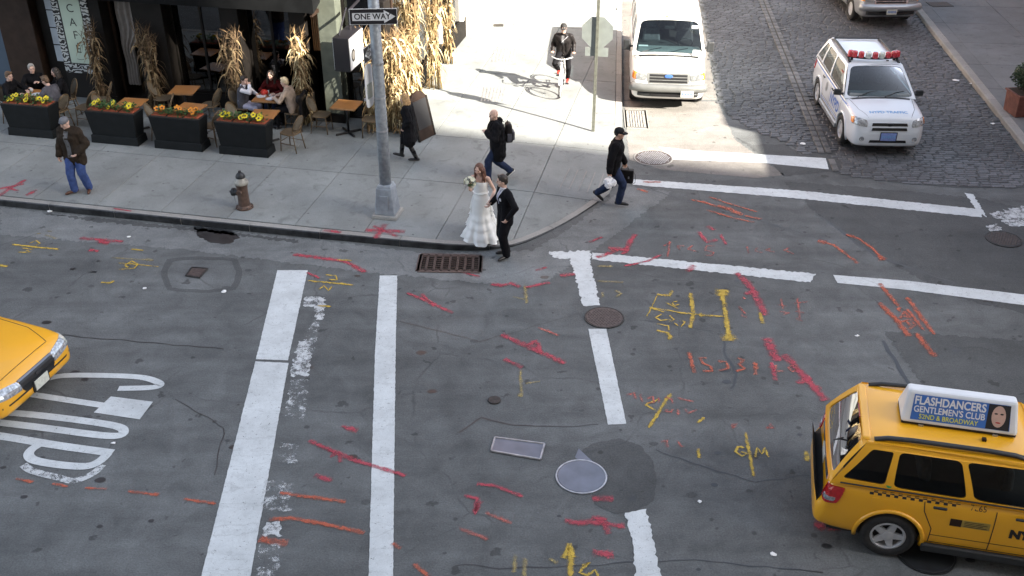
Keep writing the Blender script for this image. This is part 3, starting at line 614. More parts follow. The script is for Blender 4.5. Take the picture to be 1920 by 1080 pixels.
for a in range(0, 14):
    for k in range(0, 5):
        o = Vector((10.6, 19.4, 0)) + S2 * a * 2.1 + S1 * k * 2.1
        cell = clip([o, o + S1 * 2.1, o + S1 * 2.1 + S2 * 2.1, o + S2 * 2.1], RB)
        if len(cell) >= 3:
            ar = abs(sum(cell[i].x * cell[(i + 1) % len(cell)].y - cell[(i + 1) % len(cell)].x * cell[i].y for i in range(len(cell)))) / 2
            if ar > .1: slab(cell, rside, .009, lambda p: .15, m='concrete_dark')

# ------------------------------------------------------------------ cobbled side street
def stone_mat(name, c):
    m = bpy.data.materials.new(name); m.use_nodes = True; t = m.node_tree; b = t.nodes['Principled BSDF']
    g = N(t, 'ShaderNodeNewGeometry'); oi = N(t, 'ShaderNodeTexWhiteNoise')
    oi2 = N(t, 'ShaderNodeObjectInfo'); at = N(t, 'ShaderNodeAttribute'); at.attribute_name = 'edge'; ad_ = N(t, 'ShaderNodeMath', operation='ADD'); t.links.new(oi2.outputs['Random'], ad_.inputs[0]); t.links.new(at.outputs['Fac'], ad_.inputs[1]); vor = N(t, 'ShaderNodeMath', operation='FRACT'); t.links.new(ad_.outputs[0], vor.inputs[0])
    n = N(t, 'ShaderNodeTexNoise', Scale=30.0, Detail=5.0); t.links.new(g.outputs['Position'], n.inputs['Vector'])
    bgn = N(t, 'ShaderNodeTexNoise', Scale=0.35, Detail=4.0); t.links.new(g.outputs['Position'], bgn.inputs['Vector'])
    col = ramp(t, vor.outputs[0], 0.0, tuple(x * .72 for x in c) + (1,), 1.0, tuple(x * 1.3 for x in c) + (1,))
    col = mixc(t, .7, col, ramp(t, n.outputs['Fac'], .3, g3(.65), .7, g3(1.35)), 'MULTIPLY'); col = mixc(t, .8, col, ramp(t, bgn.outputs['Fac'], .35, g3(.65), .65, g3(1.3)), 'MULTIPLY')
    t.links.new(col, b.inputs['Base Color']); b.inputs['Roughness'].default_value = .62
    bp = N(t, 'ShaderNodeBump'); bp.inputs['Strength'].default_value = .5; bp.inputs['Distance'].default_value = .01; t.links.new(n.outputs['Fac'], bp.inputs['Height']); t.links.new(bp.outputs[0], b.inputs['Normal'])
    MATS[name] = m; return m
stone_mat('cobble', (0.085, 0.088, 0.094)); stone_mat('cobble_band', (0.115, 0.112, 0.108))
CP = [G(*q) for q in ((1312, 0), (1348, 190), (1362, 215), (1430, 250), (1482, 272), (1540, 318), (1600, 332), (1700, 345), (1790, 352), (1960, 352))] + [Vector((12.4, 23.5, 0)), Vector((12.7, 26.6, 0)), Vector((13.28, 31.9, 0)), Vector((14.0, 38, 0)), Vector((17, 70, 0)), Vector((9.4, 70, 0))]
def inside(p, P):
    c = False; j = len(P) - 1
    for i in range(len(P)):
        if (P[i].y > p.y) != (P[j].y > p.y) and p.x < (P[j].x - P[i].x) * (p.y - P[i].y) / (P[j].y - P[i].y) + P[i].x: c = not c
        j = i
    return c
cob = MB().poly([p + Vector((0, 0, .006)) for p in CP]).obj('cobbled_street', MATS['asphalt_dark'], kind='structure')
C2 = Vector((.096, .995, 0)).normalized(); C1 = Vector((.995, -.096, 0)).normalized()
BL = (G(1430, 0), G(1560, 320))
def band_x(p): t = (p.y - BL[1].y) / (BL[0].y - BL[1].y); return BL[1].x + (BL[0].x - BL[1].x) * t
X3 = [G(*q) for q in ((1225, 270), (1300, 279), (1556, 292), (1564, 323), (1420, 311), (1255, 304))]; stones = []; rr = random.Random(3); yy = 20.0
while yy < 47:
    rw = rr.uniform(.115, .14); xx = 3.0 + rr.uniform(0, .2)
    while xx < 17:
        ln = rr.uniform(.19, .29); p = C1 * (xx - 3.0) + C2 * yy + Vector((3.0 - .096 * yy * 0, 0, 0)); p = Vector((xx + .096 * (yy - 24), yy - .096 * (xx - 8), 0)) + Vector((rr.uniform(-.01, .01), rr.uniform(-.008, .008), 0))
        bx = band_x(p)
        if inside(p, CP) and abs(p.x - bx) > .19 and not inside(p, X3): stones.append((p, ln - .018, rw - .016, rr.uniform(-.035, .035), rr.uniform(.013, .021), 0))
        xx += ln
    yy += rw
y = 22.2
while y < 47:          # two courses of long stones marking an old line
    for s in (-.085, .085):
        p = Vector((0, y + rr.uniform(-.01, .01), 0)); p.x = band_x(p) + s
        if inside(p, CP) and not inside(p, X3): stones.append((p, .145, .33, -math.atan2((BL[0].x - BL[1].x), (BL[0].y - BL[1].y)), .03, 1))
    y += .35
def cob_mesh(mb, p, l, w_, rz, h):
    if not hasattr(mb, 'ea'): mb.ea = {}
    rv = rr.random(); k0 = len(mb.v)
    for q_ in range(12): mb.ea[k0 + q_] = rv
    c, s = math.cos(rz), math.sin(rz)
    def q(x, y, z): return (p.x + x * c - y * s, p.y + x * s + y * c, z)
    a, b = l / 2, w_ / 2
    mb.add([q(-a, -b, 0), q(a, -b, 0), q(a, b, 0), q(-a, b, 0), q(-a, -b, h * .6), q(a, -b, h * .6), q(a, b, h * .6), q(-a, b, h * .6), q(-a * .84, -b * .72, h + .006), q(a * .84, -b * .72, h + .006), q(a * .84, b * .72, h + .006), q(-a * .84, b * .72, h + .006)],
           [(0, 1, 5, 4), (1, 2, 6, 5), (2, 3, 7, 6), (3, 0, 4, 7), (4, 5, 9, 8), (5, 6, 10, 9), (6, 7, 11, 10), (7, 4, 8, 11), (8, 9, 10, 11)])
stones.sort(key=lambda s: s[0].length)
proto = None
for i, st in enumerate(stones[:300]):
    if st[5] == 0 and proto is None: mb = MB(); cob_mesh(mb, Vector((0, 0, 0)), 1, 1, 0, .02); proto = mb.mesh('cobblestone'); proto.materials.append(MATS['cobble'])
    me = proto
    if st[5] == 1:
        if 'cobble_b' not in MATS: mb = MB(); cob_mesh(mb, Vector((0, 0, 0)), 1, 1, 0, .02); MATS['cobble_b'] = mb.mesh('cobblestone'); MATS['cobble_b'].materials.append(MATS['cobble_band'])
        me = MATS['cobble_b']
    o = mesh_obj('cobblestone', me, cob, st[0] + Vector((0, 0, .004)), st[3]); o.scale = (st[1], st[2], st[4] / .02)
mb = MB(); mb2 = MB()
for st in stones[300:]: cob_mesh(mb2 if st[5] else mb, st[0], st[1], st[2], st[3], st[4] + .004)
mb.obj('cobblestones', MATS['cobble'], cob, kind='stuff'); mb2.obj('cobblestones', MATS['cobble_band'], cob, kind='stuff')

# ------------------------------------------------------------------ litter
mat('litter_white', (0.75, 0.76, 0.76), .7, var=.1)
def litter(px, py, s, z0, label, par=None, seed=0):
    rr = random.Random(seed + int(px)); mb = MB(); n = 7; c = G(px, py, z0)
    ring = [Vector((s * rr.uniform(.5, 1) * math.cos(2 * math.pi * k / n), s * rr.uniform(.35, .8) * math.sin(2 * math.pi * k / n), rr.uniform(.002, .02))) for k in range(n)]
    mb.add(ring + [Vector((0, 0, s * .35))] + [Vector((p.x * .9, p.y * .9, 0)) for p in ring], [(k, (k + 1) % n, n) for k in range(n)] + [(n + 1 + k, n + 1 + (k + 1) % n, (k + 1) % n, k) for k in range(n)])
    return tag(mb.obj('paper_scrap', MATS['litter_white'], None, loc=c), label, 'litter', 'scraps of litter on the road')
LT = [(420, 547, .09, 'white paper scrap beside the ring of tar in the road'), (271, 541, .06, 'white scrap on the asphalt left of the ring of tar'), (93, 396, .07, 'white scrap in the gutter left of the man in jeans'), (241, 444, .06, 'curled white scrap right of the red spray mark in the road'), (1450, 1040, .06, 'white scrap on the asphalt near the bottom edge left of the taxi wheel'),
      (1782, 75, .12, 'white rag by the kerb in front of the silver van'), (1792, 151, .12, 'white paper strip near the kerb right of the police car'), (1822, 157, .09, 'white scrap against the kerb right of the police car'), (1861, 232, .08, 'white scrap on the cobbles by the leafy planter'), (1505, 270, .12, 'white rag on the cobbles left of the police car front wheel'), (1312, 941, .04, 'tiny white scrap left of the yellow sprayed letters'), (1607, 630, .05, 'tiny white scrap left of the orange sprayed arrows'), (213, 831, .05, 'white paint flake between the letters O and P')]
for i, (x, y, s, l) in enumerate(LT): litter(x, y, s, .034 if (x > 1400 and y < 330) else .006, l)
# ================================================================== buildings
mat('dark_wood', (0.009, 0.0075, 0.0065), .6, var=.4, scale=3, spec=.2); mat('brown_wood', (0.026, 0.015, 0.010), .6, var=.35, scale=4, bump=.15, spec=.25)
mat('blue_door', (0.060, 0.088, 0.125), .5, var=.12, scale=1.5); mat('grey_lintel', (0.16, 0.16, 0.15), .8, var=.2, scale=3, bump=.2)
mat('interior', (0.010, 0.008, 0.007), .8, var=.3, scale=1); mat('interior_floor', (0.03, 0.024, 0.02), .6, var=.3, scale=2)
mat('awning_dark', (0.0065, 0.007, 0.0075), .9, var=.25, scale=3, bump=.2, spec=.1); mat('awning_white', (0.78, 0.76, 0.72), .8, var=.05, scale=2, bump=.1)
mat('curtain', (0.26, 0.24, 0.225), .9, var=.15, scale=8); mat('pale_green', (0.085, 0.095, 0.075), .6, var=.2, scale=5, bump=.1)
mat('tan_wood', (0.30, 0.16, 0.07), .5, var=.3, scale=6); mat('white_frame', (0.70, 0.68, 0.64), .5, var=.06)
mat('pale_stucco', (0.55, 0.50, 0.43), .9, var=.1, scale=2, bump=.2); mat('pane_light', (0.36, 0.40, 0.44), .15, var=.2, scale=2)
glass('shop_glass', (0.22, 0.23, 0.24), 1.0, 1.9); glass('clear_glass', (0.75, 0.8, 0.8))
def brick_mat(name, c, mortar):
    m = bpy.data.materials.new(name); m.use_nodes = True; t = m.node_tree; b = t.nodes['Principled BSDF']; tc = N(t, 'ShaderNodeTexCoord')
    br = N(t, 'ShaderNodeTexBrick', Scale=1.0); br.inputs['Color1'].default_value = (*c, 1); br.inputs['Color2'].default_value = tuple(x * .7 for x in c) + (1,); br.inputs['Mortar'].default_value = (*mortar, 1)
    br.inputs['Brick Width'].default_value = .22; br.inputs['Row Height'].default_value = .075; br.inputs['Mortar Size'].default_value = .008
    mp = N(t, 'ShaderNodeMapping'); mp.inputs['Rotation'].default_value = (R(90), 0, 0); t.links.new(tc.outputs['Object'], mp.inputs['Vector']); t.links.new(mp.outputs[0], br.inputs['Vector'])
    t.links.new(br.outputs['Color'], b.inputs['Base Color']); b.inputs['Roughness'].default_value = .9; MATS[name] = m
brick_mat('brick_red', (0.30, 0.13, 0.09), (0.35, 0.33, 0.30)); brick_mat('brick_buff', (0.42, 0.33, 0.24), (0.4, 0.38, 0.34))

CU, CV = -14.0, 23.6
cafe = thing('cafe_building', 'dark corner cafe building with black awning and tall windows behind the tables', 'building', W(CU, CV, 0), URZ)
def cb(u0, u1, v0, v1, z0, z1, mb=None):
    mb = mb or MB(); return mb.box(((u0 + u1) / 2 - CU, (v0 + v1) / 2 - CV, (z0 + z1) / 2), (u1 - u0, v1 - v0, z1 - z0))
CE = -8.15                     # east face of the cafe
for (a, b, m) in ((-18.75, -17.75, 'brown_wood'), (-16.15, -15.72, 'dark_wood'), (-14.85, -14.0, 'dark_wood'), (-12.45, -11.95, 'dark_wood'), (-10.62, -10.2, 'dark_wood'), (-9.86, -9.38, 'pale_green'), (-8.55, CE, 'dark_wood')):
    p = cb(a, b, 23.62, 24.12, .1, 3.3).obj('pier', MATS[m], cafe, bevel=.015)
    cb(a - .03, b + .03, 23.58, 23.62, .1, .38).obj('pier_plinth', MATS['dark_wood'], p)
cb(-40, -18.75, 24.3, 24.7, 2.75, 3.3).obj('lintel', MATS['grey_lintel'], cafe)
dr = cb(-21.4, -18.78, 24.32, 24.42, .12, 2.74).obj('shutter_door', MATS['blue_door'], cafe, label='plain blue-grey shutter door left of the brown pier')
cb(-18.80, -18.75, 24.28, 24.33, .12, 2.76).obj('door_trim', MATS['steel_edge'], dr)
cb(-40, -21.4, 24.3, 24.7, .1, 2.75).obj('wall', MATS['brick_red'], cafe)
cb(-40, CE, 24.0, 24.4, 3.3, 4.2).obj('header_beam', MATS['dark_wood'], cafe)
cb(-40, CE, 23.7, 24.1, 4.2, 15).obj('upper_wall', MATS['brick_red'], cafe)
cb(CE - .4, CE, 24.1, 60, 3.4, 15).obj('upper_wall', MATS['brick_red'], cafe)
for k in range(9): cb(-38 + k * 3.3, -36.8 + k * 3.3, 23.66, 23.7, 5.6, 7.4).obj('upper_window', MATS['pane_light'], cafe)
# interior room
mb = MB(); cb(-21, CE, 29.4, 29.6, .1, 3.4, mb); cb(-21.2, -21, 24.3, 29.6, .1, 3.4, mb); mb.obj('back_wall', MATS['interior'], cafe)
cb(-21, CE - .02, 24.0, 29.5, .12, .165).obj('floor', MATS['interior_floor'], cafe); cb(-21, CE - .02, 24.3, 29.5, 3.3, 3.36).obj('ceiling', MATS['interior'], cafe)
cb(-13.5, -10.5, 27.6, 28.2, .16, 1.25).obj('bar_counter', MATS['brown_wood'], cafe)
# window bays: frame, mullions, glass
def bay(u0, u1, muls, z0=.55, gm='shop_glass', base=True):
    f = MB()
    for a in [u0, u1 - .06] + list(muls): cb(a, a + .06, 24.0, 24.08, z0, 3.3, f)
    cb(u0, u1, 23.99, 24.09, z0 - .04, z0 + .04, f)
    fr = f.obj('window_frame', MATS['dark_wood'], cafe)
    ed = [u0 + .06] + [x for m_ in muls for x in (m_, m_ + .06)] + [u1 - .06]
    for k in range(0, len(ed), 2): cb(ed[k], ed[k + 1], 24.03, 24.045, z0 + .04, 3.28).obj('pane', MATS[gm], fr)
    if base: cb(u0, u1, 23.95, 24.12, .12, z0 - .042).obj('stall_riser', MATS['dark_wood'], cafe)
bay(-14.0, -12.45, (-13.2,)); bay(-11.95, -10.62, (-11.3,)); bay(-9.38, -8.55, (), .16, base=False)
cb(-17.72, -17.28, 23.9, 24.0, .12, 3.3).obj('window_surround', MATS['dark_wood'], cafe)
for k in range(4): cb(-17.42, -17.20, 23.84, 23.86, 1.15 + k * .46, 1.58 + k * .46).obj('window_pane', MATS['pane_light'], cafe)
cb(-17.28, -16.15, 23.9, 24.0, .12, 3.3).obj('wall_panel', MATS['interior'], cafe)
# doorway with a white curtain tied back
mb = MB(); nu, nz = 26, 20; vs = []
for j in range(nz + 1):
    z = .55 + 2.7 * j / nz; pin = 1 - .55 * math.exp(-((z - 1.45) / .45) ** 2) if z > 1.45 else .45 + .0 * z
    for i in range(nu + 1): s = i / nu; vs.append((-15.6 + .75 * s * (pin if z > 1.0 else .45) - CU, 24.12 + .05 * math.sin(s * 26) - CV + .02 * math.sin(7 * z), z))
mb.add(vs, [(j * (nu + 1) + i, j * (nu + 1) + i + 1, (j + 1) * (nu + 1) + i + 1, (j + 1) * (nu + 1) + i) for j in range(nz) for i in range(nu)]); mb.obj('curtain', MATS['curtain'], cafe, smooth=True)
mb = MB(); cb(-14.92, -14.85, 24.0, 24.08, .12, 3.3, mb); cb(-15.72, -15.66, 24.0, 24.08, .12, 3.3, mb); mb.obj('door_frame', MATS['brown_wood'], cafe)
# sun-blind awning over the tables: box valance and sloping cloth
mb = MB(); u0, u1 = -18.6, -9.75
mb.add([(u0 - CU, 23.15 - CV, 3.06), (u1 - CU, 23.15 - CV, 3.06), (u1 - CU, 23.15 - CV, 3.42), (u0 - CU, 23.15 - CV, 3.42), (u0 - CU, 24.0 - CV, 3.9), (u1 - CU, 24.0 - CV, 3.9), (u0 - CU, 23.18 - CV, 3.06), (u1 - CU, 23.18 - CV, 3.06), (u1 - CU, 24.0 - CV, 3.35), (u0 - CU, 24.0 - CV, 3.35)],
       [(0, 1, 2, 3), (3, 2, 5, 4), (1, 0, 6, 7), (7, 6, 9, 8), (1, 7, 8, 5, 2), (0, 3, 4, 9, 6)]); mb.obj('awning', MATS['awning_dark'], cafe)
cb(u1 - .12, u1 - .05, 23.2, 24.0, 2.96, 3.05).obj('awning_arm', MATS['brown_wood'], cafe)
for k in range(6): cb(-10.15 + k * .045, -10.12 + k * .045, 23.9 + k * .01, 23.95 + k * .01, 1.9, 3.3).obj('wood_slat', MATS['tan_wood'], cafe)
# east side: stall riser, glazing, white posts, pale awning
es = MB(); cb(CE - .25, CE, 24.12, 31.4, .12, .75, es); es.obj('stall_riser', MATS['dark_wood'], cafe)
for v in (24.2, 26.2, 28.6, 30.9): cb(CE - .14, CE + (.04 if v > 30 else 0), v, v + .12, .75, 3.4).obj('window_post', MATS['white_frame' if v > 28 else 'brown_wood'], cafe)
for a, b in ((24.32, 26.2), (26.32, 28.6), (28.72, 30.9)): cb(CE - .1, CE - .085, a, b, .75, 3.4).obj('pane', MATS['shop_glass'], cafe)
cb(CE - .3, CE, 31.4, 60, .12, 3.4).obj('wall', MATS['pale_stucco'], cafe)
mb = MB(); x0, x1 = CE - CU + .01, CE - CU + 1.25
mb.add([(x0, 26.6 - CV, 4.0), (x1, 26.6 - CV, 2.95), (x1, 26.6 - CV, 2.7), (x0, 34 - CV, 4.0), (x1, 34 - CV, 2.95), (x1, 34 - CV, 2.7), (x1 - .02, 26.6 - CV, 2.7), (x1 - .02, 34 - CV, 2.7), (x0, 26.6 - CV, 3.93), (x0, 34 - CV, 3.93)],
       [(0, 1, 4, 3)[::-1], (1, 2, 5, 4)[::-1], (2, 6, 7, 5)[::-1], (6, 8, 9, 7)[::-1], (0, 8, 6, 2, 1), (3, 4, 5, 7, 9)]); mb.obj('awning', MATS['awning_white'], cafe, label='pale awning on the sunny side wall')

# neighbouring shop further up the side street
shop = thing('shop_building', 'pale sunlit shopfront with a narrow dark doorway up the side street', 'building', W(-7.3, 34.4, 0), URZ)
def sb(u0, u1, v0, v1, z0, z1): return MB().box(((u0 + u1) / 2 + 7.3, (v0 + v1) / 2 - 34.4, (z0 + z1) / 2), (u1 - u0, v1 - v0, z1 - z0))
sb(-12, -7.3, 34.3, 34.7, .1, 9).obj('wall', MATS['pale_stucco'], shop); sb(-7.7, -7.2, 35.35, 70, .1, 9).obj('wall', MATS['pale_stucco'], shop); sb(-7.7, -7.2, 34.3, 35.35, 2.4, 9).obj('wall', MATS['pale_stucco'], shop)
d = sb(-7.5, -7.44, 34.72, 35.33, .16, 2.38).obj('door', MATS['brown_wood'], shop); sb(-7.44, -7.42, 34.85, 35.2, .7, 2.2).obj('pane', MATS['shop_glass'], d); sb(-7.42, -7.36, 34.78, 34.82, 1.05, 1.2).obj('handle', MATS['steel_edge'], d)
sb(-7.32, -7.18, 34.62, 34.72, .12, 2.4).obj('door_post', MATS['white_frame'], shop)

# buildings across the two streets; their roofs throw the shade
az = Vector((0.80, -0.59, 0)).normalized(); tanE = math.tan(SUN_EL)
A_, B_ = Vector((-1.89, 24.72, 0)), Vector((6.34, 22.29, 0)); Lr = 70.0
pa, pb = A_ + az * Lr, B_ + az * Lr; dd = (pb - pa).normalized(); nn = Vector((dd.y, -dd.x, 0))
org = pa + dd * ((0 - pa.x) / dd.x)
sbld = thing('tower_block', 'tall buff brick block on the near side of the main street', 'building', org, math.atan2(dd.y, dd.x))
HT = Lr * tanE
def tb(x0, x1, y0, y1, z0, z1): return MB().box(((x0 + x1) / 2, (y0 + y1) / 2, (z0 + z1) / 2), (x1 - x0, y1 - y0, z1 - z0))
tb(-14, 125, -22, 0, 0, HT).obj('wall', MATS['brick_buff'], sbld); tb(-14, 49.2, -22, -.05, HT, HT + 11).obj('added_shade_block', MATS['brick_buff'], sbld)  # unseen; wall lengthened for windshield reflections, taller block added to shade the cafe
for j in range(3, 12):
    for k in range(20): tb(4 + k * 4, 5.6 + k * 4, 0.0, .04, j * 3.5, j * 3.5 + 1.9).obj('window', MATS['pane_light'], sbld)
hR = 13.9 * tanE
rb = thing('low_block', 'low red brick building on the right side of the cobbled street', 'building', Vector((17.25, 23, 0)), math.atan2(S2.y, S2.x))
def rbx(x0, x1, y0, y1, z0, z1): return MB().box(((x0 + x1) / 2, (y0 + y1) / 2, (z0 + z1) / 2), (x1 - x0, y1 - y0, z1 - z0))
rbx(-6.0, 60, -14, 0, 0, hR).obj('wall', MATS['brick_red'], rb); rbx(-9.2, -6.0, -14, 0, 0, hR - .55).obj('wall', MATS['brick_red'], rb)  # unseen; lower near end added to shape the edge of the sunlit road
for j in range(2):
    for k in range(14): rbx(.8 + k * 3, 2.3 + k * 3, 0, .05, 1.2 + j * 3.9, 3.2 + j * 3.9).obj('window', MATS['pane_light'], rb)
# ================================================================== vehicles (local axes: +x forward, +y left)
mat('tyre', (0.018, 0.018, 0.019), .85, var=.3, scale=20, bump=.2); mat('alloy', (0.60, 0.61, 0.63), .38, .45, var=.1, scale=10); mat('hub_dark', (0.03, 0.03, 0.032), .6, .3)
mat('black_plastic', (0.022, 0.024, 0.026), .55, var=.2, scale=12, bump=.15); mat('grille_black', (0.008, 0.008, 0.009), .4, var=0); mat('chrome', (0.62, 0.63, 0.65), .18, .9, var=.05)
mat('cabin', (0.035, 0.036, 0.038), .85, var=.2); mat('seat_cloth', (0.10, 0.10, 0.11), .9, var=.2, scale=20); mat('dash_grey', (0.17, 0.19, 0.19), .7, var=.15)
mat('seam', (0.02, 0.018, 0.015), .7, var=0); mat('lamp_clear', (0.36, 0.38, 0.40), .12, .4, var=.6, scale=24, coat=1); mat('lamp_amber', (0.75, 0.22, 0.02), .2, var=.1, coat=1); mat('lamp_red', (0.42, 0.012, 0.015), .18, var=.15, scale=20, coat=1)
mat('taxi_yellow', (0.80, 0.39, 0.012), .32, var=.05, scale=1.5, coat=.7); mat('police_white', (0.62, 0.66, 0.70), .3, var=.04, scale=2, coat=.8); mat('van_white', (0.72, 0.72, 0.70), .35, var=.04, scale=2, coat=.5); mat('silver_paint', (0.33, 0.35, 0.37), .3, .45, var=.06, coat=.8)
mat('sticker_blue', (0.05, 0.13, 0.42), .5, var=.05); mat('plate_cream', (0.55, 0.56, 0.50), .5, var=.1, scale=30); mat('plate_blue', (0.20, 0.27, 0.55), .5, var=.15, scale=20); mat('ink', (0.012, 0.012, 0.014), .6, var=0); mat('gold', (0.45, 0.32, 0.08), .4, .4)
mat('lens_red', (0.50, 0.03, 0.045), .15, var=.2, scale=12, coat=1); mat('lens_clear', (0.55, 0.6, 0.56), .15, .2, var=.2, scale=12, coat=1); mat('lens_green', (0.05, 0.30, 0.08), .3, var=.1)
mat('sign_white', (0.66, 0.68, 0.70), .4, var=.05); mat('ad_blue', (0.04, 0.14, 0.45), .35, var=.12, scale=2); mat('ad_yellow', (0.60, 0.62, 0.06), .5, var=.05); mat('skin_print', (0.50, 0.33, 0.27), .5, var=.12, scale=8)
mat('sticker_light', (0.16, 0.34, 0.60), .5, var=.05)
glass('car_glass', (0.40, 0.50, 0.52), .85, 1.42); glass('tint_glass', (0.30, 0.32, 0.32), .75, 1.4)

def section(w, zb, zt, cr=.02, sh=.92):
    h = zt - zb
    return [(0, zb), (.62 * w, zb), (.93 * w, zb + .03 * h), (.99 * w, zb + .16 * h), (1.0 * w, zb + .45 * h), (.985 * w, zb + .74 * h), (.955 * w, zb + sh * h), (.88 * w, zb + .985 * h), (.5 * w, zt + cr * .7), (0, zt + cr)]
def loft(stations, sub=2):
    mb = MB(); n = None
    for (x, sec) in stations:
        ring = [Vector((x, y, z)) for y, z in sec] + [Vector((x, -y, z)) for y, z in sec[-2:0:-1]]; n = len(ring); mb.v += ring
    for i in range(len(stations) - 1):
        for k in range(n): mb.f.append((i * n + k, i * n + (k + 1) % n, (i + 1) * n + (k + 1) % n, (i + 1) * n + k)[::-1]); mb.mi.append(0)
    mb.f.append(tuple(range(n))); mb.f.append(tuple((len(stations) - 1) * n + k for k in range(n))[::-1]); mb.mi += [0, 0]
    return evaluated(mb.mesh('body'), [('SUBSURF', dict(levels=sub, render_levels=sub))]) if sub else mb.mesh('body')
def cut_wheels(me, axles, r_, hw, depth=.30):
    cutter = MB()
    for x in axles:
        for s in (-1, 1): cutter.lathe([(r_, -depth), (r_, .3)], 28, (x, s * hw, r_ * .86), M=Matrix.Rotation(-s * math.pi / 2, 3, 'X'))
    co = cutter.obj('cutter', MATS['void']); r = evaluated(me, [('BOOLEAN', dict(operation='DIFFERENCE', object=co, solver='EXACT'))]); bpy.data.objects.remove(co); return r
class Proj:
    def __init__(s, me): s.t = bvh_of(me)
    def hit(s, p, d, off):
        d = Vector(d); q = s.t.ray_cast(Vector(p) - d * 1.2, d, 3.0)
        return (q[0] - d * off) if q[0] else Vector(p)
    def quad(s, c, d, off=.006, nx=6, ny=4, rnd=0.0, depth=.012, mb=None, m=0):
        """patch laid on the body: c = four corners, thrown along d"""
        c = [Vector(p) for p in c]; mb = mb or MB(); vs = []; d = Vector(d).normalized()
        for j in range(ny + 1):
            for i in range(nx + 1):
                a, b = i / nx * 2 - 1, j / ny * 2 - 1
                if rnd: k = 1 - rnd * (a * b) ** 2; a, b = a * k, b * k
                a, b = (a + 1) / 2, (b + 1) / 2; vs.append(s.hit(c[0].lerp(c[1], a).lerp(c[3].lerp(c[2], a), b), d, off))
        n = (nx + 1) * (ny + 1); top = vs; bot = [p + d * depth for p in vs]; fs = [(j * (nx + 1) + i, j * (nx + 1) + i + 1, (j + 1) * (nx + 1) + i + 1, (j + 1) * (nx + 1) + i) for j in range(ny) for i in range(nx)]
        rim = [i for i in range(nx + 1)] + [(j + 1) * (nx + 1) + nx for j in range(ny)] + [ny * (nx + 1) + nx - 1 - i for i in range(nx)] + [(ny - 1 - j) * (nx + 1) for j in range(ny - 1)]
        return mb.add(top + bot, fs + [(rim[k], rim[(k + 1) % len(rim)], rim[(k + 1) % len(rim)] + n, rim[k] + n) for k in range(len(rim))], m)
    def strip(s, pts, d, wd, off=.002, mb=None):
        mb = mb or MB(); d = Vector(d).normalized(); o = []
        for i in range(len(pts) - 1):
            n = max(2, int((Vector(pts[i + 1]) - Vector(pts[i])).length / .06)); o += [Vector(pts[i]).lerp(Vector(pts[i + 1]), k / n) for k in range(n)]
        o.append(Vector(pts[-1])); return mb.ribbon([s.hit(p, d, off) for p in o], wd, -d)
    def text(s, txt, size, org, ex, ey, d, off=.004, bold=.0, sx=1.0):
        t = text_mesh(txt, size, bold, sx=sx); ex, ey, org = Vector(ex), Vector(ey), Vector(org); t.v = [s.hit(org + ex * p.x + ey * p.y, d, off) for p in t.v]; return t

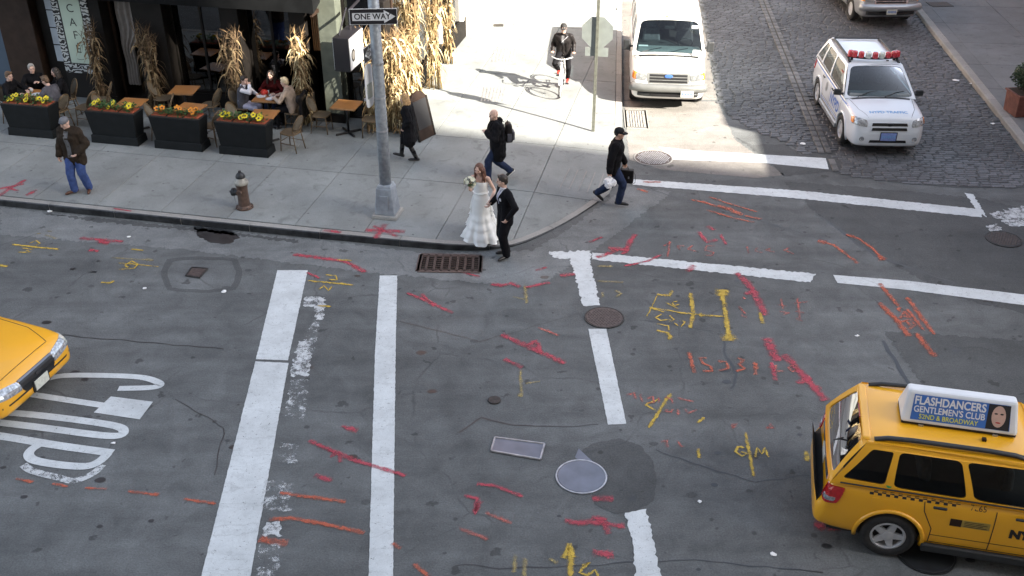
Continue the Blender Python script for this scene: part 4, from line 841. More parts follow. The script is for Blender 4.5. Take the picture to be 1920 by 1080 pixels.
def rquad(c, r_=.12, n=4):
    """rounded outline of a quad given in face parameters"""
    out = []
    for i in range(4):
        p, a, b = Vector(c[i]), Vector(c[i - 1]), Vector(c[(i + 1) % 4]); p0 = p.lerp(a, r_); p1 = p.lerp(b, r_)
        for k in range(n + 1): t = k / n; out.append(p0.lerp(p, t).lerp(p.lerp(p1, t), t))
        for k in range(1, 4): t = k / 4; q1 = b.lerp(p, r_); out.append(p1.lerp(q1, t))
    return out
def greenhouse(car, paintm, belt, roof, side_win, front_win, rear_win, bulge=.05, glassm=('car_glass', 'tint_glass', 'tint_glass'), tumble=0.02, crown=.035, roof_mat=None):
    """belt, roof = (x_rear, w_rear, z_rear, x_front, w_front, z_front)"""
    def ring(q, s): return Vector((q[3], s * q[4], q[5])), Vector((q[0], s * q[1], q[2]))
    fr = MB(); gl = []
    def face(p00, p10, p11, p01, outv, holes, bl, gm, nm):
        p00, p10, p11, p01, outv = map(Vector, (p00, p10, p11, p01, outv))
        def mp(q): s, t = q[0], q[1]; return p00.lerp(p10, s).lerp(p01.lerp(p11, s), t) + outv * (bl * 4 * s * (1 - s) + tumble * 4 * t * (1 - t))
        outer = []
        for a, b in (((0, 0), (1, 0)), ((1, 0), (1, 1)), ((1, 1), (0, 1)), ((0, 1), (0, 0))):
            for k in range(10): outer.append(Vector(a).lerp(Vector(b), k / 10).to_3d())
        hp = [[Vector((q[0], q[1], 0)) for q in rquad(h)] for h in holes]
        tri = tessellate_polygon([outer] + hp); allp = outer + [q for h in hp for q in h]
        fr.add([mp(q) for q in allp], [tuple(t_) for t_ in tri])
        for h, hq in zip(hp, holes):
            n = len(h); ed = [mp(q) for q in h]; inn = [p - outv * .035 for p in ed]; fr.add(ed + inn, [(k, (k + 1) % n, n + (k + 1) % n, n + k) for k in range(n)])
            g = MB(); c = [Vector(q) for q in hq]; vs = []
            for j in range(5):
                for i in range(9): q = c[0].lerp(c[1], i / 8).lerp(c[3].lerp(c[2], i / 8), j / 4); vs.append(mp(q) - outv * .012)
            g.add(vs, [(j * 9 + i, j * 9 + i + 1, (j + 1) * 9 + i + 1, (j + 1) * 9 + i) for j in range(4) for i in range(8)]); gl.append((nm, g, gm))
    for s in (1, -1):
        bf, br = ring(belt, s); tf, tr = ring(roof, s)
        face(br, bf, tf, tr, (0, s, .15), side_win, .015, glassm[1], 'side_window')
    bfL, brL = ring(belt, 1); bfR, brR = ring(belt, -1); tfL, trL = ring(roof, 1); tfR, trR = ring(roof, -1)
    face(bfL, bfR, tfR, tfL, Vector((.8, 0, .6)).normalized(), front_win, bulge, glassm[0], 'windshield')
    if rear_win is not None: face(brR, brL, trL, trR, Vector((-.95, 0, .3)).normalized(), rear_win, bulge * .6, glassm[2], 'rear_window')
    me = fr.mesh('cabin_frame'); setmat(me, paintm); o = mesh_obj('cabin_frame', me, car)
    for nm, g, gm in gl: g.obj(nm, MATS[gm], car, smooth=True)
    rf = MB(); vs = []; nx, ny = 20, 14
    for j in range(ny + 1):
        for i in range(nx + 1):
            a, b = i / nx, j / ny; x = roof[0] * (1 - a) + roof[3] * a; w_ = roof[1] * (1 - a) + roof[4] * a; z = roof[2] * (1 - a) + roof[5] * a; q = 2 * b - 1; e = 2 * a - 1
            bx = (bulge * .6 * (1 - q * q)) * (1 if a > .5 else -.6) * abs(e) ** 6
            z += crown * (1 - abs(q) ** 4) * (1 - abs(e) ** 6) + .02 * (1 - abs(q) ** 10) * (1 - abs(e) ** 14) - .012
            vs.append((x + bx + .008 * e ** 21, q * (w_ + .012), z))
    rf.add(vs, [(j * (nx + 1) + i, j * (nx + 1) + i + 1, (j + 1) * (nx + 1) + i + 1, (j + 1) * (nx + 1) + i) for j in range(ny) for i in range(nx)])
    ro = rf.obj('roof', roof_mat or paintm, car, smooth=True)
    return o, Proj(me), Proj(ro.data)
def wheel(car, x, y, r_, wd, s, rimr, spokes=5, steer=0):
    t = bpy.data.objects.new('wheel', None); COL.objects.link(t); t.parent = car; t.location = (x, y, r_); t.rotation_euler = (0, 0, steer)
    Mx = Matrix.Rotation(-s * math.pi / 2, 3, 'X'); h = wd / 2
    MB().lathe([(rimr, -h * .8), (rimr + .02, -h), (r_ - .03, -h), (r_ - .005, -h * .7), (r_, 0), (r_ - .005, h * .7), (r_ - .03, h), (rimr + .02, h), (rimr, h * .8)], 32, M=Mx, cap=False).obj('tyre', MATS['tyre'], t, smooth=True)
    rm = MB(); rm.lathe([(rimr, h * .85), (rimr - .025, h * .9), (rimr - .035, h * .6), (rimr - .04, -h * .5)], 32, M=Mx, cap=False)
    for k in range(spokes):
        a = 2 * math.pi * k / spokes; q = []
        for (rr_, ww, zz) in ((.05, .055, h * .72), (rimr - .03, .034, h * .8)):
            for sg in (-1, 1): q.append(Vector((rr_ * math.cos(a) - sg * ww * math.sin(a), rr_ * math.sin(a) + sg * ww * math.cos(a), zz)))
        q += [p - Vector((0, 0, .03)) for p in q]
        rm.add([Mx @ p for p in q], [(0, 1, 3, 2), (0, 2, 6, 4), (1, 5, 7, 3), (2, 3, 7, 6)])
    rm.lathe([(.075, h * .5), (.07, h * .78), (.04, h * .84), (.001, h * .84)], 16, M=Mx, cap=False); rm.obj('rim', MATS['alloy'], t, smooth=False)
    MB().lathe([(rimr - .03, 0), (.001, 0.0)], 24, M=Mx, cap=False).obj('brake_disc', MATS['hub_dark'], t)
    return t
def mirror(car, x, y, z, s, m, d=(.10, .20, .15)):
    o = MB().box((x, y + s * .13, z), d, rz=s * .15, top=(.8, .9)).obj('wing_mirror', m, car, bevel=.03)
    MB().box((x + .03, y + s * .03, z - .03), (.05, .14, .04)).obj('mirror_arm', MATS['black_plastic'], o)
    MB().box((x - d[0] / 2 - .003, y + s * .13, z), (.006, d[1] * .8, d[2] * .75)).obj('mirror_glass', MATS['chrome'], o)
def cabin(car, x0, x1, hw, zf, dashx, dashz, rows, seat_m='seat_cloth', dash_m='dash_grey', wheel_y=.36):
    MB().box(((x0 + x1) / 2, 0, zf), (x1 - x0, hw * 2, .03)).obj('cabin_floor', MATS['cabin'], car)
    MB().box((dashx, 0, dashz - .12), (.42, hw * 1.9, .24), top=(.75, .96)).obj('dashboard', MATS[dash_m], car, bevel=.04)
    for x, ys in rows:
        for y, wd in ys:
            st = MB().box((x + .22, y, zf + .12), (.48, wd, .16)).obj('seat', MATS[seat_m], car, bevel=.05)
            rot = Matrix.Rotation(-.2, 3, 'Y'); MB().box((x - .02, y, zf + .42), (.14, wd, .56), rot=rot, top=(.8, .85)).obj('seat_back', MATS[seat_m], st, bevel=.05)
            MB().box((x - .09, y, zf + .78), (.10, min(wd, .28), .17), rot=rot).obj('headrest', MATS[seat_m], st, bevel=.04)
    p = [Vector((dashx - .34 + .06 * math.sin(a), wheel_y + .18 * math.cos(a), dashz + .02 + .17 * math.sin(a))) for a in [2 * math.pi * k / 18 for k in range(18)]]
    sw = MB().tube(p, .016, 6, closed=True); sw.tube([p[0], p[9]], .014, 6); sw.tube([(dashx - .34, wheel_y, dashz + .02), (dashx - .1, wheel_y, dashz - .05)], .025, 6); sw.obj('steering_wheel', MATS['black_plastic'], car, smooth=True)

def build_suv(label, loc, rz, paintm, cat, tint, police):
    car = thing('police_car' if police else 'taxi', label, cat, loc, rz)
    S = [(2.235, section(.60, .38, .60)), (2.22, section(.72, .30, .66)), (2.16, section(.80, .25, .92, .015)), (2.04, section(.855, .23, .995, .02)), (1.80, section(.885, .23, 1.03, .025)), (1.45, section(.895, .23, 1.065, .03)), (1.12, section(.90, .23, 1.09, .03)), (.9, section(.905, .23, 1.09, .0)), (0, section(.905, .23, 1.085, 0)), (-1.2, section(.905, .23, 1.09, 0)), (-1.8, section(.895, .24, 1.10, 0)), (-2.05, section(.875, .26, 1.10, 0)), (-2.12, section(.86, .28, 1.07, 0)), (-2.16, section(.845, .30, .72)), (-2.24, section(.80, .34, .66)), (-2.26, section(.68, .40, .60))]
    me = cut_wheels(loft(S), (1.33, -1.29), .405, .905); me.polygons.foreach_set('use_smooth', [True] * len(me.polygons)); me.set_sharp_from_angle(angle=R(38)); setmat(me, paintm); mesh_obj('body', me, car); P = Proj(me)
    MB().box((0, 0, .28), (4.1, 1.5, .14)).obj('underbody', MATS['black_plastic'], car)
    belt = (-2.13, .845, 1.06, 1.13, .865, 1.065); roof = (-1.74, .66, 1.665, .30, .665, 1.66)
    sw = [((.025, .16), (.20, .13), (.175, .86), (.055, .86)), ((.235, .11), (.515, .09), (.54, .88), (.205, .88)), ((.545, .09), (.955, .06), (.93, .88), (.57, .88))]
    fo, PF, PR = greenhouse(car, paintm, belt, roof, sw, [((.03, .05), (.97, .05), (.95, .93), (.05, .93))], [((.06, .10), (.94, .10), (.90, .90), (.10, .90))], glassm=('car_glass', 'tint_glass' if tint else 'car_glass', 'tint_glass'))
    cabin(car, -2.0, 1.1, .82, 1.105 - .02, .98, 1.12, []) if False else None
    MB().box((-.45, 0, 1.10), (3.0, 1.62, .02)).obj('cabin_floor', MATS['cabin'], car)
    MB().box((.93, 0, 1.12), (.36, 1.5, .10), top=(.7, .96)).obj('dashboard', MATS['dash_grey'], car, bevel=.03)
    for x, ys in ((.05, (.36, -.36)), (-.95, (.4, 0, -.4))):
        for y in ys:
            st = MB().box((x, y, 1.24), (.16, .42, .30), top=(.7, .8)).obj('seat_back', MATS['seat_cloth'], car, bevel=.04); MB().box((x - .03, y, 1.47), (.1, .24, .15)).obj('headrest', MATS['seat_cloth'], st, bevel=.04)
    pr = [Vector((.68 + .05 * math.sin(a), .36 + .17 * math.cos(a), 1.18 + .13 * math.sin(a))) for a in [2 * math.pi * k / 16 for k in range(16)]]; MB().tube(pr, .014, 6, closed=True).obj('steering_wheel', MATS['black_plastic'], car, smooth=True)
    # arches, sills, bumpers
    for x in (1.33, -1.29):
        for s in (1, -1):
            pts = [Vector((x + .425 * math.cos(a), s * .90, .35 + .425 * math.sin(a))) for a in [R(-12) + R(204) * k / 18 for k in range(19)]]; pts = [Vector((p.x, s * (abs(P.hit((p.x, s * 1.2, max(p.z, .30)), (0, -s, 0), 0).y)), max(p.z, .25))) for p in pts]
            MB().tube(pts, .030, 8, flat=1.0).obj('wheel_arch', paintm, car, smooth=True)
            wheel(car, x, s * .80, .355, .225, s, .225, 5 if police else 5, 0)
    for s in (1, -1):
        MB().box((.02, s * .905, .285), (1.78, .07, .12)).obj('sill_step', MATS['black_plastic' if not police else 'silver_paint'], car, bevel=.02)
        mirror(car, .93, s * .86, 1.16, s, MATS['black_plastic'])
        for x in (-.76, .22):
            MB().box((x, s * .918, .965), (.17, .03, .035)).obj('door_handle', MATS['black_plastic'], car, bevel=.012)
        sm = MB()
        for pts in ([(.98, s, 1.03), (.98, s, .36)], [(-.08, s, 1.04), (-.08, s, .36)], [(-.95, s, 1.04), (-.93, s, .86)], [(-.93, s, .86), (-.80, s, .60), (-.80, s, .36)], [(-.8, s, .37), (.98, s, .37)]): P.strip(pts, (0, -s, 0), .012, .003, sm)
        P.strip([(-.80, s, .50), (.98, s, .50)], (0, -s, 0), .010, .003, sm); sm.obj('door_seam', MATS['seam'], car)
        if not police: P.quad([(-1.58, s, .80), (-1.40, s, .80), (-1.40, s, .95), (-1.58, s, .95)], (0, -s, 0), .004, 3, 3, .06, .006).obj('fuel_flap', paintm, car)
        MB().tube([PF.hit((-2.0 + 3.0 * k / 10, s * 1.2, 1.095), (0, -s, 0), .006) for k in range(11)], .011, 6).obj('belt_trim', MATS['black_plastic'], car)
        rl = MB(); zz = [(-1.66, 1.672), (-1.5, 1.715), (-1.2, 1.73), (-.3, 1.728), (.02, 1.712), (.2, 1.668)]; rl.tube([(x, s * .60, z) for x, z in zz], .036, 8, flat=.8); rl.obj('roof_rail', MATS['black_plastic'], car, smooth=True)
        # lamps
        tl = P.quad([(-2.25, s * .76, .74), (-2.02, s * .93, .76), (-1.97, s * .93, 1.02), (-2.2, s * .80, 1.0)], (.62, -s * .78, 0), .022, 6, 5, .12, .03); tlo = tl.obj('tail_light', MATS['lamp_red'], car, smooth=False)
        P.quad([(-2.22, s * .80, .79), (-2.06, s * .92, .80), (-2.05, s * .92, .86), (-2.2, s * .81, .85)], (.62, -s * .78, 0), .030, 5, 2, .1, .01).obj('reverse_lens', MATS['lamp_clear'], tlo)
        hl = P.quad([(2.2, s * .50, .74), (2.02, s * .88, .78), (1.94, s * .88, .97), (2.14, s * .52, .91)], (-.86, -s * .42, -.28), .014, 7, 5, .12, .03); ho = hl.obj('headlight', MATS['lamp_clear'], car)
        P.quad([(2.06, s * .80, .80), (1.98, s * .9, .82), (1.93, s * .9, .94), (2.02, s * .80, .94)], (-.6, -s * .75, -.2), .022, 3, 3, .1, .02).obj('indicator', MATS['lamp_amber'], ho)
        fg = P.hit((2.6, s * .62, .47), (-1, 0, 0), .01); MB().lathe([(.06, 0), (.055, .02), (.04, .012), (.001, .01)], 14, fg, M=Matrix.Rotation(math.pi / 2, 3, 'Y'), cap=False).obj('fog_lamp', MATS['lamp_clear'], car)
    gr = P.quad([(2.6, -.46, .70), (2.6, .46, .70), (2.6, .43, .90), (2.6, -.43, .90)], (-1, 0, -.1), .012, 8, 4, .05, .03); go = gr.obj('grille', MATS['silver_paint'] if not police else paintm, car)
    for z in (.715, .825): P.quad([(2.6, -.42, z), (2.6, .42, z), (2.6, .40, z + .068), (2.6, -.40, z + .068)], (-1, 0, -.1), .020, 8, 1, 0, .012).obj('grille_slot', MATS['grille_black'], go)
    ov = MB().lathe([(.085, 0), (.08, .012), (.001, .016)], 20, P.hit((2.6, 0, .815), (-1, 0, 0), .018), M=Matrix.Rotation(math.pi / 2, 3, 'Y') @ Matrix.Diagonal((.45, 1, 1)), cap=False); ov.obj('badge', MATS['grille_black'], go)
    P.quad([(2.6, -.44, .375), (2.6, .44, .375), (2.6, .42, .44), (2.6, -.42, .44)], (-1, 0, 0), .008, 8, 1, 0, .01).obj('air_intake', MATS['grille_black'], car)
    c = P.hit((2.6, 0, .53), (-1, 0, 0), .016); pl = MB().box(c, (.012, .36, .19)).obj('number_plate', MATS['plate_blue' if police else 'plate_cream'], car, bevel=.004); MB().box(c - Vector((.006, 0, 0)), (.006, .40, .23)).obj('plate_frame', MATS['ink'], pl)
    t = MB(); [t.box(c + Vector((.009, -.13 + .045 * k, 0)), (.004, .024, .075 - .014 * (k % 3))) for k in range(7)]; t.obj('plate_marks', MATS['ink' if not police else 'sticker_light'], pl)
    hs = MB()
    for s in (1, -1): P.strip([(2.1, s * .50, 1.4), (1.75, s * .66, 1.4), (1.15, s * .76, 1.4)], (0, 0, -1), .010, .002, hs)
    hs.obj('hood_seam', MATS['seam'], car)
    P.quad([(1.10, -.78, 1.3), (1.10, .78, 1.3), (1.22, .72, 1.3), (1.22, -.72, 1.3)], (0, 0, -1), .006, 8, 1, .05, .008).obj('wiper_cowl', MATS['black_plastic'], car)
    for y in (.1, -.55): MB().tube([(1.16, y, 1.125), (1.02, y + .30, 1.20), (.98, y + .50, 1.215)], .009, 5).obj('wiper', MATS['ink'], car)
    # rear
    c = P.hit((-2.8, 0, .88), (1, 0, 0), .012); tp = MB().box(c, (.012, .31, .16)).obj('number_plate', MATS['plate_cream'], car); P.quad([(-2.6, .62, .93), (-2.6, -.62, .93), (-2.6, -.6, 1.0), (-2.6, .6, 1.0)], (1, 0, 0), .016, 8, 1, 0, .02).obj('tailgate_trim', MATS['chrome'], car)
    P.quad([(-2.30, .70, .9), (-2.30, -.70, .9), (-2.16, -.76, .9), (-2.16, .76, .9)], (0, 0, -1), .010, 10, 2, .08, .02).obj('bumper_step', MATS['black_plastic'], car)
    sp = MB().box((-1.75, 0, 1.668), (.12, 1.24, .035), top=(.8, .95)).obj('rear_spoiler', paintm, car, bevel=.02); MB().box((-1.815, 0, 1.66), (.01, .3, .02)).obj('brake_light', MATS['lamp_red'], sp)
    MB().tube([(-2.1, -.05, 1.12), (-2.02, -.2, 1.3), (-1.99, -.3, 1.4)], .012, 5).obj('rear_wiper', MATS['ink'], car)
    return car, P, PF, PR

# --- yellow taxi, rear quarter at the right edge
def heading(a, b): d = b - a; return math.atan2(d.y, d.x)
# rear right wheel of the taxi meets the road at a surveyed spot; it points right and a little towards the camera
TA = R(-13.0); wr = G(1655, 1042); ax = Vector((math.cos(TA), math.sin(TA), 0)); ay = Vector((-math.sin(TA), math.cos(TA), 0))
tl_ = wr + ax * 1.29 + ay * .89
taxi, P, PF, PR = build_suv('yellow taxi SUV with a lit-up style roof advert leaving at the lower right', tl_, TA, MATS['taxi_yellow'], 'taxi', True, False)
taxi['label'] = 'yellow taxi SUV with a blue roof advert box at the lower right'
for s in (1, -1):
    ck = MB()
    for k in range(22):
        for r_ in range(2):
            if (k + r_) % 2 == 0: x = -1.62 + k * .05; P.quad([(x, s, .985 + r_ * .03), (x + .05, s, .985 + r_ * .03), (x + .05, s, 1.015 + r_ * .03), (x, s, 1.015 + r_ * .03)], (0, -s, 0), .003, 1, 1, 0, .002, ck)
    ck.obj('checker_band', MATS['ink'], taxi)
    P.text('7L65', .10, (-.30, s, 1.0), (-s, 0, 0), (0, 0, 1), (0, -s, 0)).obj('medallion_number', MATS['ink'], taxi)
    P.text('NYC', .17, (.30 if s < 0 else .70, s, .70), (-s, 0, 0), (0, 0, 1), (0, -s, 0), bold=.012).obj('door_lettering', MATS['ink'], taxi)
    dm = MB().lathe([(.13, 0), (.001, .0)], 24, cap=False); dm.v = [P.hit(Vector(((.64 if s < 0 else .36) + p.x, s, .70 + p.y)), (0, -s, 0), .004) for p in dm.v]; dm.obj('door_disc', MATS['ink'], taxi)
    P.text('T', .20, (.64 if s < 0 else .36, s, .70), (-s, 0, 0), (0, 0, 1), (0, -s, 0), off=.007, bold=.012).obj('door_lettering', MATS['taxi_yellow'], taxi)
    fp = P.quad([(-.60, s, .70), (-.12, s, .70), (-.12, s, .81), (-.60, s, .81)], (0, -s, 0), .003, 5, 2, 0, .002).obj('fare_panel', MATS['gold'], taxi)
    P.quad([(-.60, s, .70), (-.46, s, .70), (-.46, s, .81), (-.60, s, .81)], (0, -s, 0), .006, 2, 2, 0, .002).obj('fare_mark', MATS['brown_wood'], fp)
    for k in range(4): P.quad([(-.43, s, .715 + .024 * k), (-.15 - .05 * (k % 2), s, .715 + .024 * k), (-.15 - .05 * (k % 2), s, .722 + .024 * k), (-.43, s, .722 + .024 * k)], (0, -s, 0), .006, 3, 1, 0, .001).obj('fare_line', MATS['seam'], fp)
    MB().lathe([(.036, 0), (.036, .004), (.001, .004)], 16, (-1.405, s * .838, 1.15), M=Matrix.Rotation(-s * (math.pi / 2 - .28), 3, 'X'), cap=False).obj('green_sticker', MATS['lens_green'], taxi)
# roof advert: wedge box, white surround, blue posters on both sides
ad = bpy.data.objects.new('roof_advert', None); COL.objects.link(ad); ad.parent = taxi; ad.location = (-.62, 0, 1.715); ad['label'] = 'white wedge-shaped roof advert box with blue posters'
LA, HA = 1.42, .40
mb = MB().box((0, 0, HA / 2 + .03), (LA, .50, HA), top=(.93, .30)); mb.obj('casing', MATS['sign_white'], ad, bevel=.035)
MB().box((0, 0, .018), (LA * .98, .46, .045)).obj('base_rail', MATS['ink'], ad, bevel=.01)
for x in (-.45, .45): MB().box((x, 0, -.01), (.06, .5, .05)).obj('mount_foot', MATS['steel_edge'], ad)
for s in (1, -1):
    sl_ = math.atan2((.25 - .075), HA)
    def sp(x, t, off): n = Vector((0, s * math.cos(sl_), math.sin(sl_))); y = .25 + (.075 - .25) * t; return Vector((x, s * y, .03 + HA * t)) + n * off
    x0, x1 = -.60, .60
    pb_ = MB().poly([sp(x0 * -s if False else x0, .12, .004), sp(x1, .12, .004), sp(x1 * .965, .88, .004), sp(x0 * .965, .88, .004)][::(-1 if s > 0 else 1)]).obj('poster', MATS['ad_blue'], ad)
    ex = -s
    for txt, size, t0, m, bd, cx, sx in (('FLASHDANCERS', .135, .70, 'sign_white', .004, -.14, 1.0), ("GENTLEMEN'S CLUB", .105, .44, 'sign_white', .002, -.14, .93), ('52ND & BROADWAY', .08, .23, 'ad_yellow', .001, -.14, .95)):
        t = text_mesh(txt, size, bd, sx=sx); wmax = max(p.x for p in t.v) - min(p.x for p in t.v); kx = min(1, .86 / wmax)
        t.v = [sp(ex * (cx + p.x * kx), t0 + p.y / HA, .007) for p in t.v]; t.obj('poster_lettering', MATS[m], pb_)
    fx = ex * .45
    fb = MB().poly([sp(fx - .14, .13, .006), sp(fx + .14, .13, .006), sp(fx + .13, .87, .006), sp(fx - .13, .87, .006)]); fb.obj('poster_backdrop', MATS['ink'], pb_)
    fc = MB().lathe([(1, 0), (.001, 0)], 20, cap=False); fc.v = [sp(fx + p.x * .085, .52 + p.y * .32, .009) for p in fc.v]; fc.obj('poster_face', MATS['skin_print'], pb_)
    for dx, dy, w_, h_ in ((-.035, .60, .022, .025), (.035, .60, .022, .025), (0, .34, .032, .02)):
        fe = MB().lathe([(1, 0), (.001, 0)], 10, cap=False); fe.v = [sp(fx + dx + p.x * w_, dy + p.y * h_, .011) for p in fe.v]; fe.obj('poster_feature', MATS['ink' if dy > .5 else 'lamp_red'], pb_)
MB().tube([(.15, -.58, 1.69), (.15, -.58, 1.735)], .035, 12).obj('antenna_base', MATS['ink'], taxi); MB().box((-.32, -.36, 1.712), (.05, .05, .05)).obj('cable_clip', MATS['brown_wood'], taxi)

# --- police SUV on the cobbles, nose towards the camera
fw, rw_ = G(1574, 270, .03), G(1528, 193, .03)        # its right-hand wheels
PA = heading(rw_, fw); ax = Vector((math.cos(PA), math.sin(PA), 0)); ay = Vector((-math.sin(PA), math.cos(PA), 0))
mid = (fw + rw_) / 2; pl_ = mid + ay * .88 - ax * .02
cop, P, PF, PR = build_suv('white police SUV with red and white roof lights on the cobbles', pl_, PA, MATS['police_white'], 'police car', False, True)
for s in (1, -1):
    P.text('NYPD', .36, (.45, s, .70), (-s, 0, 0), (0, 0, 1), (0, -s, 0), bold=.012, sx=.95).obj('door_lettering', MATS['sticker_blue'], cop)
    P.quad([(-2.0, s, .985), (1.6, s, .985), (1.6, s, 1.015), (-2.0, s, 1.015)], (0, -s, 0), .003, 24, 1, 0, .002).obj('blue_stripe', MATS['sticker_blue'], cop); P.quad([(-.85, s, .42), (.88, s, .42), (.88, s, .445), (-.85, s, .445)], (0, -s, 0), .003, 12, 1, 0, .002).obj('blue_stripe', MATS['sticker_blue'], cop)
    bdg = MB().lathe([(.1, 0), (.001, 0)], 18, cap=False); bdg.v = [P.hit((-.45 + p.x, s, .80 + p.y * 1.25), (0, -s, 0), .004) for p in bdg.v]; bdg.obj('door_crest', MATS['silver_paint'], cop)
P.text('NYPD TRAFFIC', .135, (1.93, 0, 1.4), (0, 1, 0), (-1, 0, 0), (0, 0, -1), bold=.004).obj('hood_lettering', mat('sticker_light', (0.16, 0.34, 0.60), .5, var=.05), cop)
lb = bpy.data.objects.new('light_bar', None); COL.objects.link(lb); lb.parent = cop; lb.location = (.0, 0, 1.70); lb['label'] = 'roof bar of red and clear emergency lamps'
bar = []
for k in range(13): a = k / 12 * 2 - 1; bar.append(Vector((.16 * (1 - a * a), a * .60, .06)))
MB().tube(bar, .05, 8, flat=.6).obj('bar', MATS['ink'], lb)
for s in (-1, 1): MB().box((.03, s * .52, .015), (.06, .05, .09)).obj('bar_foot', MATS['ink'], lb)
for k, (a, m) in enumerate(((-.95, 'lens_red'), (-.80, 'lens_red'), (-.55, 'lens_red'), (-.27, 'lens_clear'), (0, 'lens_red'), (.27, 'lens_clear'), (.55, 'lens_red'), (.82, 'lens_red'), (.97, 'lens_red'))):
    MB().lathe([(.066, 0), (.074, .02), (.072, .12), (.054, .15), (.001, .155)], 12, (.16 * (1 - a * a) + .02, a * .60, .075), cap=False).obj('lamp', MATS[m], lb, smooth=True)
MB().box((.12, .34, 1.70), (.04, .06, .02)).obj('antenna', MATS['ink'], cop)
mb = MB(); mb.tube([(-1.6, .58, 1.73), (-1.6, -.58, 1.73)], .022, 6); mb.obj('roof_crossbar', MATS['black_plastic'], cop)

# --- white van parked in the sun, nose towards the camera; the same body in silver further back
mat('bumper_grey', (0.17, 0.175, 0.17), .4, .3, var=.1); mat('lamp_sunny', (0.22, 0.23, 0.23), .2, .3, var=.4, scale=16, coat=.6)
def build_van(name, label, loc, rz, pm, cat, silver):
    van = thing(name, label, cat, loc, rz)
    S = [(2.76, section(.70, .42, .66)), (2.72, section(.86, .36, .74)), (2.64, section(.94, .32, .98, .01)), (2.5, section(.965, .30, 1.10, .02)), (2.2, section(.985, .30, 1.20, .03)), (1.86, section(1.0, .30, 1.28, .03)), (1.6, section(1.005, .30, 1.30, 0)), (0, section(1.01, .30, 1.30, 0)), (-2.3, section(1.0, .30, 1.30, 0)), (-2.62, section(.98, .32, 1.28, 0)), (-2.70, section(.92, .36, 1.2, 0))]
    me = cut_wheels(loft(S), (1.78, -1.72), .42, 1.0); me.polygons.foreach_set('use_smooth', [True] * len(me.polygons)); me.set_sharp_from_angle(angle=R(38)); setmat(me, pm); mesh_obj('body', me, van); P = Proj(me)
    MB().box((0, 0, .34), (5.0, 1.6, .16)).obj('underbody', MATS['black_plastic'], van)
    belt = (-2.62, .965, 1.27, 1.94, .965, 1.26); roof = (-2.55, .86, 2.04, 1.12, .83, 2.02)
    sw = [((.70, .10), (.955, .07), (.93, .84), (.72, .84)), ((.40, .10), (.66, .10), (.66, .84), (.40, .84)), ((.06, .10), (.36, .10), (.36, .84), (.06, .84))]
    fo, PF, PR = greenhouse(van, pm, belt, roof, sw, [((.035, .06), (.965, .06), (.95, .93), (.05, .93))], [((.08, .2), (.92, .2), (.90, .86), (.10, .86))], bulge=.10, glassm=('car_glass', 'tint_glass', 'tint_glass'), crown=.05)
    MB().box((-.4, 0, 1.31), (4.2, 1.84, .02)).obj('cabin_floor', MATS['cabin'], van)
    MB().box((1.66, 0, 1.33), (.52, 1.72, .14), top=(.7, .96)).obj('dashboard', MATS['dash_grey'], van, bevel=.04)
    for x, ys in ((.75, (.45, -.45)), (-.3, (.5, 0, -.5))):
        for y in ys:
            st = MB().box((x, y, 1.48), (.16, .5, .36), top=(.7, .85)).obj('seat_back', MATS['seat_cloth'], van, bevel=.05); MB().box((x - .03, y, 1.75), (.1, .28, .17)).obj('headrest', MATS['seat_cloth'], st, bevel=.04)
    pr = [Vector((1.30 + .06 * math.sin(a), .45 + .19 * math.cos(a), 1.42 + .15 * math.sin(a))) for a in [2 * math.pi * k / 16 for k in range(16)]]; MB().tube(pr, .016, 6, closed=True).obj('steering_wheel', MATS['black_plastic'], van, smooth=True)
    MB().poly([(1.50, -.55, 1.405), (1.50, -.80, 1.405), (1.62, -.80, 1.405), (1.62, -.55, 1.405)]).obj('dash_paper', MATS['litter_white'], van)
    for y0 in (.62,): PF.quad([(2, y0, 1.32), (2, y0 + .2, 1.32), (2, y0 + .2, 1.46), (2, y0, 1.46)], Vector((-.8, 0, -.6)), .012, 2, 2, 0, .002).obj('window_sticker', MATS['litter_white'], van)
    PF.quad([(1.5, .58, 1.88), (1.5, .74, 1.88), (1.45, .74, 1.95), (1.45, .58, 1.95)], Vector((-.8, 0, -.6)), .012, 2, 2, 0, .002).obj('window_sticker', MATS['litter_white'], van)
    MB().box((1.36, 0, 1.86), (.06, .26, .07)).obj('inside_mirror', MATS['ink'], van)
    for x in (1.78, -1.72):
        for s in (1, -1): wheel(van, x, s * .86, .37, .235, s, .215, 8)
    for s in (1, -1):
        mirror(van, 1.55, s * .98, 1.42, s, MATS['black_plastic'], (.12, .20, .28))
        hl = P.quad([(2.9, s * .60, .86), (2.72, s * .86, .86), (2.68, s * .86, 1.02), (2.86, s * .60, 1.02)], (-.95, -s * .12, -.15), .02, 4, 3, .08, .03).obj('headlight', MATS['lamp_sunny'], van)
        P.quad([(2.70, s * .865, .85), (2.55, s * .99, .86), (2.50, s * .99, 1.03), (2.66, s * .865, 1.03)], (-.75, -s * .62, -.1), .014, 3, 3, .05, .03).obj('indicator', MATS['lamp_amber'], hl)
        P.quad([(-2.8, s * .80, .95), (-2.8, s * .97, .95), (-2.8, s * .97, 1.25), (-2.8, s * .80, 1.25)], (1, 0, 0), .02, 2, 3, .05, .03).obj('tail_light', MATS['lamp_red'], van)
        sm = MB()
        for pts in ([(1.55, s, 1.24), (1.5, s, .42)], [(.45, s, 1.24), (.45, s, .42)], [(-.75, s, 1.24), (-.75, s, .42)]): P.strip(pts, (0, -s, 0), .012, .003, sm)
        sm.obj('door_seam', MATS['seam'], van)
        MB().box((.6, s * 1.012, .98), (.16, .03, .04)).obj('door_handle', MATS['black_plastic'], van)
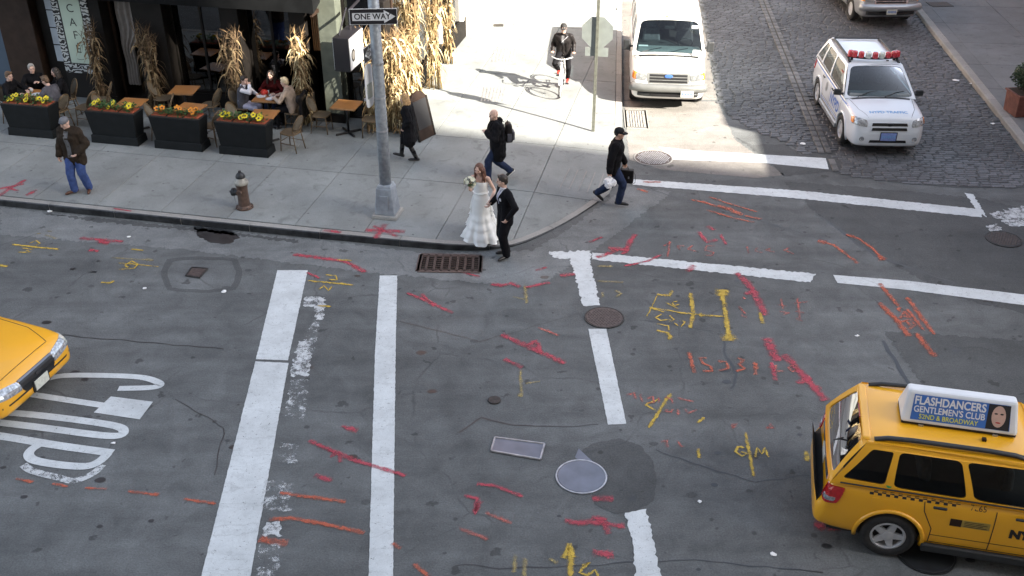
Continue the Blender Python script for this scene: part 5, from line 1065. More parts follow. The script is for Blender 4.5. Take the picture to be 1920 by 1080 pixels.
    gr = P.quad([(3, -.54, .80), (3, .54, .80), (2.95, .58, 1.06), (2.95, -.58, 1.06)], (-1, 0, -.12), .012, 8, 4, .03, .03).obj('grille', MATS['chrome' if silver else 'bumper_grey'], van)
    for z in (.825, .90, .975): P.quad([(3, -.49, z), (3, .49, z), (3, .49, z + .052), (3, -.49, z + .052)], (-1, 0, -.12), .02, 8, 1, 0, .014).obj('grille_slot', MATS['grille_black'], gr)
    MB().lathe([(.11, 0), (.10, .014), (.001, .018)], 20, P.hit((3, 0, .945), (-1, 0, 0), .026), M=Matrix.Rotation(math.pi / 2, 3, 'Y') @ Matrix.Diagonal((.45, 1, 1)), cap=False).obj('badge', MATS['sticker_blue'], gr)
    bp = [Vector((2.80 - .16 * abs(a) ** 4, a * .97, .66)) for a in [k / 10 - 1 for k in range(21)]]
    bo = MB().tube(bp, .115, 10, flat=1.0).obj('bumper', MATS['bumper_grey' if not silver else 'silver_paint'], van, smooth=True); MB().box((2.87, 0, .50), (.05, .85, .07)).obj('bumper_slot', MATS['grille_black'], bo)
    MB().tube([p + Vector((-.03, 0, -.17)) for p in bp[2:-2]], .07, 8).obj('air_dam', MATS['black_plastic'], bo, smooth=True)
    pc = Vector((2.90, .50 if not silver else 0, .56)); pl2 = MB().box(pc, (.02, .33, .17)).obj('number_plate', MATS['plate_cream'], bo); t = MB(); [t.box(pc + Vector((.012, -.12 + .04 * k, 0)), (.004, .022, .07 - .012 * (k % 3))) for k in range(7)]; t.obj('plate_marks', MATS['sticker_blue'], pl2)
    hs = MB()
    for s in (1, -1): P.strip([(2.62, s * .62, 1.6), (2.3, s * .84, 1.6), (1.95, s * .88, 1.6)], (0, 0, -1), .012, .003, hs)
    P.strip([(2.62, -.62, 1.6), (2.62, .62, 1.6)], (0, 0, -1), .012, .003, hs); hs.obj('hood_seam', MATS['seam'], van)
    P.quad([(1.88, -.86, 1.6), (1.88, .86, 1.6), (2.02, .80, 1.6), (2.02, -.80, 1.6)], (0, 0, -1), .006, 8, 1, .05, .008).obj('wiper_cowl', MATS['black_plastic'], van)
    for y in (-.05, -.75): MB().tube([(1.97, y, 1.345), (1.85, y + .3, 1.40), (1.78, y + .55, 1.43)], .011, 5).obj('wiper', MATS['ink'], van)
    for y in (-.08, .0): MB().box((1.06, y, 2.085), (.10, .04, .03)).obj('roof_marker', MATS['lamp_amber'], van)
    return van
va, vb = G(1203, 183), G(1310, 187); vm = (va + vb) / 2; VA = R(-90 - 5.5); vf = Vector((math.cos(VA), math.sin(VA), 0))
vanloc = vm - vf * 1.75 - Vector((.14, 0, 0)); vanloc.z = .004
build_van('parked_van', 'white van parked in the sunlight beside the kerb', vanloc, VA, MATS['van_white'], 'van', False)
sm_ = G(1666, 52, .03); sA = R(-90 + 2); sv = Vector((math.cos(sA), math.sin(sA), 0))
build_van('silver_van', 'silver van cut off by the top edge, parked on the cobbles by the right kerb', sm_ - sv * 2.75 - Vector((.05, 0, 0)), sA, MATS['silver_paint'], 'van', True)

# --- yellow sedan cab, only its nose in view at the left
def build_cab():
    CA = R(-14.7); ax = Vector((math.cos(CA), math.sin(CA), 0)); ay = Vector((-math.sin(CA), math.cos(CA), 0))
    nose = Vector((-7.54, 13.49, 0))
    cab = thing('taxi', 'yellow sedan taxi with only its nose in view at the left edge', 'taxi', nose - ax * 2.60, CA)
    S = [(2.68, section(.58, .36, .54)), (2.65, section(.80, .28, .60)), (2.58, section(.90, .22, .70, .01)), (2.46, section(.94, .20, .78, .02)), (2.0, section(.965, .20, .84, .03)), (1.5, section(.98, .20, .88, .035)), (1.0, section(.985, .20, .92, .03)), (.6, section(.985, .20, .93, 0)), (-.8, section(.985, .20, .94, 0)), (-1.5, section(.98, .22, .95, .02)), (-2.2, section(.96, .24, .93, .02)), (-2.55, section(.92, .26, .88, .01)), (-2.64, section(.82, .32, .66)), (-2.67, section(.62, .38, .58))]
    me = cut_wheels(loft(S), (1.55, -1.36), .39, .985); me.polygons.foreach_set('use_smooth', [True] * len(me.polygons)); me.set_sharp_from_angle(angle=R(38)); pm = MATS['taxi_yellow']; setmat(me, pm); mesh_obj('body', me, cab); P = Proj(me)
    MB().box((0, 0, .26), (4.7, 1.6, .12)).obj('underbody', MATS['black_plastic'], cab)
    fo, PF, PR = greenhouse(cab, pm, (-1.75, .90, .935, 1.0, .93, .925), (-.95, .64, 1.43, .12, .66, 1.44), [((.12, .10), (.47, .08), (.47, .86), (.10, .84)), ((.51, .08), (.94, .06), (.88, .86), (.51, .86))], [((.03, .05), (.97, .05), (.95, .93), (.05, .93))], [((.05, .08), (.95, .08), (.92, .9), (.08, .9))], bulge=.08)
    MB().box((-.3, 0, .945), (2.4, 1.7, .02)).obj('cabin_floor', MATS['cabin'], cab); MB().box((.82, 0, .96), (.34, 1.5, .1), top=(.7, .96)).obj('dashboard', MATS['dash_grey'], cab, bevel=.03)
    for y in (.36, -.36):
        st = MB().box((-.05, y, 1.08), (.15, .45, .28), top=(.7, .8)).obj('seat_back', MATS['seat_cloth'], cab, bevel=.04); MB().box((-.08, y, 1.28), (.1, .26, .14)).obj('headrest', MATS['seat_cloth'], st, bevel=.03)
    for x in (1.55, -1.36):
        for s in (1, -1): wheel(cab, x, s * .87, .335, .215, s, .205, 7)
    gr = P.quad([(2.9, -.38, .50), (2.9, .38, .50), (2.9, .42, .735), (2.9, -.42, .735)], (-1, 0, -.25), .016, 8, 4, .10, .03).obj('grille', MATS['grille_black'], cab); P.quad([(2.9, -.40, .715), (2.9, .40, .715), (2.9, .41, .745), (2.9, -.41, .745)], (-1, 0, -.25), .024, 8, 1, 0, .02).obj('grille_trim', MATS['iron_blue'], gr)
    P.quad([(2.9, -.07, .61), (2.9, .07, .61), (2.9, .07, .67), (2.9, -.07, .67)], (-1, 0, -.25), .026, 3, 2, .2, .01).obj('badge', MATS['ink'], gr)
    for s in (1, -1):
        hl = P.quad([(2.9, s * .46, .57), (2.66, s * .90, .58), (2.55, s * .90, .74), (2.8, s * .46, .72)], (-.92, -s * .3, -.25), .012, 7, 4, .08, .03).obj('headlight', MATS['lamp_clear'], cab)
        P.quad([(2.62, s * .80, .585), (2.5, s * .96, .60), (2.44, s * .96, .72), (2.56, s * .80, .73)], (-.7, -s * .7, -.15), .020, 3, 3, .05, .02).obj('indicator', MATS['lens_clear'], hl)
        mirror(cab, .78, s * .92, 1.0, s, pm)
        MB().box((.35, s * .99, .82), (.16, .03, .035)).obj('door_handle', MATS['black_plastic'], cab)
        P.quad([(-2.9, s * .55, .66), (-2.9, s * .88, .66), (-2.9, s * .88, .82), (-2.9, s * .55, .82)], (1, 0, 0), .012, 4, 3, .05, .03).obj('tail_light', MATS['lamp_red'], cab)
        sm = MB()
        for pts in ([(.95, s, .9), (.95, s, .34)], [(-.25, s, .9), (-.25, s, .34)], [(-1.2, s, .9), (-1.05, s, .34)]): P.strip(pts, (0, -s, 0), .012, .003, sm)
        sm.obj('door_seam', MATS['seam'], cab)
    hs = MB()
    for s in (1, -1): P.strip([(2.46, s * .56, 1.2), (2.0, s * .76, 1.2), (1.1, s * .84, 1.2)], (0, 0, -1), .012, .003, hs)
    P.strip([(2.47, -.56, 1.2), (2.47, .56, 1.2)], (0, 0, -1), .012, .003, hs); hs.obj('hood_seam', MATS['seam'], cab)
    P.quad([(2.9, -.97, .42), (2.9, .97, .42), (2.9, .97, .45), (2.9, -.97, .45)], (-1, 0, 0), .004, 14, 1, 0, .004).obj('bumper_groove', MATS['seam'], cab)
    c = P.hit((2.9, 0, .42), (-1, 0, 0), .02); pl = MB().box(c, (.03, .32, .17)).obj('number_plate', MATS['plate_cream'], cab, bevel=.004); MB().box(c - Vector((.012, 0, 0)), (.03, .38, .21)).obj('plate_frame', MATS['ink'], pl)
    ts = MB().box((-.4, 0, 1.53), (.42, .9, .2), top=(.4, .92)).obj('roof_light', MATS['sign_white'], cab, bevel=.03); MB().box((-.4, 0, 1.44), (.3, .8, .05)).obj('light_base', MATS['ink'], ts)
    return cab
build_cab()
# ================================================================== street furniture
mat('galv', (0.30, 0.33, 0.36), .5, .5, var=.22, scale=14, bump=.1); mat('pedestal', (0.27, 0.30, 0.335), .6, .2, var=.22, scale=7, bump=.2); mat('sign_black', (0.012, 0.011, 0.014), .45, var=0); mat('sign_face', (0.62, 0.64, 0.66), .5, var=.06)
mat('sign_back', (0.30, 0.33, 0.31), .45, .5, var=.1, scale=6); mat('post_green', (0.13, 0.135, 0.11), .6, .3, var=.3, scale=12)
def oct_tube(r0, r1, z0, z1, n=8): return MB().lathe([(r0, z0), (r1, z1)], n)
# --- street lamp with its signs
lp = SG(727, 402); lamp = thing('street_lamp', 'grey octagonal street lamp post with a boxy base near the kerb', 'lamp post', lp, URZ)
MB().lathe([(.125, .62), (.118, 2.2), (.095, 8.6)], 12).obj('pole', MATS['galv'], lamp, smooth=True)
pb_ = MB().box((0, 0, .37), (.44, .44, .60), top=(.76, .76)).obj('base_box', MATS['pedestal'], lamp, bevel=.025); MB().box((0, 0, .04), (.56, .56, .08), top=(.94, .94)).obj('base_plate', MATS['granite'], pb_, bevel=.015); MB().box((0, 0, .70), (.31, .31, .06), top=(.85, .85)).obj('base_collar', MATS['pedestal'], pb_, bevel=.01)
MB().box((0, -.205, .36), (.20, .02, .32)).obj('access_door', MATS['pedestal'], pb_, bevel=.008)
MB().tube([(0, 0, 8.5), (0, -.5, 8.75), (0, -2.4, 8.9)], .045, 8).obj('lamp_arm', MATS['galv'], lamp); MB().ball((0, -2.6, 8.85), (.18, .36, .09)).obj('lamp_head', MATS['galv'], lamp, smooth=True)
for z in (1.9, 2.6, 3.3): MB().lathe([(.124, 0), (.124, .03)], 12, (0, 0, z)).obj('steel_band', MATS['steel_edge'], lamp)
def one_way(label, center, M, parent_none=None, flip=1):
    t = thing('one_way_sign', label, 'sign', center); t.rotation_euler = M.to_euler()
    MB().box((0, 0, 0), (.91, .008, .31)).obj('plate', MATS['sign_face'], t); MB().box((0, -.006, 0), (.885, .006, .285)).obj('black_field', MATS['sign_black'], t)
    a = [(-.40, -.075), (.20, -.075), (.20, -.125), (.42, 0), (.20, .125), (.20, .075), (-.40, .075)]
    MB().poly([(x * flip, -.0105, z) for x, z in a][::flip]).obj('arrow', MATS['sign_face'], t)
    tx = text_mesh('ONE WAY', .155, .003); tx.v = [Vector((p.x * .95 - .02 * flip, -.0125, p.y)) for p in tx.v]; tx.obj('lettering', MATS['sign_black'], t); return t
pz = Matrix.Rotation(URZ, 3, 'Z')
one_way('black and white sign with a right-pointing arrow at the top of the lamp post', lp + pz @ Vector((.03, -.14, 4.27)), Matrix.Rotation(0.06, 3, 'Z') @ Matrix.Rotation(-.0, 3, 'X'))
one_way('black and white arrow sign turned side-on on the left of the lamp post', lp + pz @ Vector((-.16, .22, 3.50)), Matrix.Rotation(R(74), 3, 'Z'), flip=-1)
t = thing('parking_sign', 'narrow white parking sign seen edge-on on the lamp post', 'sign', lp + pz @ Vector((-.19, -.05, 2.85))); t.rotation_euler = (0, 0, R(70))
mb = MB(); q = []
for k in range(24): a = 2 * math.pi * k / 24; q.append(Vector((.16 * math.copysign(abs(math.cos(a)) ** .5, math.cos(a)), 0, .44 * math.copysign(abs(math.sin(a)) ** .35, math.sin(a)))))
mb.add([p + Vector((0, -.006, 0)) for p in q] + [p + Vector((0, .006, 0)) for p in q], [tuple(range(24)), tuple(range(47, 23, -1))] + [(k, 24 + k, 24 + (k + 1) % 24, (k + 1) % 24) for k in range(24)]); mb.obj('plate', MATS['sign_face'], t); MB().box((0, -.012, -.1), (.2, .01, .3)).obj('print', MATS['sign_back'], t); MB().box((0, .06, -.3), (.05, .12, .05)).obj('bracket', MATS['steel_edge'], t)
# --- stop sign seen from behind
sp_ = SG(1112, 246); stp = thing('stop_sign', 'back of an octagonal stop sign on a thin post in the sunlight', 'sign', sp_, URZ + .05)
mb = MB(); mb.box((0, 0, 1.9), (.065, .012, 3.8)); mb.box((-.032, .02, 1.9), (.008, .04, 3.8)); mb.box((.032, .02, 1.9), (.008, .04, 3.8)); mb.obj('post', MATS['post_green'], stp)
q = [Vector((.40 * math.cos(R(22.5 + 45 * k)), 0, .40 * math.sin(R(22.5 + 45 * k)))) for k in range(8)]; c = Vector((0, .05, 2.50))
o = MB().add([p + c for p in q] + [p + c + Vector((0, .01, 0)) for p in q], [tuple(range(8)), tuple(range(15, 7, -1))] + [(k, 8 + k, 8 + (k + 1) % 8, (k + 1) % 8) for k in range(8)]).obj('plate', MATS['sign_back'], stp)
MB().poly([p * .95 + c + Vector((0, .013, 0)) for p in q][::-1]).obj('red_face', MATS['lamp_red'], o); tx = text_mesh('STOP', .26, .006); tx.v = [c + Vector((-p.x, .016, p.y)) for p in tx.v]; tx.obj('lettering', MATS['sign_face'], o)
for dz in (-.2, .2): MB().box((0, .035, 2.5 + dz), (.03, .02, .03)).obj('bolt', MATS['steel_edge'], stp)
o = MB().box((0, .06, 2.02), (.56, .008, .22)).obj('lower_plate', MATS['sign_back'], stp)
tx = text_mesh('ALL WAY', .12); tx.v = [Vector((-p.x, .068, 2.02 + p.y)) for p in tx.v]; 
# --- fire hydrant
mat('hydrant_brown', (0.085, 0.052, 0.038), .65, var=.4, scale=12, bump=.3); mat('hydrant_cap', (0.27, 0.26, 0.23), .5, .2, var=.3, scale=14, bump=.2); mat('hydrant_black', (0.03, 0.032, 0.035), .5, .3, var=.3, scale=10)
hy = thing('fire_hydrant', 'brown fire hydrant with a silver and black cap near the kerb', 'hydrant', SG(459, 389), URZ)
MB().lathe([(.185, 0), (.185, .035), (.15, .04), (.145, .05), (.125, .07), (.115, .40), (.12, .52), (.135, .54), (.135, .565)], 20).obj('barrel', MATS['hydrant_brown'], hy, smooth=True, auto=40)
b = MB().lathe([(.15, .565), (.155, .60), (.14, .63), (.11, .655), (.10, .70), (.095, .705)], 20).obj('bonnet', MATS['hydrant_cap'], hy, smooth=True, auto=40); MB().lathe([(.10, .705), (.105, .73), (.085, .78), (.05, .815), (.035, .82)], 18).obj('cap_dome', MATS['hydrant_black'], b, smooth=True); MB().lathe([(.03, .82), (.03, .86), (.001, .86)], 5, cap=False).obj('operating_nut', MATS['hydrant_black'], b)
Mx = Matrix.Rotation(-math.pi / 2, 3, 'Y')
nz = MB().lathe([(.07, .08), (.075, .17), (.09, .175), (.09, .225), (.075, .235)], 16, (0, -.02, .36), M=Mx @ Matrix.Rotation(0, 3, 'Z')).obj('pumper_nozzle', MATS['hydrant_black'], hy, smooth=True, auto=40); MB().lathe([(.025, .235), (.025, .28), (.001, .28)], 5, (0, -.02, .36), M=Mx, cap=False).obj('nozzle_nut', MATS['hydrant_black'], nz)
MB().lathe([(.045, .1), (.05, .16), (.055, .165), (.055, .19), (.001, .19)], 14, (0, 0, .42), M=Matrix.Rotation(math.pi / 2, 3, 'X'), cap=False).obj('hose_nozzle', MATS['hydrant_brown'], hy, smooth=True, auto=40)
MB().tube([(-.2, -.02, .30), (-.19, -.03, .15), (-.13, -.04, .06), (-.10, -.05, .10)], .008, 6).obj('chain', MATS['steel_edge'], hy)
for k in range(8): a = 2 * math.pi * k / 8; MB().lathe([(.016, 0), (.016, .02), (.001, .02)], 6, (.165 * math.cos(a), .165 * math.sin(a), .03), cap=False).obj('bolt', MATS['hydrant_black'], hy)

# --- planters with pansies
mat('planter_black', (0.0075, 0.009, 0.010), .6, var=.25, scale=5, bump=.1, spec=.22); mat('soil', (0.03, 0.02, 0.014), .95, var=.4, scale=30); mat('leaf_green', (0.035, 0.085, 0.022), .6, var=.4, scale=20)
mat('pansy_yellow', (0.68, 0.55, 0.015), .6, var=.15, scale=40); mat('pansy_orange', (0.66, 0.24, 0.012), .6, var=.2, scale=40); mat('pansy_dark', (0.05, 0.012, 0.02), .6, var=0); mat('terracotta', (0.30, 0.07, 0.03), .7, var=.2, scale=12)
def leafy(mb, c, n, rad, h, sz, rr, sq=(1, 1)):
    for _ in range(n):
        p = Vector(c) + Vector((rr.uniform(-rad, rad) * sq[0], rr.uniform(-rad, rad) * sq[1], rr.uniform(0, h))); a = rr.uniform(0, 6.28); d = Vector((math.cos(a), math.sin(a), rr.uniform(-.2, .7))) * sz * rr.uniform(.7, 1.3); w_ = Vector((-math.sin(a), math.cos(a), rr.uniform(-.3, .3))) * sz * .32
        mb.add([p, p + d * .5 + w_, p + d, p + d * .5 - w_], [(0, 1, 2, 3)])
def planter(u0, label, cols, seed):
    t = thing('planter', label, 'planter', W(u0 + .61, 21.34, .15), URZ, 'black planters along the cafe terrace'); rr = random.Random(seed)
    MB().box((0, 0, .10), (1.26, .46, .20), top=(.975, .94)).obj('plinth', MATS['planter_black'], t, bevel=.012)
    mb = MB().box((0, 0, .50), (1.16, .38, .62), top=(1.13, 1.2)); mb.obj('trough', MATS['planter_black'], t, bevel=.012)
    MB().box((0, 0, .815), (1.27, .42, .012)).obj('soil', MATS['soil'], t)
    for x in (-.42, 0, .42): MB().box((x, 0, .825), (.36, .32, .03)).obj('pot_rim', MATS['terracotta'], t)
    mb = MB(); leafy(mb, (0, 0, .83), 260, .5, .13, .085, rr, (1.15, .32)); mb.obj('foliage', MATS['leaf_green'], t, kind='stuff')
    for k in range(12):
        cx = (-.46, -.40, -.33, -.44, .02, .08, -.04, .40, .46, .34, .5, .44)[k] + rr.uniform(-.05, .05); cy = rr.uniform(-.14, .10); cz = .93 + rr.uniform(-.03, .07); nrm = Vector((rr.uniform(-.5, .5), -.8, .75)).normalized(); a1 = nrm.orthogonal().normalized(); a2 = nrm.cross(a1); f = MB(); s = rr.uniform(.045, .062)
        for j in range(5):
            th = 2 * math.pi * j / 5 + .3; e = a1 * math.cos(th) + a2 * math.sin(th); g_ = nrm.cross(e); cc = Vector((cx, cy, cz)); f.add([cc + nrm * .006, cc + e * s * .6 + g_ * s * .55, cc + e * s * 1.15 + g_ * s * .3 + nrm * .012, cc + e * s * 1.15 - g_ * s * .3 + nrm * .012, cc + e * s * .6 - g_ * s * .55], [(0, 1, 2, 3, 4)], 0)
        n = 7; f.add([cc + nrm * .016 + (a1 * math.cos(6.28 * j / n) + a2 * math.sin(6.28 * j / n)) * s * .38 for j in range(n)], [tuple(range(n))], 1)
        f.obj('flower', [MATS[cols[0] if k < 7 else cols[1]], MATS['pansy_dark']], t)
    return t
planter(-17.26, 'black planter with yellow flowers in front of the seated group at the far left', ('pansy_yellow', 'pansy_yellow'), 1)
planter(-14.98, 'black planter with bright yellow pansies behind the standing man in jeans', ('pansy_yellow', 'pansy_yellow'), 2)
planter(-13.30, 'black planter with orange flowers, third along the terrace', ('pansy_orange', 'pansy_orange'), 3)
planter(-11.62, 'black planter with yellow flowers at both ends, nearest the lamp post', ('pansy_yellow', 'pansy_yellow'), 4)

# --- tables and chairs
mat('table_wood', (0.33, 0.145, 0.045), .42, var=.16, scale=3, coat=.2); mat('cast_iron', (0.015, 0.015, 0.016), .5, .4, var=.2); mat('rattan', (0.115, 0.075, 0.036), .55, var=.35, scale=18); mat('weave', (0.115, 0.085, 0.05), .75, var=.3, scale=60, bump=.5, bscale=120); mat('weave_grey', (0.135, 0.115, 0.085), .75, var=.3, scale=60, bump=.5, bscale=120)
mat('china', (0.66, 0.67, 0.68), .25, var=.04); mat('tumbler', (0.55, 0.57, 0.58), .1, var=.1); mat('red_item', (0.55, 0.035, 0.02), .5, var=.15); mat('napkin', (0.6, 0.6, 0.6), .8, var=.05)
def table(u, v, rz, label, z=.155):
    t = thing('cafe_table', label, 'table', W(u, v, z), URZ + rz, 'wooden cafe tables on the terrace')
    tp = MB().box((0, 0, .735), (.64, .60, .03)).obj('tabletop', MATS['table_wood'], t, bevel=.006)
    for s in (-1, 1): MB().box((0, s * .302, .735), (.645, .012, .036)).obj('edge_strip', MATS['tan_wood'], tp)
    MB().lathe([(.03, .05), (.03, .72)], 10).obj('pedestal', MATS['cast_iron'], t, smooth=True)
    for k in range(4): a = k * math.pi / 2 + .785; MB().box((.17 * math.cos(a), .17 * math.sin(a), .03), (.36, .06, .045), rz=a, top=(.9, .6)).obj('foot', MATS['cast_iron'], t, bevel=.008)
    MB().box((0, 0, .705), (.4, .05, .03)).obj('top_bracket', MATS['cast_iron'], t); return t
def make_chair():
    t = thing('bistro_chair', '', 'chair', (0, 0, 0), 0, 'rattan bistro chairs on the terrace')
    q = [Vector((.21 * math.copysign(abs(math.cos(a)) ** .6, math.cos(a)), .21 * math.copysign(abs(math.sin(a)) ** .6, math.sin(a)), .45)) for a in [2 * math.pi * k / 20 for k in range(20)]]
    MB().add([p + Vector((0, 0, .012)) for p in q] + [p - Vector((0, 0, .012)) for p in q], [tuple(range(20)), tuple(range(39, 19, -1))] + [(k, 20 + k, 20 + (k + 1) % 20, (k + 1) % 20) for k in range(20)]).obj('seat', MATS['weave'], t); MB().tube(q, .017, 6, closed=True).obj('seat_rim', MATS['rattan'], t, smooth=True)
    for sx in (-1, 1):
        MB().tube([(sx * .17, .17, .45), (sx * .19, .20, 0)], .014, 6).obj('leg', MATS['rattan'], t, smooth=True); MB().tube([(sx * .16, -.17, .45), (sx * .19, -.24, 0)], .014, 6).obj('leg', MATS['rattan'], t, smooth=True)
        MB().tube([(sx * .185, .19, .2), (sx * .185, -.20, .2)], .009, 5).obj('stretcher', MATS['rattan'], t)
    MB().tube([(-.185, .19, .25), (.185, .19, .25)], .009, 5).obj('stretcher', MATS['rattan'], t)
    hp = [Vector((.20 * math.cos(a), -.20 - .09 * (math.sin(a) + .3), .66 + .24 * math.sin(a))) for a in [R(-50) + R(280) * k / 20 for k in range(21)]]; hp = [Vector((.16, -.18, .45))] + hp[:] + [Vector((-.16, -.18, .45))]
    MB().tube(hp, .015, 6).obj('back_frame', MATS['rattan'], t, smooth=True)
    MB().tube([(-.12, -.15, .48), (-.02, -.2, .52), (-.16, -.205, .60)], .008, 5).obj('scroll', MATS['rattan'], t); MB().tube([(.12, -.15, .48), (.02, -.2, .52), (.16, -.205, .60)], .008, 5).obj('scroll', MATS['rattan'], t)
    ov = [Vector((.165 * math.cos(a), -.23 - .085 * math.sin(a), .70 + .18 * math.sin(a))) for a in [2 * math.pi * k / 20 for k in range(20)]]; cc = Vector((0, -.245, .70))
    MB().add(ov + [p + Vector((0, -.02, -.004)) for p in ov] + [cc, cc + Vector((0, -.02, 0))], [(k, (k + 1) % 20, 40) for k in range(20)] + [(20 + (k + 1) % 20, 20 + k, 41) for k in range(20)] + [(k, 20 + k, 20 + (k + 1) % 20, (k + 1) % 20) for k in range(20)]).obj('backrest', MATS['weave_grey'], t, smooth=False)
    MB().tube(ov, .012, 6, closed=True).obj('backrest_rim', MATS['rattan'], t, smooth=True)
    return t
CH0 = make_chair(); KIDS['bistro_chair'] = [x for x in COL.objects if x.parent == CH0]; used = [0]
def chair(u, v, face, label):
    """face: degrees, 0 looks along +u"""
    o = CH0 if not used[0] else copy_tree(CH0); used[0] = 1
    o.location = W(u, v, .155); o.rotation_euler = (0, 0, URZ + R(face - 90)); o['label'] = label; return o
table(-14.30, 22.0, .05, 'wooden cafe table behind the planter with bright yellow pansies'); table(-12.72, 21.98, -.05, 'wooden cafe table behind the planter with orange flowers'); table(-10.78, 21.95, .1, 'wooden cafe table behind the planter nearest the lamp post')
table(-13.45, 23.12, .15, 'wooden cafe table by the facade, left of the sunlit diners'); table(-9.05, 22.98, .0, 'empty wooden cafe table left of the lamp post'); TB5 = table(-11.15, 23.05, .08, 'cafe table with plates where three people are dining'); TB0 = table(-16.95, 22.05, .05, 'cafe table with a plate where the group at the far left sits'); table(-9.0, 24.7, 0, 'wooden table inside the open corner doorway', .165)
chair(-14.98, 22.02, 5, 'rattan chair left of the table behind the second planter'); chair(-13.66, 22.32, 200, 'rattan chair with a pale oval back behind the second planter'); chair(-13.42, 21.75, 15, 'rattan chair in the gap between the two middle planters'); chair(-12.02, 21.72, 160, 'rattan chair in the gap before the planter nearest the lamp post')
chair(-11.46, 22.1, -5, 'rattan chair at the left of the table behind the last planter'); chair(-10.02, 21.72, 168, 'rattan chair standing clear at the right end of the planters'); chair(-14.12, 23.2, 10, 'rattan chair at the left of the facade table, by a stalk bundle'); chair(-12.72, 23.0, 175, 'rattan chair right of the facade table, next to a stalk bundle')
chair(-9.72, 22.95, 0, 'rattan chair left of the empty table near the lamp post'); chair(-8.40, 22.92, 180, 'rattan chair right of the empty table, behind the lamp post'); chair(-15.72, 22.2, 175, 'rattan chair with back turned, right of the seated group'); chair(-15.6, 22.75, 200, 'rattan chair against the facade by the cafe banner')
DCH = [(-11.83, 23.05, 0, 'chair under the diner with white sleeves'), (-10.45, 23.0, 180, 'chair under the fair-haired diner in the sun'), (-11.2, 23.62, -80, 'chair under the diner in red by the window'), (-17.62, 21.95, 0, 'chair under the leftmost seated person'), (-17.35, 22.68, -60, 'chair under the grey-haired person at the far left'), (-16.28, 21.86, 170, 'chair under the seated person in a grey jacket'), (-16.55, 22.68, 230, 'chair under the dark-haired person by the banner')]
for u, v, a, l in DCH: chair(u, v, a, l)
def on_table(T, x, y, name, label, prof, m, cat, n=20):
    p = T.location + Matrix.Rotation(T.rotation_euler.z, 3, 'Z') @ Vector((x, y, .751)); return tag(MB().lathe(prof, n, cap=False).obj(name, MATS[m], None, smooth=True, loc=p), label, cat, 'tableware on the cafe tables')
PLT = [(.001, .004), (.07, .004), (.10, .014), (.12, .02), (.118, .024), (.095, .018), (.07, .01), (.001, .009)]; CUP = [(.001, .0), (.03, 0), (.036, .10), (.033, .10), (.028, .01), (.001, .01)]
on_table(TB5, .12, .12, 'plate', 'white plate in front of the fair-haired diner, by the window side', PLT, 'china', 'plate'); on_table(TB5, .12, -.14, 'plate', 'white plate on the street side of the diners table', PLT, 'china', 'plate'); on_table(TB5, -.16, .0, 'plate', 'white plate in front of the diner with white sleeves', PLT, 'china', 'plate')
on_table(TB5, -.05, .2, 'tumbler', 'glass tumbler on the diners table', CUP, 'tumbler', 'glass'); on_table(TB5, -.12, .15, 'food_basket', 'red and orange food basket on the diners table', [(.001, 0), (.07, 0), (.10, .09), (.06, .13), (.001, .15)], 'red_item', 'basket'); on_table(TB0, .05, -.05, 'plate', 'white plate on the far left table', PLT, 'china', 'plate'); on_table(TB0, -.16, .1, 'tumbler', 'glass tumbler on the far left table', CUP, 'tumbler', 'glass')

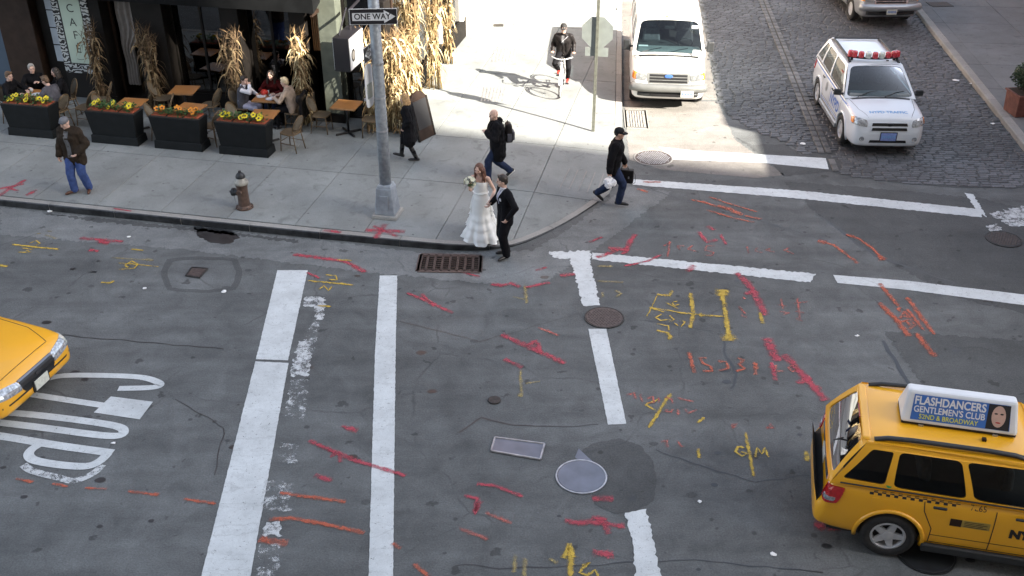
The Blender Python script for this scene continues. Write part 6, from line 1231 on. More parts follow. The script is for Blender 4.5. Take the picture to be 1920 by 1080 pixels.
# --- corn stalk bundles tied to the piers
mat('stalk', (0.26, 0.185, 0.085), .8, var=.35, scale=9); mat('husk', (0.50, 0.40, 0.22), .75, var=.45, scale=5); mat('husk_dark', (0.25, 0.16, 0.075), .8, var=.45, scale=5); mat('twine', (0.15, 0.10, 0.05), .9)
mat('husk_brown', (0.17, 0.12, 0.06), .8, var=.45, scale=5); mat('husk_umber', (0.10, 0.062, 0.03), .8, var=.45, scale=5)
def stalks(u, v, h, r0, n, nl, label, seed, lean=(0, 0), z0=.155, low=0.25):
    t = thing('corn_stalk_bundle', label, 'corn stalks', W(u, v, z0), URZ, 'dried corn stalk bundles on the cafe front'); rr = random.Random(seed); sk = MB(); lf = MB(); lf2 = MB(); base = []
    for k in range(n):
        a = rr.uniform(0, 6.28); r_ = r0 * math.sqrt(rr.random()); hh = h * rr.uniform(.78, 1.0); b = Vector((r_ * 1.5 * math.cos(a), r_ * math.sin(a), 0)); m_ = Vector((r_ * .6 * math.cos(a), r_ * .6 * math.sin(a), hh * .42)) + Vector((lean[0], lean[1], 0)) * .4; tp = Vector((r_ * 1.7 * math.cos(a) + lean[0], r_ * 1.3 * math.sin(a) + lean[1], hh))
        pts = [b, b.lerp(m_, .5), m_, m_.lerp(tp, .5) + Vector((rr.uniform(-.03, .03), rr.uniform(-.03, .03), 0)), tp]; sk.tube(pts, [.013, .012, .011, .009, .005], 5); base.append(pts)
        for j in range(4): d = Vector((rr.uniform(-1, 1), rr.uniform(-1, 1), rr.uniform(.6, 1.6))).normalized() * rr.uniform(.12, .28); lf2.ribbon([tp, tp + d * .5, tp + d], [.012, .01, .003], (rr.uniform(-1, 1), rr.uniform(-1, 1), .2))
    for k in range(nl):
        pts = rr.choice(base); i = rr.randrange(0, 4); f = rr.random(); p = pts[i].lerp(pts[i + 1], f)
        if p.z < low * h * rr.random(): continue
        a = rr.uniform(0, 6.28); L = rr.uniform(.22, .55); w_ = rr.uniform(.025, .065); dx = Vector((math.cos(a), math.sin(a), 0)); q = []; up = rr.uniform(.2, .9)
        for s in range(6): f = s / 5; q.append(p + dx * (L * f * .55) + Vector((0, 0, L * (up * f - 1.15 * f * f))) + Vector((rr.uniform(-.02, .02), rr.uniform(-.02, .02), rr.uniform(-.015, .015))))
        q = [x if x.z > .02 else Vector((x.x, x.y, .02)) for x in q]
        nr = Vector((rr.uniform(-.5, .5), rr.uniform(-.5, .5), 1)); (lf if rr.random() < .62 else lf2).ribbon(q, [w_ * .5, w_, w_ * .95, w_ * .7, w_ * .4, .004], nr)
    sk.obj('stalks', MATS['stalk' if u > -12 else 'husk_umber'], t, smooth=True, kind='stuff'); browner = u < -12; lf.obj('leaves', MATS['husk_brown' if browner else 'husk'], t, kind='stuff'); lf2.obj('leaves', MATS['husk_umber' if browner else 'husk_dark'], t, kind='stuff')  # bundles at the left take browner, darker husk and stalk colours
    for zz in (.40, .62): MB().tube([Vector((r0 * .85 * math.cos(a) + lean[0] * .4, r0 * .75 * math.sin(a) + lean[1] * .4, h * zz)) for a in [2 * math.pi * k / 14 for k in range(14)]], .014, 5, closed=True).obj('twine', MATS['twine'], t)
    return t
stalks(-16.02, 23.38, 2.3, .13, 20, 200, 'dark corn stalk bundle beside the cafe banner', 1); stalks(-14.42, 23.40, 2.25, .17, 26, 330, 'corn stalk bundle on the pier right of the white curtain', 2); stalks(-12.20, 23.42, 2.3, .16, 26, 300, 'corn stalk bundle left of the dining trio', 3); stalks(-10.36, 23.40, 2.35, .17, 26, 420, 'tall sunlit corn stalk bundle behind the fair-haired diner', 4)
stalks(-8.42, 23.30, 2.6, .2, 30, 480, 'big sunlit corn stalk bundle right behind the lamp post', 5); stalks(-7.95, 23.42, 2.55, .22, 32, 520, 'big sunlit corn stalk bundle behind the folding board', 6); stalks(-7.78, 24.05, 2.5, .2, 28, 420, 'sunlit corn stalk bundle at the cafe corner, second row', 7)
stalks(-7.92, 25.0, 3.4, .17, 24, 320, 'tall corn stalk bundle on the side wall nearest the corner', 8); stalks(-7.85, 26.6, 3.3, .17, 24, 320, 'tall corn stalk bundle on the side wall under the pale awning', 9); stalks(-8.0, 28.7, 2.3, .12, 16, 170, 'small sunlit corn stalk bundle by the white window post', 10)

# --- cafe banner
def damask(name):
    m = bpy.data.materials.new(name); m.use_nodes = True; t = m.node_tree; b = t.nodes['Principled BSDF']; tc = N(t, 'ShaderNodeTexCoord')
    v = N(t, 'ShaderNodeTexWave', Scale=3.2, Distortion=9.0, Detail=1.0, wave_type='RINGS'); v.inputs['Detail Scale'].default_value = 2.4; t.links.new(tc.outputs['Object'], v.inputs['Vector'])
    t.links.new(ramp(t, v.outputs['Fac'], .44, (.45, .47, .46, 1), .52, (.012, .012, .012, 1)), b.inputs['Base Color']); b.inputs['Roughness'].default_value = .7; MATS[name] = m
damask('damask'); mat('banner_green', (0.43, 0.52, 0.43), .7, var=.06, scale=2)
bn = thing('cafe_banner', 'tall pale green vertical banner with a black and white patterned border', 'banner', W(-16.55, 23.62, .95), URZ)
MB().box((0, 0, 1.25), (1.02, .05, 2.5)).obj('border', MATS['damask'], bn, bevel=.006); MB().box((.02, -.03, 1.38), (.58, .02, 2.2)).obj('panel', MATS['banner_green'], bn); MB().box((0, -.028, 1.38), (.63, .015, 2.25)).obj('panel_edge', MATS['ink'], bn)
for ch_, z in (('C', 1.72), ('A', 1.36), ('F', 1.02), ('É', .66)): tx = text_mesh(ch_, .30); tx.v = [Vector((p.x + .02, -.043, z + p.y)) for p in tx.v]; tx.obj('letter', MATS['ink'], bn)
for z, s in ((2.02, 1), (.40, -1)): MB().ribbon([(x * .1 + .02, -.043, z + s * .02 * (1 - x * x)) for x in [k / 5 - 1 for k in range(11)]], .012, (0, -1, 0)).obj('flourish', MATS['ink'], bn)
em = MB(); q = [Vector((.19 * (1 + .06 * math.cos(16 * a)) * math.cos(a) + .02, -.043, 2.30 + .14 * (1 + .06 * math.cos(16 * a)) * math.sin(a))) for a in [2 * math.pi * k / 64 for k in range(64)]]; em.poly(q); em.obj('emblem', MATS['ink'], bn)
# --- blade sign on its bracket
bl = thing('blade_sign', 'dark box sign with a white face and round emblem hanging at the cafe corner', 'sign', W(-8.78, 22.75, 2.0), URZ)
MB().box((0, 0, .40), (.38, 1.0, .80)).obj('box', MATS['sign_black'], bl, bevel=.01); MB().box((.195, 0, .40), (.02, .94, .74)).obj('white_face', MATS['sign_face'], bl); MB().box((-.195, 0, .40), (.02, .94, .74)).obj('white_face', MATS['sign_face'], bl)
e = MB().lathe([(1, 0), (.001, 0)], 24, cap=False); e.v = [Vector((.207, -.26 + p.x * .13, .34 + p.y * .15)) for p in e.v]; e.obj('emblem', MATS['ink'], bl); e = MB().lathe([(1, 0), (.001, 0)], 24, cap=False); e.v = [Vector((.209, -.26 + p.x * .09, .34 + p.y * .10)) for p in e.v]; e.obj('emblem_ring', MATS['silver_paint'], bl)
MB().tube([(0, .2, .80), (0, .2, 1.25), (0, .9, 1.3)], .035, 8).obj('bracket', MATS['sign_black'], bl); MB().tube([(-.1, -.3, .8), (-.1, .3, 1.28)], .02, 6).obj('stay', MATS['sign_black'], bl)
# --- folding board
ab = thing('folding_board', 'dark wooden folding board with an arched top beside the corn stalks', 'board', W(-7.30, 23.18, .155), URZ + R(68))
for s in (-1, 1):
    q = [Vector((-.32, 0, 0)), Vector((.32, 0, 0)), Vector((.30, 0, 1.0)), Vector((.2, 0, 1.13)), Vector((0, 0, 1.18)), Vector((-.2, 0, 1.13)), Vector((-.30, 0, 1.0))]; Mr = Matrix.Rotation(s * R(14), 3, 'X'); of = Vector((0, s * .29, 0)); n = len(q)
    A1 = [Mr @ p + of for p in q]; A2 = [Mr @ (p + Vector((0, .025, 0))) + of for p in q]
    o = MB().add(A1 + A2, [tuple(range(n)), tuple(range(2 * n - 1, n - 1, -1))] + [(k, n + k, n + (k + 1) % n, (k + 1) % n) for k in range(n)]).obj('panel', MATS['brown_wood'], ab)
    for x in (-.3, .3): MB().box(Mr @ Vector((x, .012, .5)) + of, (.05, .045, 1.02), rot=Mr).obj('rail', MATS['dark_wood'], o)
    MB().box(Mr @ Vector((0, s * .018 + .012, .62)) + of, (.5, .012, .7), rot=Mr).obj('chalkboard', MATS['ink'], o)
# --- clipped shrub in a tub at the right edge
mat('tub_red', (0.16, 0.06, 0.045), .7, var=.3, scale=8, bump=.2); mat('shrub', (0.022, 0.050, 0.018), .6, var=.5, scale=9)
tr = thing('potted_shrub', 'round dark green shrub in a red-brown tub at the right edge', 'shrub', G(1913, 212, .15), .1); MB().box((0, 0, .28), (.62, .62, .56), top=(1.08, 1.08)).obj('tub', MATS['tub_red'], tr, bevel=.02); MB().box((0, 0, .56), (.72, .72, .04)).obj('tub_rim', MATS['tub_red'], tr); MB().box((0, 0, .575), (.60, .60, .03)).obj('soil', MATS['soil'], tr)
MB().tube([(0, 0, .56), (.03, 0, .8), (0, .02, 1.1)], [.035, .03, .02], 8).obj('trunk', MATS['brown_wood'], tr)
rr = random.Random(9); mb = MB()
for k in range(2600):
    d = Vector((rr.gauss(0, 1), rr.gauss(0, 1), rr.gauss(0, 1))).normalized(); r_ = .40 * (rr.random() ** .35) * (1 + .22 * noise.noise(d * 2.2)); p = Vector((0, 0, 1.0)) + Vector((d.x * r_, d.y * r_, d.z * r_ * .95)); a = Vector((rr.gauss(0, 1), rr.gauss(0, 1), rr.gauss(0, .6))).normalized() * .045; b_ = a.cross(d).normalized() * .018; mb.add([p - a, p + b_, p + a, p - b_], [(0, 1, 2, 3)])
mb.obj('crown', MATS['shrub'], tr, kind='stuff')
# --- small things on the sunny pavement and a cellar hatch on the right
MB().box((0, 0, .0), (.30, .22, .02)).obj('vent_cover', MATS['iron'], side, loc=SG(935, 48) + Vector((0, 0, .012))); MB().box((0, 0, 0), (.75, .55, .012), rz=.1).obj('cellar_hatch', MATS['iron'], rside, loc=G(1762, 8, .162))
# ================================================================== people
for nm, c in dict(skin=(0.50, 0.30, 0.22), skin_pale=(0.58, 0.38, 0.30)).items(): mat(nm, c, .5, var=.08, scale=12)
def cloth(nm, c, r=.9, sheen=.0, var=.25): return mat(nm, c, r, var=var, scale=9, bump=.35, bscale=60, spec=.12, sheen=sheen)
cloth('wool_black', (0.0075, 0.0075, 0.009)); cloth('suit_black', (0.006, 0.006, 0.008), .8); cloth('jacket_brown', (0.030, 0.022, 0.016)); cloth('jean_blue', (0.045, 0.075, 0.20)); cloth('jean_dark', (0.021, 0.031, 0.066)); cloth('shirt_grey', (0.13, 0.13, 0.135)); cloth('shirt_white', (0.62, 0.62, 0.66)); cloth('tie_silver', (0.38, 0.38, 0.48), .5)
mat('satin', (0.74, 0.75, 0.74), .38, var=.04, scale=6, bump=.1, bscale=20); cloth('jacket_grey', (0.085, 0.085, 0.10)); cloth('sweater_tan', (0.40, 0.31, 0.24)); cloth('red_top', (0.06, 0.007, 0.007)); cloth('lilac', (0.45, 0.44, 0.55)); cloth('leather', (0.018, 0.016, 0.016), .45, 0); mat('shoe_black', (0.012, 0.012, 0.012), .4, var=.2); mat('shoe_brown', (0.075, 0.030, 0.016), .45, var=.2); mat('shoe_red', (0.50, 0.025, 0.015), .5, var=.1); mat('sole_white', (0.6, 0.6, 0.58), .7, var=.1)
mat('hair_blond', (0.33, 0.20, 0.085), .55, var=.4, scale=30, bump=.6, bscale=60); mat('hair_red', (0.105, 0.045, 0.028), .5, var=.4, scale=30, bump=.6, bscale=60); mat('hair_dark', (0.022, 0.015, 0.011), .5, var=.4, scale=30, bump=.6, bscale=60); mat('hair_brown', (0.10, 0.058, 0.03), .55, var=.4, scale=30, bump=.6, bscale=60); mat('hair_grey', (0.36, 0.34, 0.31), .6, var=.3, scale=30, bump=.6, bscale=60); mat('hair_fair', (0.55, 0.44, 0.28), .55, var=.3, scale=30, bump=.6, bscale=60); cloth('cap_grey', (0.13, 0.135, 0.15)); cloth('cap_dark', (0.035, 0.035, 0.035)); cloth('cap_black', (0.018, 0.018, 0.02))
mat('eye_dark', (0.015, 0.012, 0.012), .3, var=0); mat('lip', (0.30, 0.10, 0.09), .5, var=0)

def remesh(mb, vox, it=3, wr=0, ws=9.0, seed=0):
    me = evaluated(mb.mesh('m'), [('REMESH', dict(mode='VOXEL', voxel_size=vox)), ('SMOOTH', dict(factor=.5, iterations=it))])
    if wr:
        nr = [v.normal.copy() for v in me.vertices]
        for v, n in zip(me.vertices, nr): p = v.co * ws + Vector((seed, seed, 0)); v.co += n * wr * (noise.noise(p) + .5 * noise.noise(Vector((p.x * 2.2, p.y * 2.2, p.z * 1.0))))
    me.polygons.foreach_set('use_smooth', [True] * len(me.polygons)); return me
def ik(A, T, a, b, pole):
    d = T - A; L = d.length; mx = (a + b) * .998
    if L > mx: T = A + d * (mx / L); d = T - A; L = mx
    x = (a * a - b * b + L * L) / (2 * L); h = math.sqrt(max(0, a * a - x * x)); n = d / L; p = pole - n * pole.dot(n); p = p.normalized() if p.length > 1e-4 else Vector((0, 1, 0)); return A + n * x + p * h, T
def V3(*a): return Vector(a)
class Fig:
    """one posed person; local x = right hand side, y = forward"""
    def __init__(s, label, loc, heading, height=1.76, pz=.945, lean=2, slean=0, twist=0, feet=None, fyaw=(0, 0), lift=(0, 0), hands=None, head=(0, 0), fem=False, poles=None, kpole=None, curl=.55, grip=None):
        s.k = height / 1.75; k = s.k; s.fem = fem; s.root = thing('person', label, 'person', loc, R(heading - 90))
        sd = V3(math.sin(R(slean)), math.sin(R(lean)), math.cos(R(lean))).normalized(); s.sd = sd; s.pel = V3(0, 0, pz); s.waist = s.pel + sd * .13; s.chest = s.pel + sd * .35; s.neck = s.pel + sd * .515
        tw = Matrix.Rotation(R(twist), 3, 'Z'); sw = .165 if fem else .185; s.right = tw @ V3(1, 0, 0); s.fwd = tw @ V3(0, 1, 0); s.sw = sw
        s.sh = [s.neck - sd * .06 + s.right * (sg * sw) for sg in (-1, 1)]
        feet = feet or ((-.10, 0, .08), (.10, 0, .08)); s.hip = [V3(sg * .09, 0, pz - .03) for sg in (-1, 1)]; s.knee = []; s.ank = []; s.toe = []; s.heel = []
        for i, sg in enumerate((-1, 1)):
            kp = V3(*kpole[i]) if kpole else V3(sg * .03, 1, 0); kn, an = ik(s.hip[i], V3(*feet[i]), .435, .42, kp); s.knee.append(kn); s.ank.append(an)
            f = V3(math.sin(R(fyaw[i])), math.cos(R(fyaw[i])), 0); lf = R(lift[i]); f2 = f * math.cos(lf) + V3(0, 0, -math.sin(lf)); dn = V3(0, 0, -math.cos(lf)) - f * math.sin(lf)
            s.toe.append(an + f2 * .15 + dn * .045); s.heel.append(an - f2 * .045 + dn * .045)
        hands = hands or ((-.24, .06, pz - .10), (.24, .06, pz - .10)); s.elb = []; s.wri = []
        for i, sg in enumerate((-1, 1)):
            po = V3(*poles[i]) if poles else V3(sg * .5, -1, -.3); e, w_ = ik(s.sh[i], V3(*hands[i]), .285, .255, po); s.elb.append(e); s.wri.append(w_)
        s.HM = Matrix.Rotation(R(head[1]), 3, 'Z') @ Matrix.Rotation(R(-head[0]), 3, 'X'); s.hc = s.neck + sd * .06 + s.HM @ V3(0, .025, .105); s.curl = curl; s.grip = grip or (None, None)
    def S(s, mb): mb.v = [p * s.k for p in mb.v]; return mb
    def put(s, name, me, m, parent=None, label=None):
        setmat(me, MATS[m]); return mesh_obj(name, me, parent or s.root, label=label)
    def hp(s, *p): return s.hc + s.HM @ Vector(p)
    def body(s, skin='skin', legs=True, vox=.0095, dz=0):
        mb = MB(); H = s.hp; f = .92 if s.fem else 1
        mb.ball(H(0, -.008, .018), (.076, .096, .105), 16, 12, M=s.HM); mb.ball(H(0, .022, -.062), (.058 * f, .068, .062), 14, 10, M=s.HM); mb.ball(H(0, .072, -.098), (.024, .02, .02), 8, 6, M=s.HM)
        mb.caps(H(0, .086, .02), H(0, .106, -.026), .009, .014, 8); mb.caps(H(-.035, .078, .036), H(.035, .078, .036), .014, .014, 8); mb.ball(H(0, .076, -.058), (.03, .018, .016), 8, 6, M=s.HM)
        for sg in (-1, 1): mb.ball(H(sg * .077, -.008, -.008), (.010, .022, .032), 8, 6, M=s.HM); mb.ball(H(sg * .042, .058, -.028), (.028, .028, .03), 8, 6, M=s.HM)
        mb.caps(s.neck - s.sd * .04, s.hp(0, -.012, -.06), .058 * f, .050 * f, 12)
        mb.caps(s.sh[0], s.sh[1], .05 * f, .05 * f, 12); mb.caps(s.neck - s.sd * .03, s.sh[0], .05 * f, .05 * f); mb.caps(s.neck - s.sd * .03, s.sh[1], .05 * f, .05 * f)
        for x in ((-.045, .045) if s.fem else (-.075, .075)): mb.caps(s.pel + V3(x, 0, 0), s.chest + s.right * x + s.sd * .06, .082 * f, .092 * f, 12)
        for i in (0, 1):
            mb.caps(s.sh[i], s.elb[i], .046 * f, .038 * f); mb.caps(s.elb[i], s.wri[i], .038 * f, .026 * f)
            if legs: mb.caps(s.hip[i], s.knee[i], .078, .052); mb.caps(s.knee[i], s.ank[i], .052, .036); mb.caps(s.heel[i] + V3(0, 0, .012), s.toe[i] + V3(0, 0, .008), .03, .024)
            s.hand(mb, i)
        s.body_o = s.put('body', remesh(s.S(mb), vox * s.k, 2), skin)
        for sg in (-1, 1): e = MB().ball(H(sg * .032, .0835, .012), (.013, .007, .008), 8, 6, M=s.HM); s.S(e).obj('eye', MATS['eye_dark'], s.root, smooth=True)
        e = MB().ball(H(0, .0905, -.060), (.022, .007, .006), 8, 6, M=s.HM); s.S(e).obj('mouth', MATS['lip'], s.root, smooth=True)
    def hand(s, mb, i):
        sg = (-1, 1)[i]; w_ = s.wri[i]; d = (w_ - s.elb[i]).normalized()
        if s.grip[i]: d = V3(*s.grip[i]).normalized()
        side = d.cross(V3(0, 0, 1)) if abs(d.z) < .8 else V3(0, 1, 0); side = (side - d * side.dot(d)).normalized(); nrm = side.cross(d)
        if nrm.dot(s.pel + V3(0, .2, .2) - w_) < 0: nrm = -nrm
        pc = w_ + d * .05
        mb.caps(w_ + side * -.022 + d * .012, w_ + side * -.026 + d * .085, .018, .014, 8); mb.caps(w_ + d * .01, w_ + d * .088, .019, .015, 8); mb.caps(w_ + side * .022 + d * .012, w_ + side * .026 + d * .083, .018, .014, 8)
        for j, (o, L) in enumerate(((-.034, .075), (-.012, .085), (.011, .080), (.033, .062))):
            b = w_ + d * .086 + side * o * .95; c1 = s.curl; d1 = (d * math.cos(c1) + nrm * math.sin(c1)); d2 = (d * math.cos(2.1 * c1) + nrm * math.sin(2.1 * c1)); m_ = b + d1 * L * .5; mb.caps(b, m_, .0105, .0095, 8); mb.caps(m_, m_ + d2 * L * .5, .0095, .008, 8)
        b = w_ + d * .025 - side * .026; t1 = (d * .6 - side * .6 + nrm * .5).normalized(); m_ = b + t1 * .04; mb.caps(b, m_, .012, .011, 8); mb.caps(m_, m_ + (d * .9 + nrm * .4 - side * .1).normalized() * .035, .011, .009, 8)
    def torso(s, mb, e, hem, flare=0.0, sleeves=True, arm=.016, chestx=0):
        f = .9 if s.fem else 1
        for x in (-.08, 0, .08): mb.caps(s.pel + V3(x * 1.05, 0, .02), s.chest + s.right * x * 1.1 + s.sd * .03, .098 * f + e, .104 * f + e, 12)
        mb.caps(s.chest + s.right * -.07 + s.fwd * .03, s.chest + s.right * .07 + s.fwd * .03, .098 * f + e + chestx, .098 * f + e + chestx, 12)
        mb.caps(s.sh[0] + s.right * .01, s.sh[1] - s.right * .01, .055 + e, .055 + e, 12)
        for i in (0, 1): mb.caps(s.neck - s.sd * .035, s.sh[i], .06 + e * .6, .055 + e * .8, 10)
        for x in (-.095, -.03, .03, .095): mb.caps(s.pel + V3(x, 0, .05), V3(x * (1 + flare * 1.4), (.0), hem), .092 + e, .085 + e + flare * .06, 12)
        if sleeves:
            for i in (0, 1): mb.caps(s.sh[i], s.elb[i], .052 + arm, .044 + arm, 12); mb.caps(s.elb[i], s.elb[i].lerp(s.wri[i], .97), .044 + arm, .035 + arm, 12)
        return mb
    def top(s, name, m, e=.02, hem=None, flare=0, arm=.016, wr=.008, collar=True, chestx=0, vox=.013, sleeves=True):
        mb = s.torso(MB(), e, hem if hem is not None else s.pel.z - .08, flare, sleeves, arm, chestx)
        if collar:
            c = s.neck + s.sd * .015
            for k in range(10): a = R(-70) + R(320) * k / 9; b = a + R(320) / 9; r_ = .062 + e * .4; f = lambda t: c + V3(math.sin(t - R(90) + R(0)) * 0, 0, 0) + s.right * (r_ * math.cos(t - R(0))) * 1.0 + s.fwd * (r_ * math.sin(t)); mb.caps(f(a + R(180 - 70 + 20)), f(b + R(180 - 70 + 20)), .020, .020, 8)
        me = remesh(s.S(mb), vox, 3, wr, 11.0, len(name)); s.PJ = Proj(me); s.top_o = s.put(name, me, m); return s.top_o
    def trousers(s, m, e=.012, wr=.010, flare=.0):
        mb = MB(); mb.caps(s.pel + V3(-.06, 0, .02), s.pel + V3(.06, 0, .02), .105 + e * .5, .105 + e * .5, 12)
        for i in (0, 1): mb.caps(s.hip[i], s.knee[i], .092 + e, .064 + e, 12); mb.caps(s.knee[i], s.ank[i].lerp(s.knee[i], .04), .064 + e, .050 + e + flare, 12)
        return s.put('trousers', remesh(s.S(mb), .013, 3, wr, 10.0, 3), m)
    def shoes(s, m, boot=0, sole=None):
        for i in (0, 1):
            mb = MB(); h, t = s.heel[i], s.toe[i]; up = (s.ank[i] - (h.lerp(t, .25))).normalized(); mb.caps(h + up * .022, t + up * .010, .042, .036, 10); mb.caps(t + up * .008, t + (t - h).normalized() * .045 + up * .002, .036, .026, 10); mb.caps(h + up * .03, s.ank[i], .040, .044, 10)
            if boot: mb.caps(s.ank[i], s.ank[i].lerp(s.knee[i], boot), .052, .064, 12)
            lo = min(h.z, t.z) - .034
            o = s.put('boot' if boot else 'shoe', remesh(s.S(mb), .011, 2), m)
            if sole: sm = MB(); d = (t - h).normalized(); sm.tube([h - d * .03 - up * .016, h.lerp(t, .5) - up * .016, t + d * .055 - up * .016], [.038, .036, .024], 10, flat=.35); s.S(sm).obj('sole', MATS[sole], o, smooth=True)
    def hair(s, style, m, seed=0):
        mb = MB(); H = s.hp
        if style == 'short':
            mb.ball(H(0, -.018, .035), (.084, .098, .098), 14, 10, M=s.HM); mb.ball(H(0, -.055, -.02), (.070, .055, .07), 12, 8, M=s.HM); mb.caps(H(-.04, .05, .105), H(.04, .055, .10), .026, .022, 8)
            for sg in (-1, 1): mb.ball(H(sg * .068, -.01, .02), (.018, .04, .045), 8, 6, M=s.HM)
        elif style == 'long':
            mb.ball(H(0, -.02, .03), (.090, .102, .102), 14, 10, M=s.HM)
            for k in range(15):
                a = R(200) * k / 14 - R(10); x, y = .085 * math.cos(a), -.02 - .085 * math.sin(a); b = H(x, y, -.02); e = V3(b.x + .035 * math.cos(a), b.y - .02 * math.sin(a) - .012, s.neck.z - .13 - .05 * math.sin(a * 3 + seed)); m_ = b.lerp(e, .5) + V3(.015 * math.sin(k * 2.1 + seed), .012 * math.cos(k * 1.7), 0); mb.caps(b, m_, .030, .028, 8); mb.caps(m_, e, .028, .014, 8)
            for sg in (-1, 1):
                b = H(sg * .075, .03, .04); e = V3(H(sg * .085, .035, -.1).x, H(sg * .085, .05, -.1).y + .01, s.neck.z - .10); mb.caps(b, H(sg * .088, .025, -.07), .02, .022, 8); mb.caps(H(sg * .088, .025, -.07), e, .022, .012, 8)
        elif style == 'beanie': mb.ball(H(0, -.008, .055), (.090, .106, .085), 14, 10, M=s.HM); mb.caps(H(-.05, .075, .045), H(.05, .075, .045), .022, .022, 8)
        elif style == 'stubble': mb.ball(H(0, -.03, .022), (.0775, .092, .095), 14, 10, M=s.HM)
        o = s.put('cap' if style == 'beanie' else 'hair', remesh(s.S(mb), .010, 2, .006 if style != 'beanie' else .002, 30.0 if style != 'beanie' else 12., seed), m)
        return o
    def cap(s, m):
        mb = MB(); H = s.hp; mb.ball(H(0, -.012, .050), (.090, .106, .082), 16, 10, M=s.HM); me = remesh(s.S(mb), .011, 2); o = s.put('cap', me, m)
        b = MB(); pts = []; nn_ = 12
        for k in range(nn_ + 1): a = R(20) + R(140) * k / nn_; pts.append(H(.082 * math.cos(a), .085 * math.sin(a), .042)); pts.append(H(.088 * math.cos(a), .085 * math.sin(a) + .085 * math.sin(a) ** .6, .022 - .012 * abs(math.cos(a))))
        n = len(pts); b.add(pts + [p + s.HM @ V3(0, 0, -.008) for p in pts], [(2 * k, 2 * k + 1, 2 * k + 3, 2 * k + 2) for k in range(nn_)] + [(n + 2 * k + 2, n + 2 * k + 3, n + 2 * k + 1, n + 2 * k) for k in range(nn_)] + [(2 * k + 1, n + 2 * k + 1, n + 2 * k + 3, 2 * k + 3) for k in range(nn_)]); s.S(b).obj('cap_peak', MATS[m], o)
    def patch(s, name, m, corners, off=.006, nx=4, ny=10, rnd=0):
        """cloth piece laid on the front of the top: corners as (x, z) in the chest frame"""
        q = [(s.pel + s.right * x + s.sd * (z - s.pel.z) + s.fwd * .5) * s.k for x, z in corners]; return s.PJ.quad(q, -s.fwd, off, nx, ny, rnd, .01).obj(name, MATS[m], s.root, smooth=True)
    def world(s, p): return s.root.location + Matrix.Rotation(s.root.rotation_euler.z, 3, 'Z') @ (Vector(p) * s.k)
    def local(s_, p): pass
def to_local(p, loc, heading, k): return (Matrix.Rotation(-R(heading - 90), 3, 'Z') @ (Vector(p) - Vector(loc))) / k
def at_depth(px, py, y):
    lo, hi = 0.0, 6.0
    for _ in range(50):
        m_ = (lo + hi) / 2
        if G(px, py, m_).y > y: lo = m_
        else: hi = m_
    return G(px, py, m_)

# --- man in jeans on the left
f = Fig('standing man in an open dark brown jacket, grey shirt, grey cap and blue jeans', SG(156, 359), 258, 1.80, .94, 3, -2, feet=((-.13, -.06, .08), (.12, .10, .08)), fyaw=(-22, 38), hands=((-.20, .16, .99), (.30, .12, .83)), head=(20, -22), poles=((-1, -.6, -.2), (.8, -.8, -.2)))
f.body('skin_pale'); f.trousers('jean_blue', .03, .010); f.top('jacket', 'jacket_brown', .056, .76, .10, .040, .018); f.patch('shirt_front', 'shirt_grey', ((-.04, .86), (.055, .86), (.05, 1.44), (-.05, 1.44))); f.shoes('shoe_brown'); f.hair('beanie', 'cap_grey')
# --- woman in the black coat
f = Fig('woman with long fair hair in a black coat and boots walking left', SG(772, 300), 172, 1.66, .935, 6, 0, feet=((-.07, -.14, .085), (.07, .27, .11)), lift=(0, -14), hands=((-.20, .10, .92), (.24, .10, .84)), head=(12, 8), fem=True)
f.body('skin_pale'); f.trousers('wool_black', .002); f.top('coat', 'wool_black', .045, .56, .45, .034, .014, True); f.shoes('shoe_black', .7); f.hair('long', 'hair_blond', 2)
# --- bald man with a backpack
f = Fig('bald man in a bulky black hooded coat and dark jeans walking left', SG(934, 337), 190, 1.74, .90, 5, 0, feet=((-.09, .24, .085), (.09, -.30, .17)), lift=(-4, 40), hands=((-.13, .26, 1.22), (.25, .06, .86)), head=(8, 6), poles=((-1, -.3, -.8), (1, -.6, -.2)))
f.body('skin_pale'); f.trousers('jean_dark', .026); f.top('coat', 'wool_black', .072, .66, .16, .046, .020, False); f.shoes('shoe_black', 0, 'sole_white')
mb = MB(); c = f.neck; mb.ball(c + V3(0, -.085, .02), (.12, .075, .075), 12, 8); mb.caps(c + V3(-.085, -.02, .02), c + V3(-.05, .06, -.02), .035, .03); mb.caps(c + V3(.085, -.02, .02), c + V3(.05, .06, -.02), .035, .03); f.put('hood', remesh(f.S(mb), .013, 3, .01), 'wool_black')
bpk = thing('backpack', 'black backpack with grey panels on the bald man', 'backpack', f.world(f.chest + V3(0, -.27, -.30)), f.root.rotation_euler.z)
MB().box((0, 0, .20), (.30, .18, .44), top=(.82, .75)).obj('bag', MATS['leather'], bpk, bevel=.05); MB().box((0, -.10, .13), (.22, .06, .20)).obj('front_pocket', MATS['jacket_grey'], bpk, bevel=.02); MB().tube([(-.05, .02, .43), (0, .02, .47), (.05, .02, .43)], .01, 6).obj('handle', MATS['ink'], bpk)
for sg in (-1, 1): MB().box((sg * .155, 0, .12), (.03, .10, .18)).obj('side_pocket', MATS['jacket_grey'], bpk, bevel=.01); MB().tube([(sg * .10, .08, .40), (sg * .12, .16, .44), (sg * .13, .30, .42), (sg * .12, .385, .30), (sg * .13, .37, .12), (sg * .15, .2, .02), (sg * .13, .06, .02)], .022, 6, flat=.4).obj('strap', MATS['ink'], bpk)
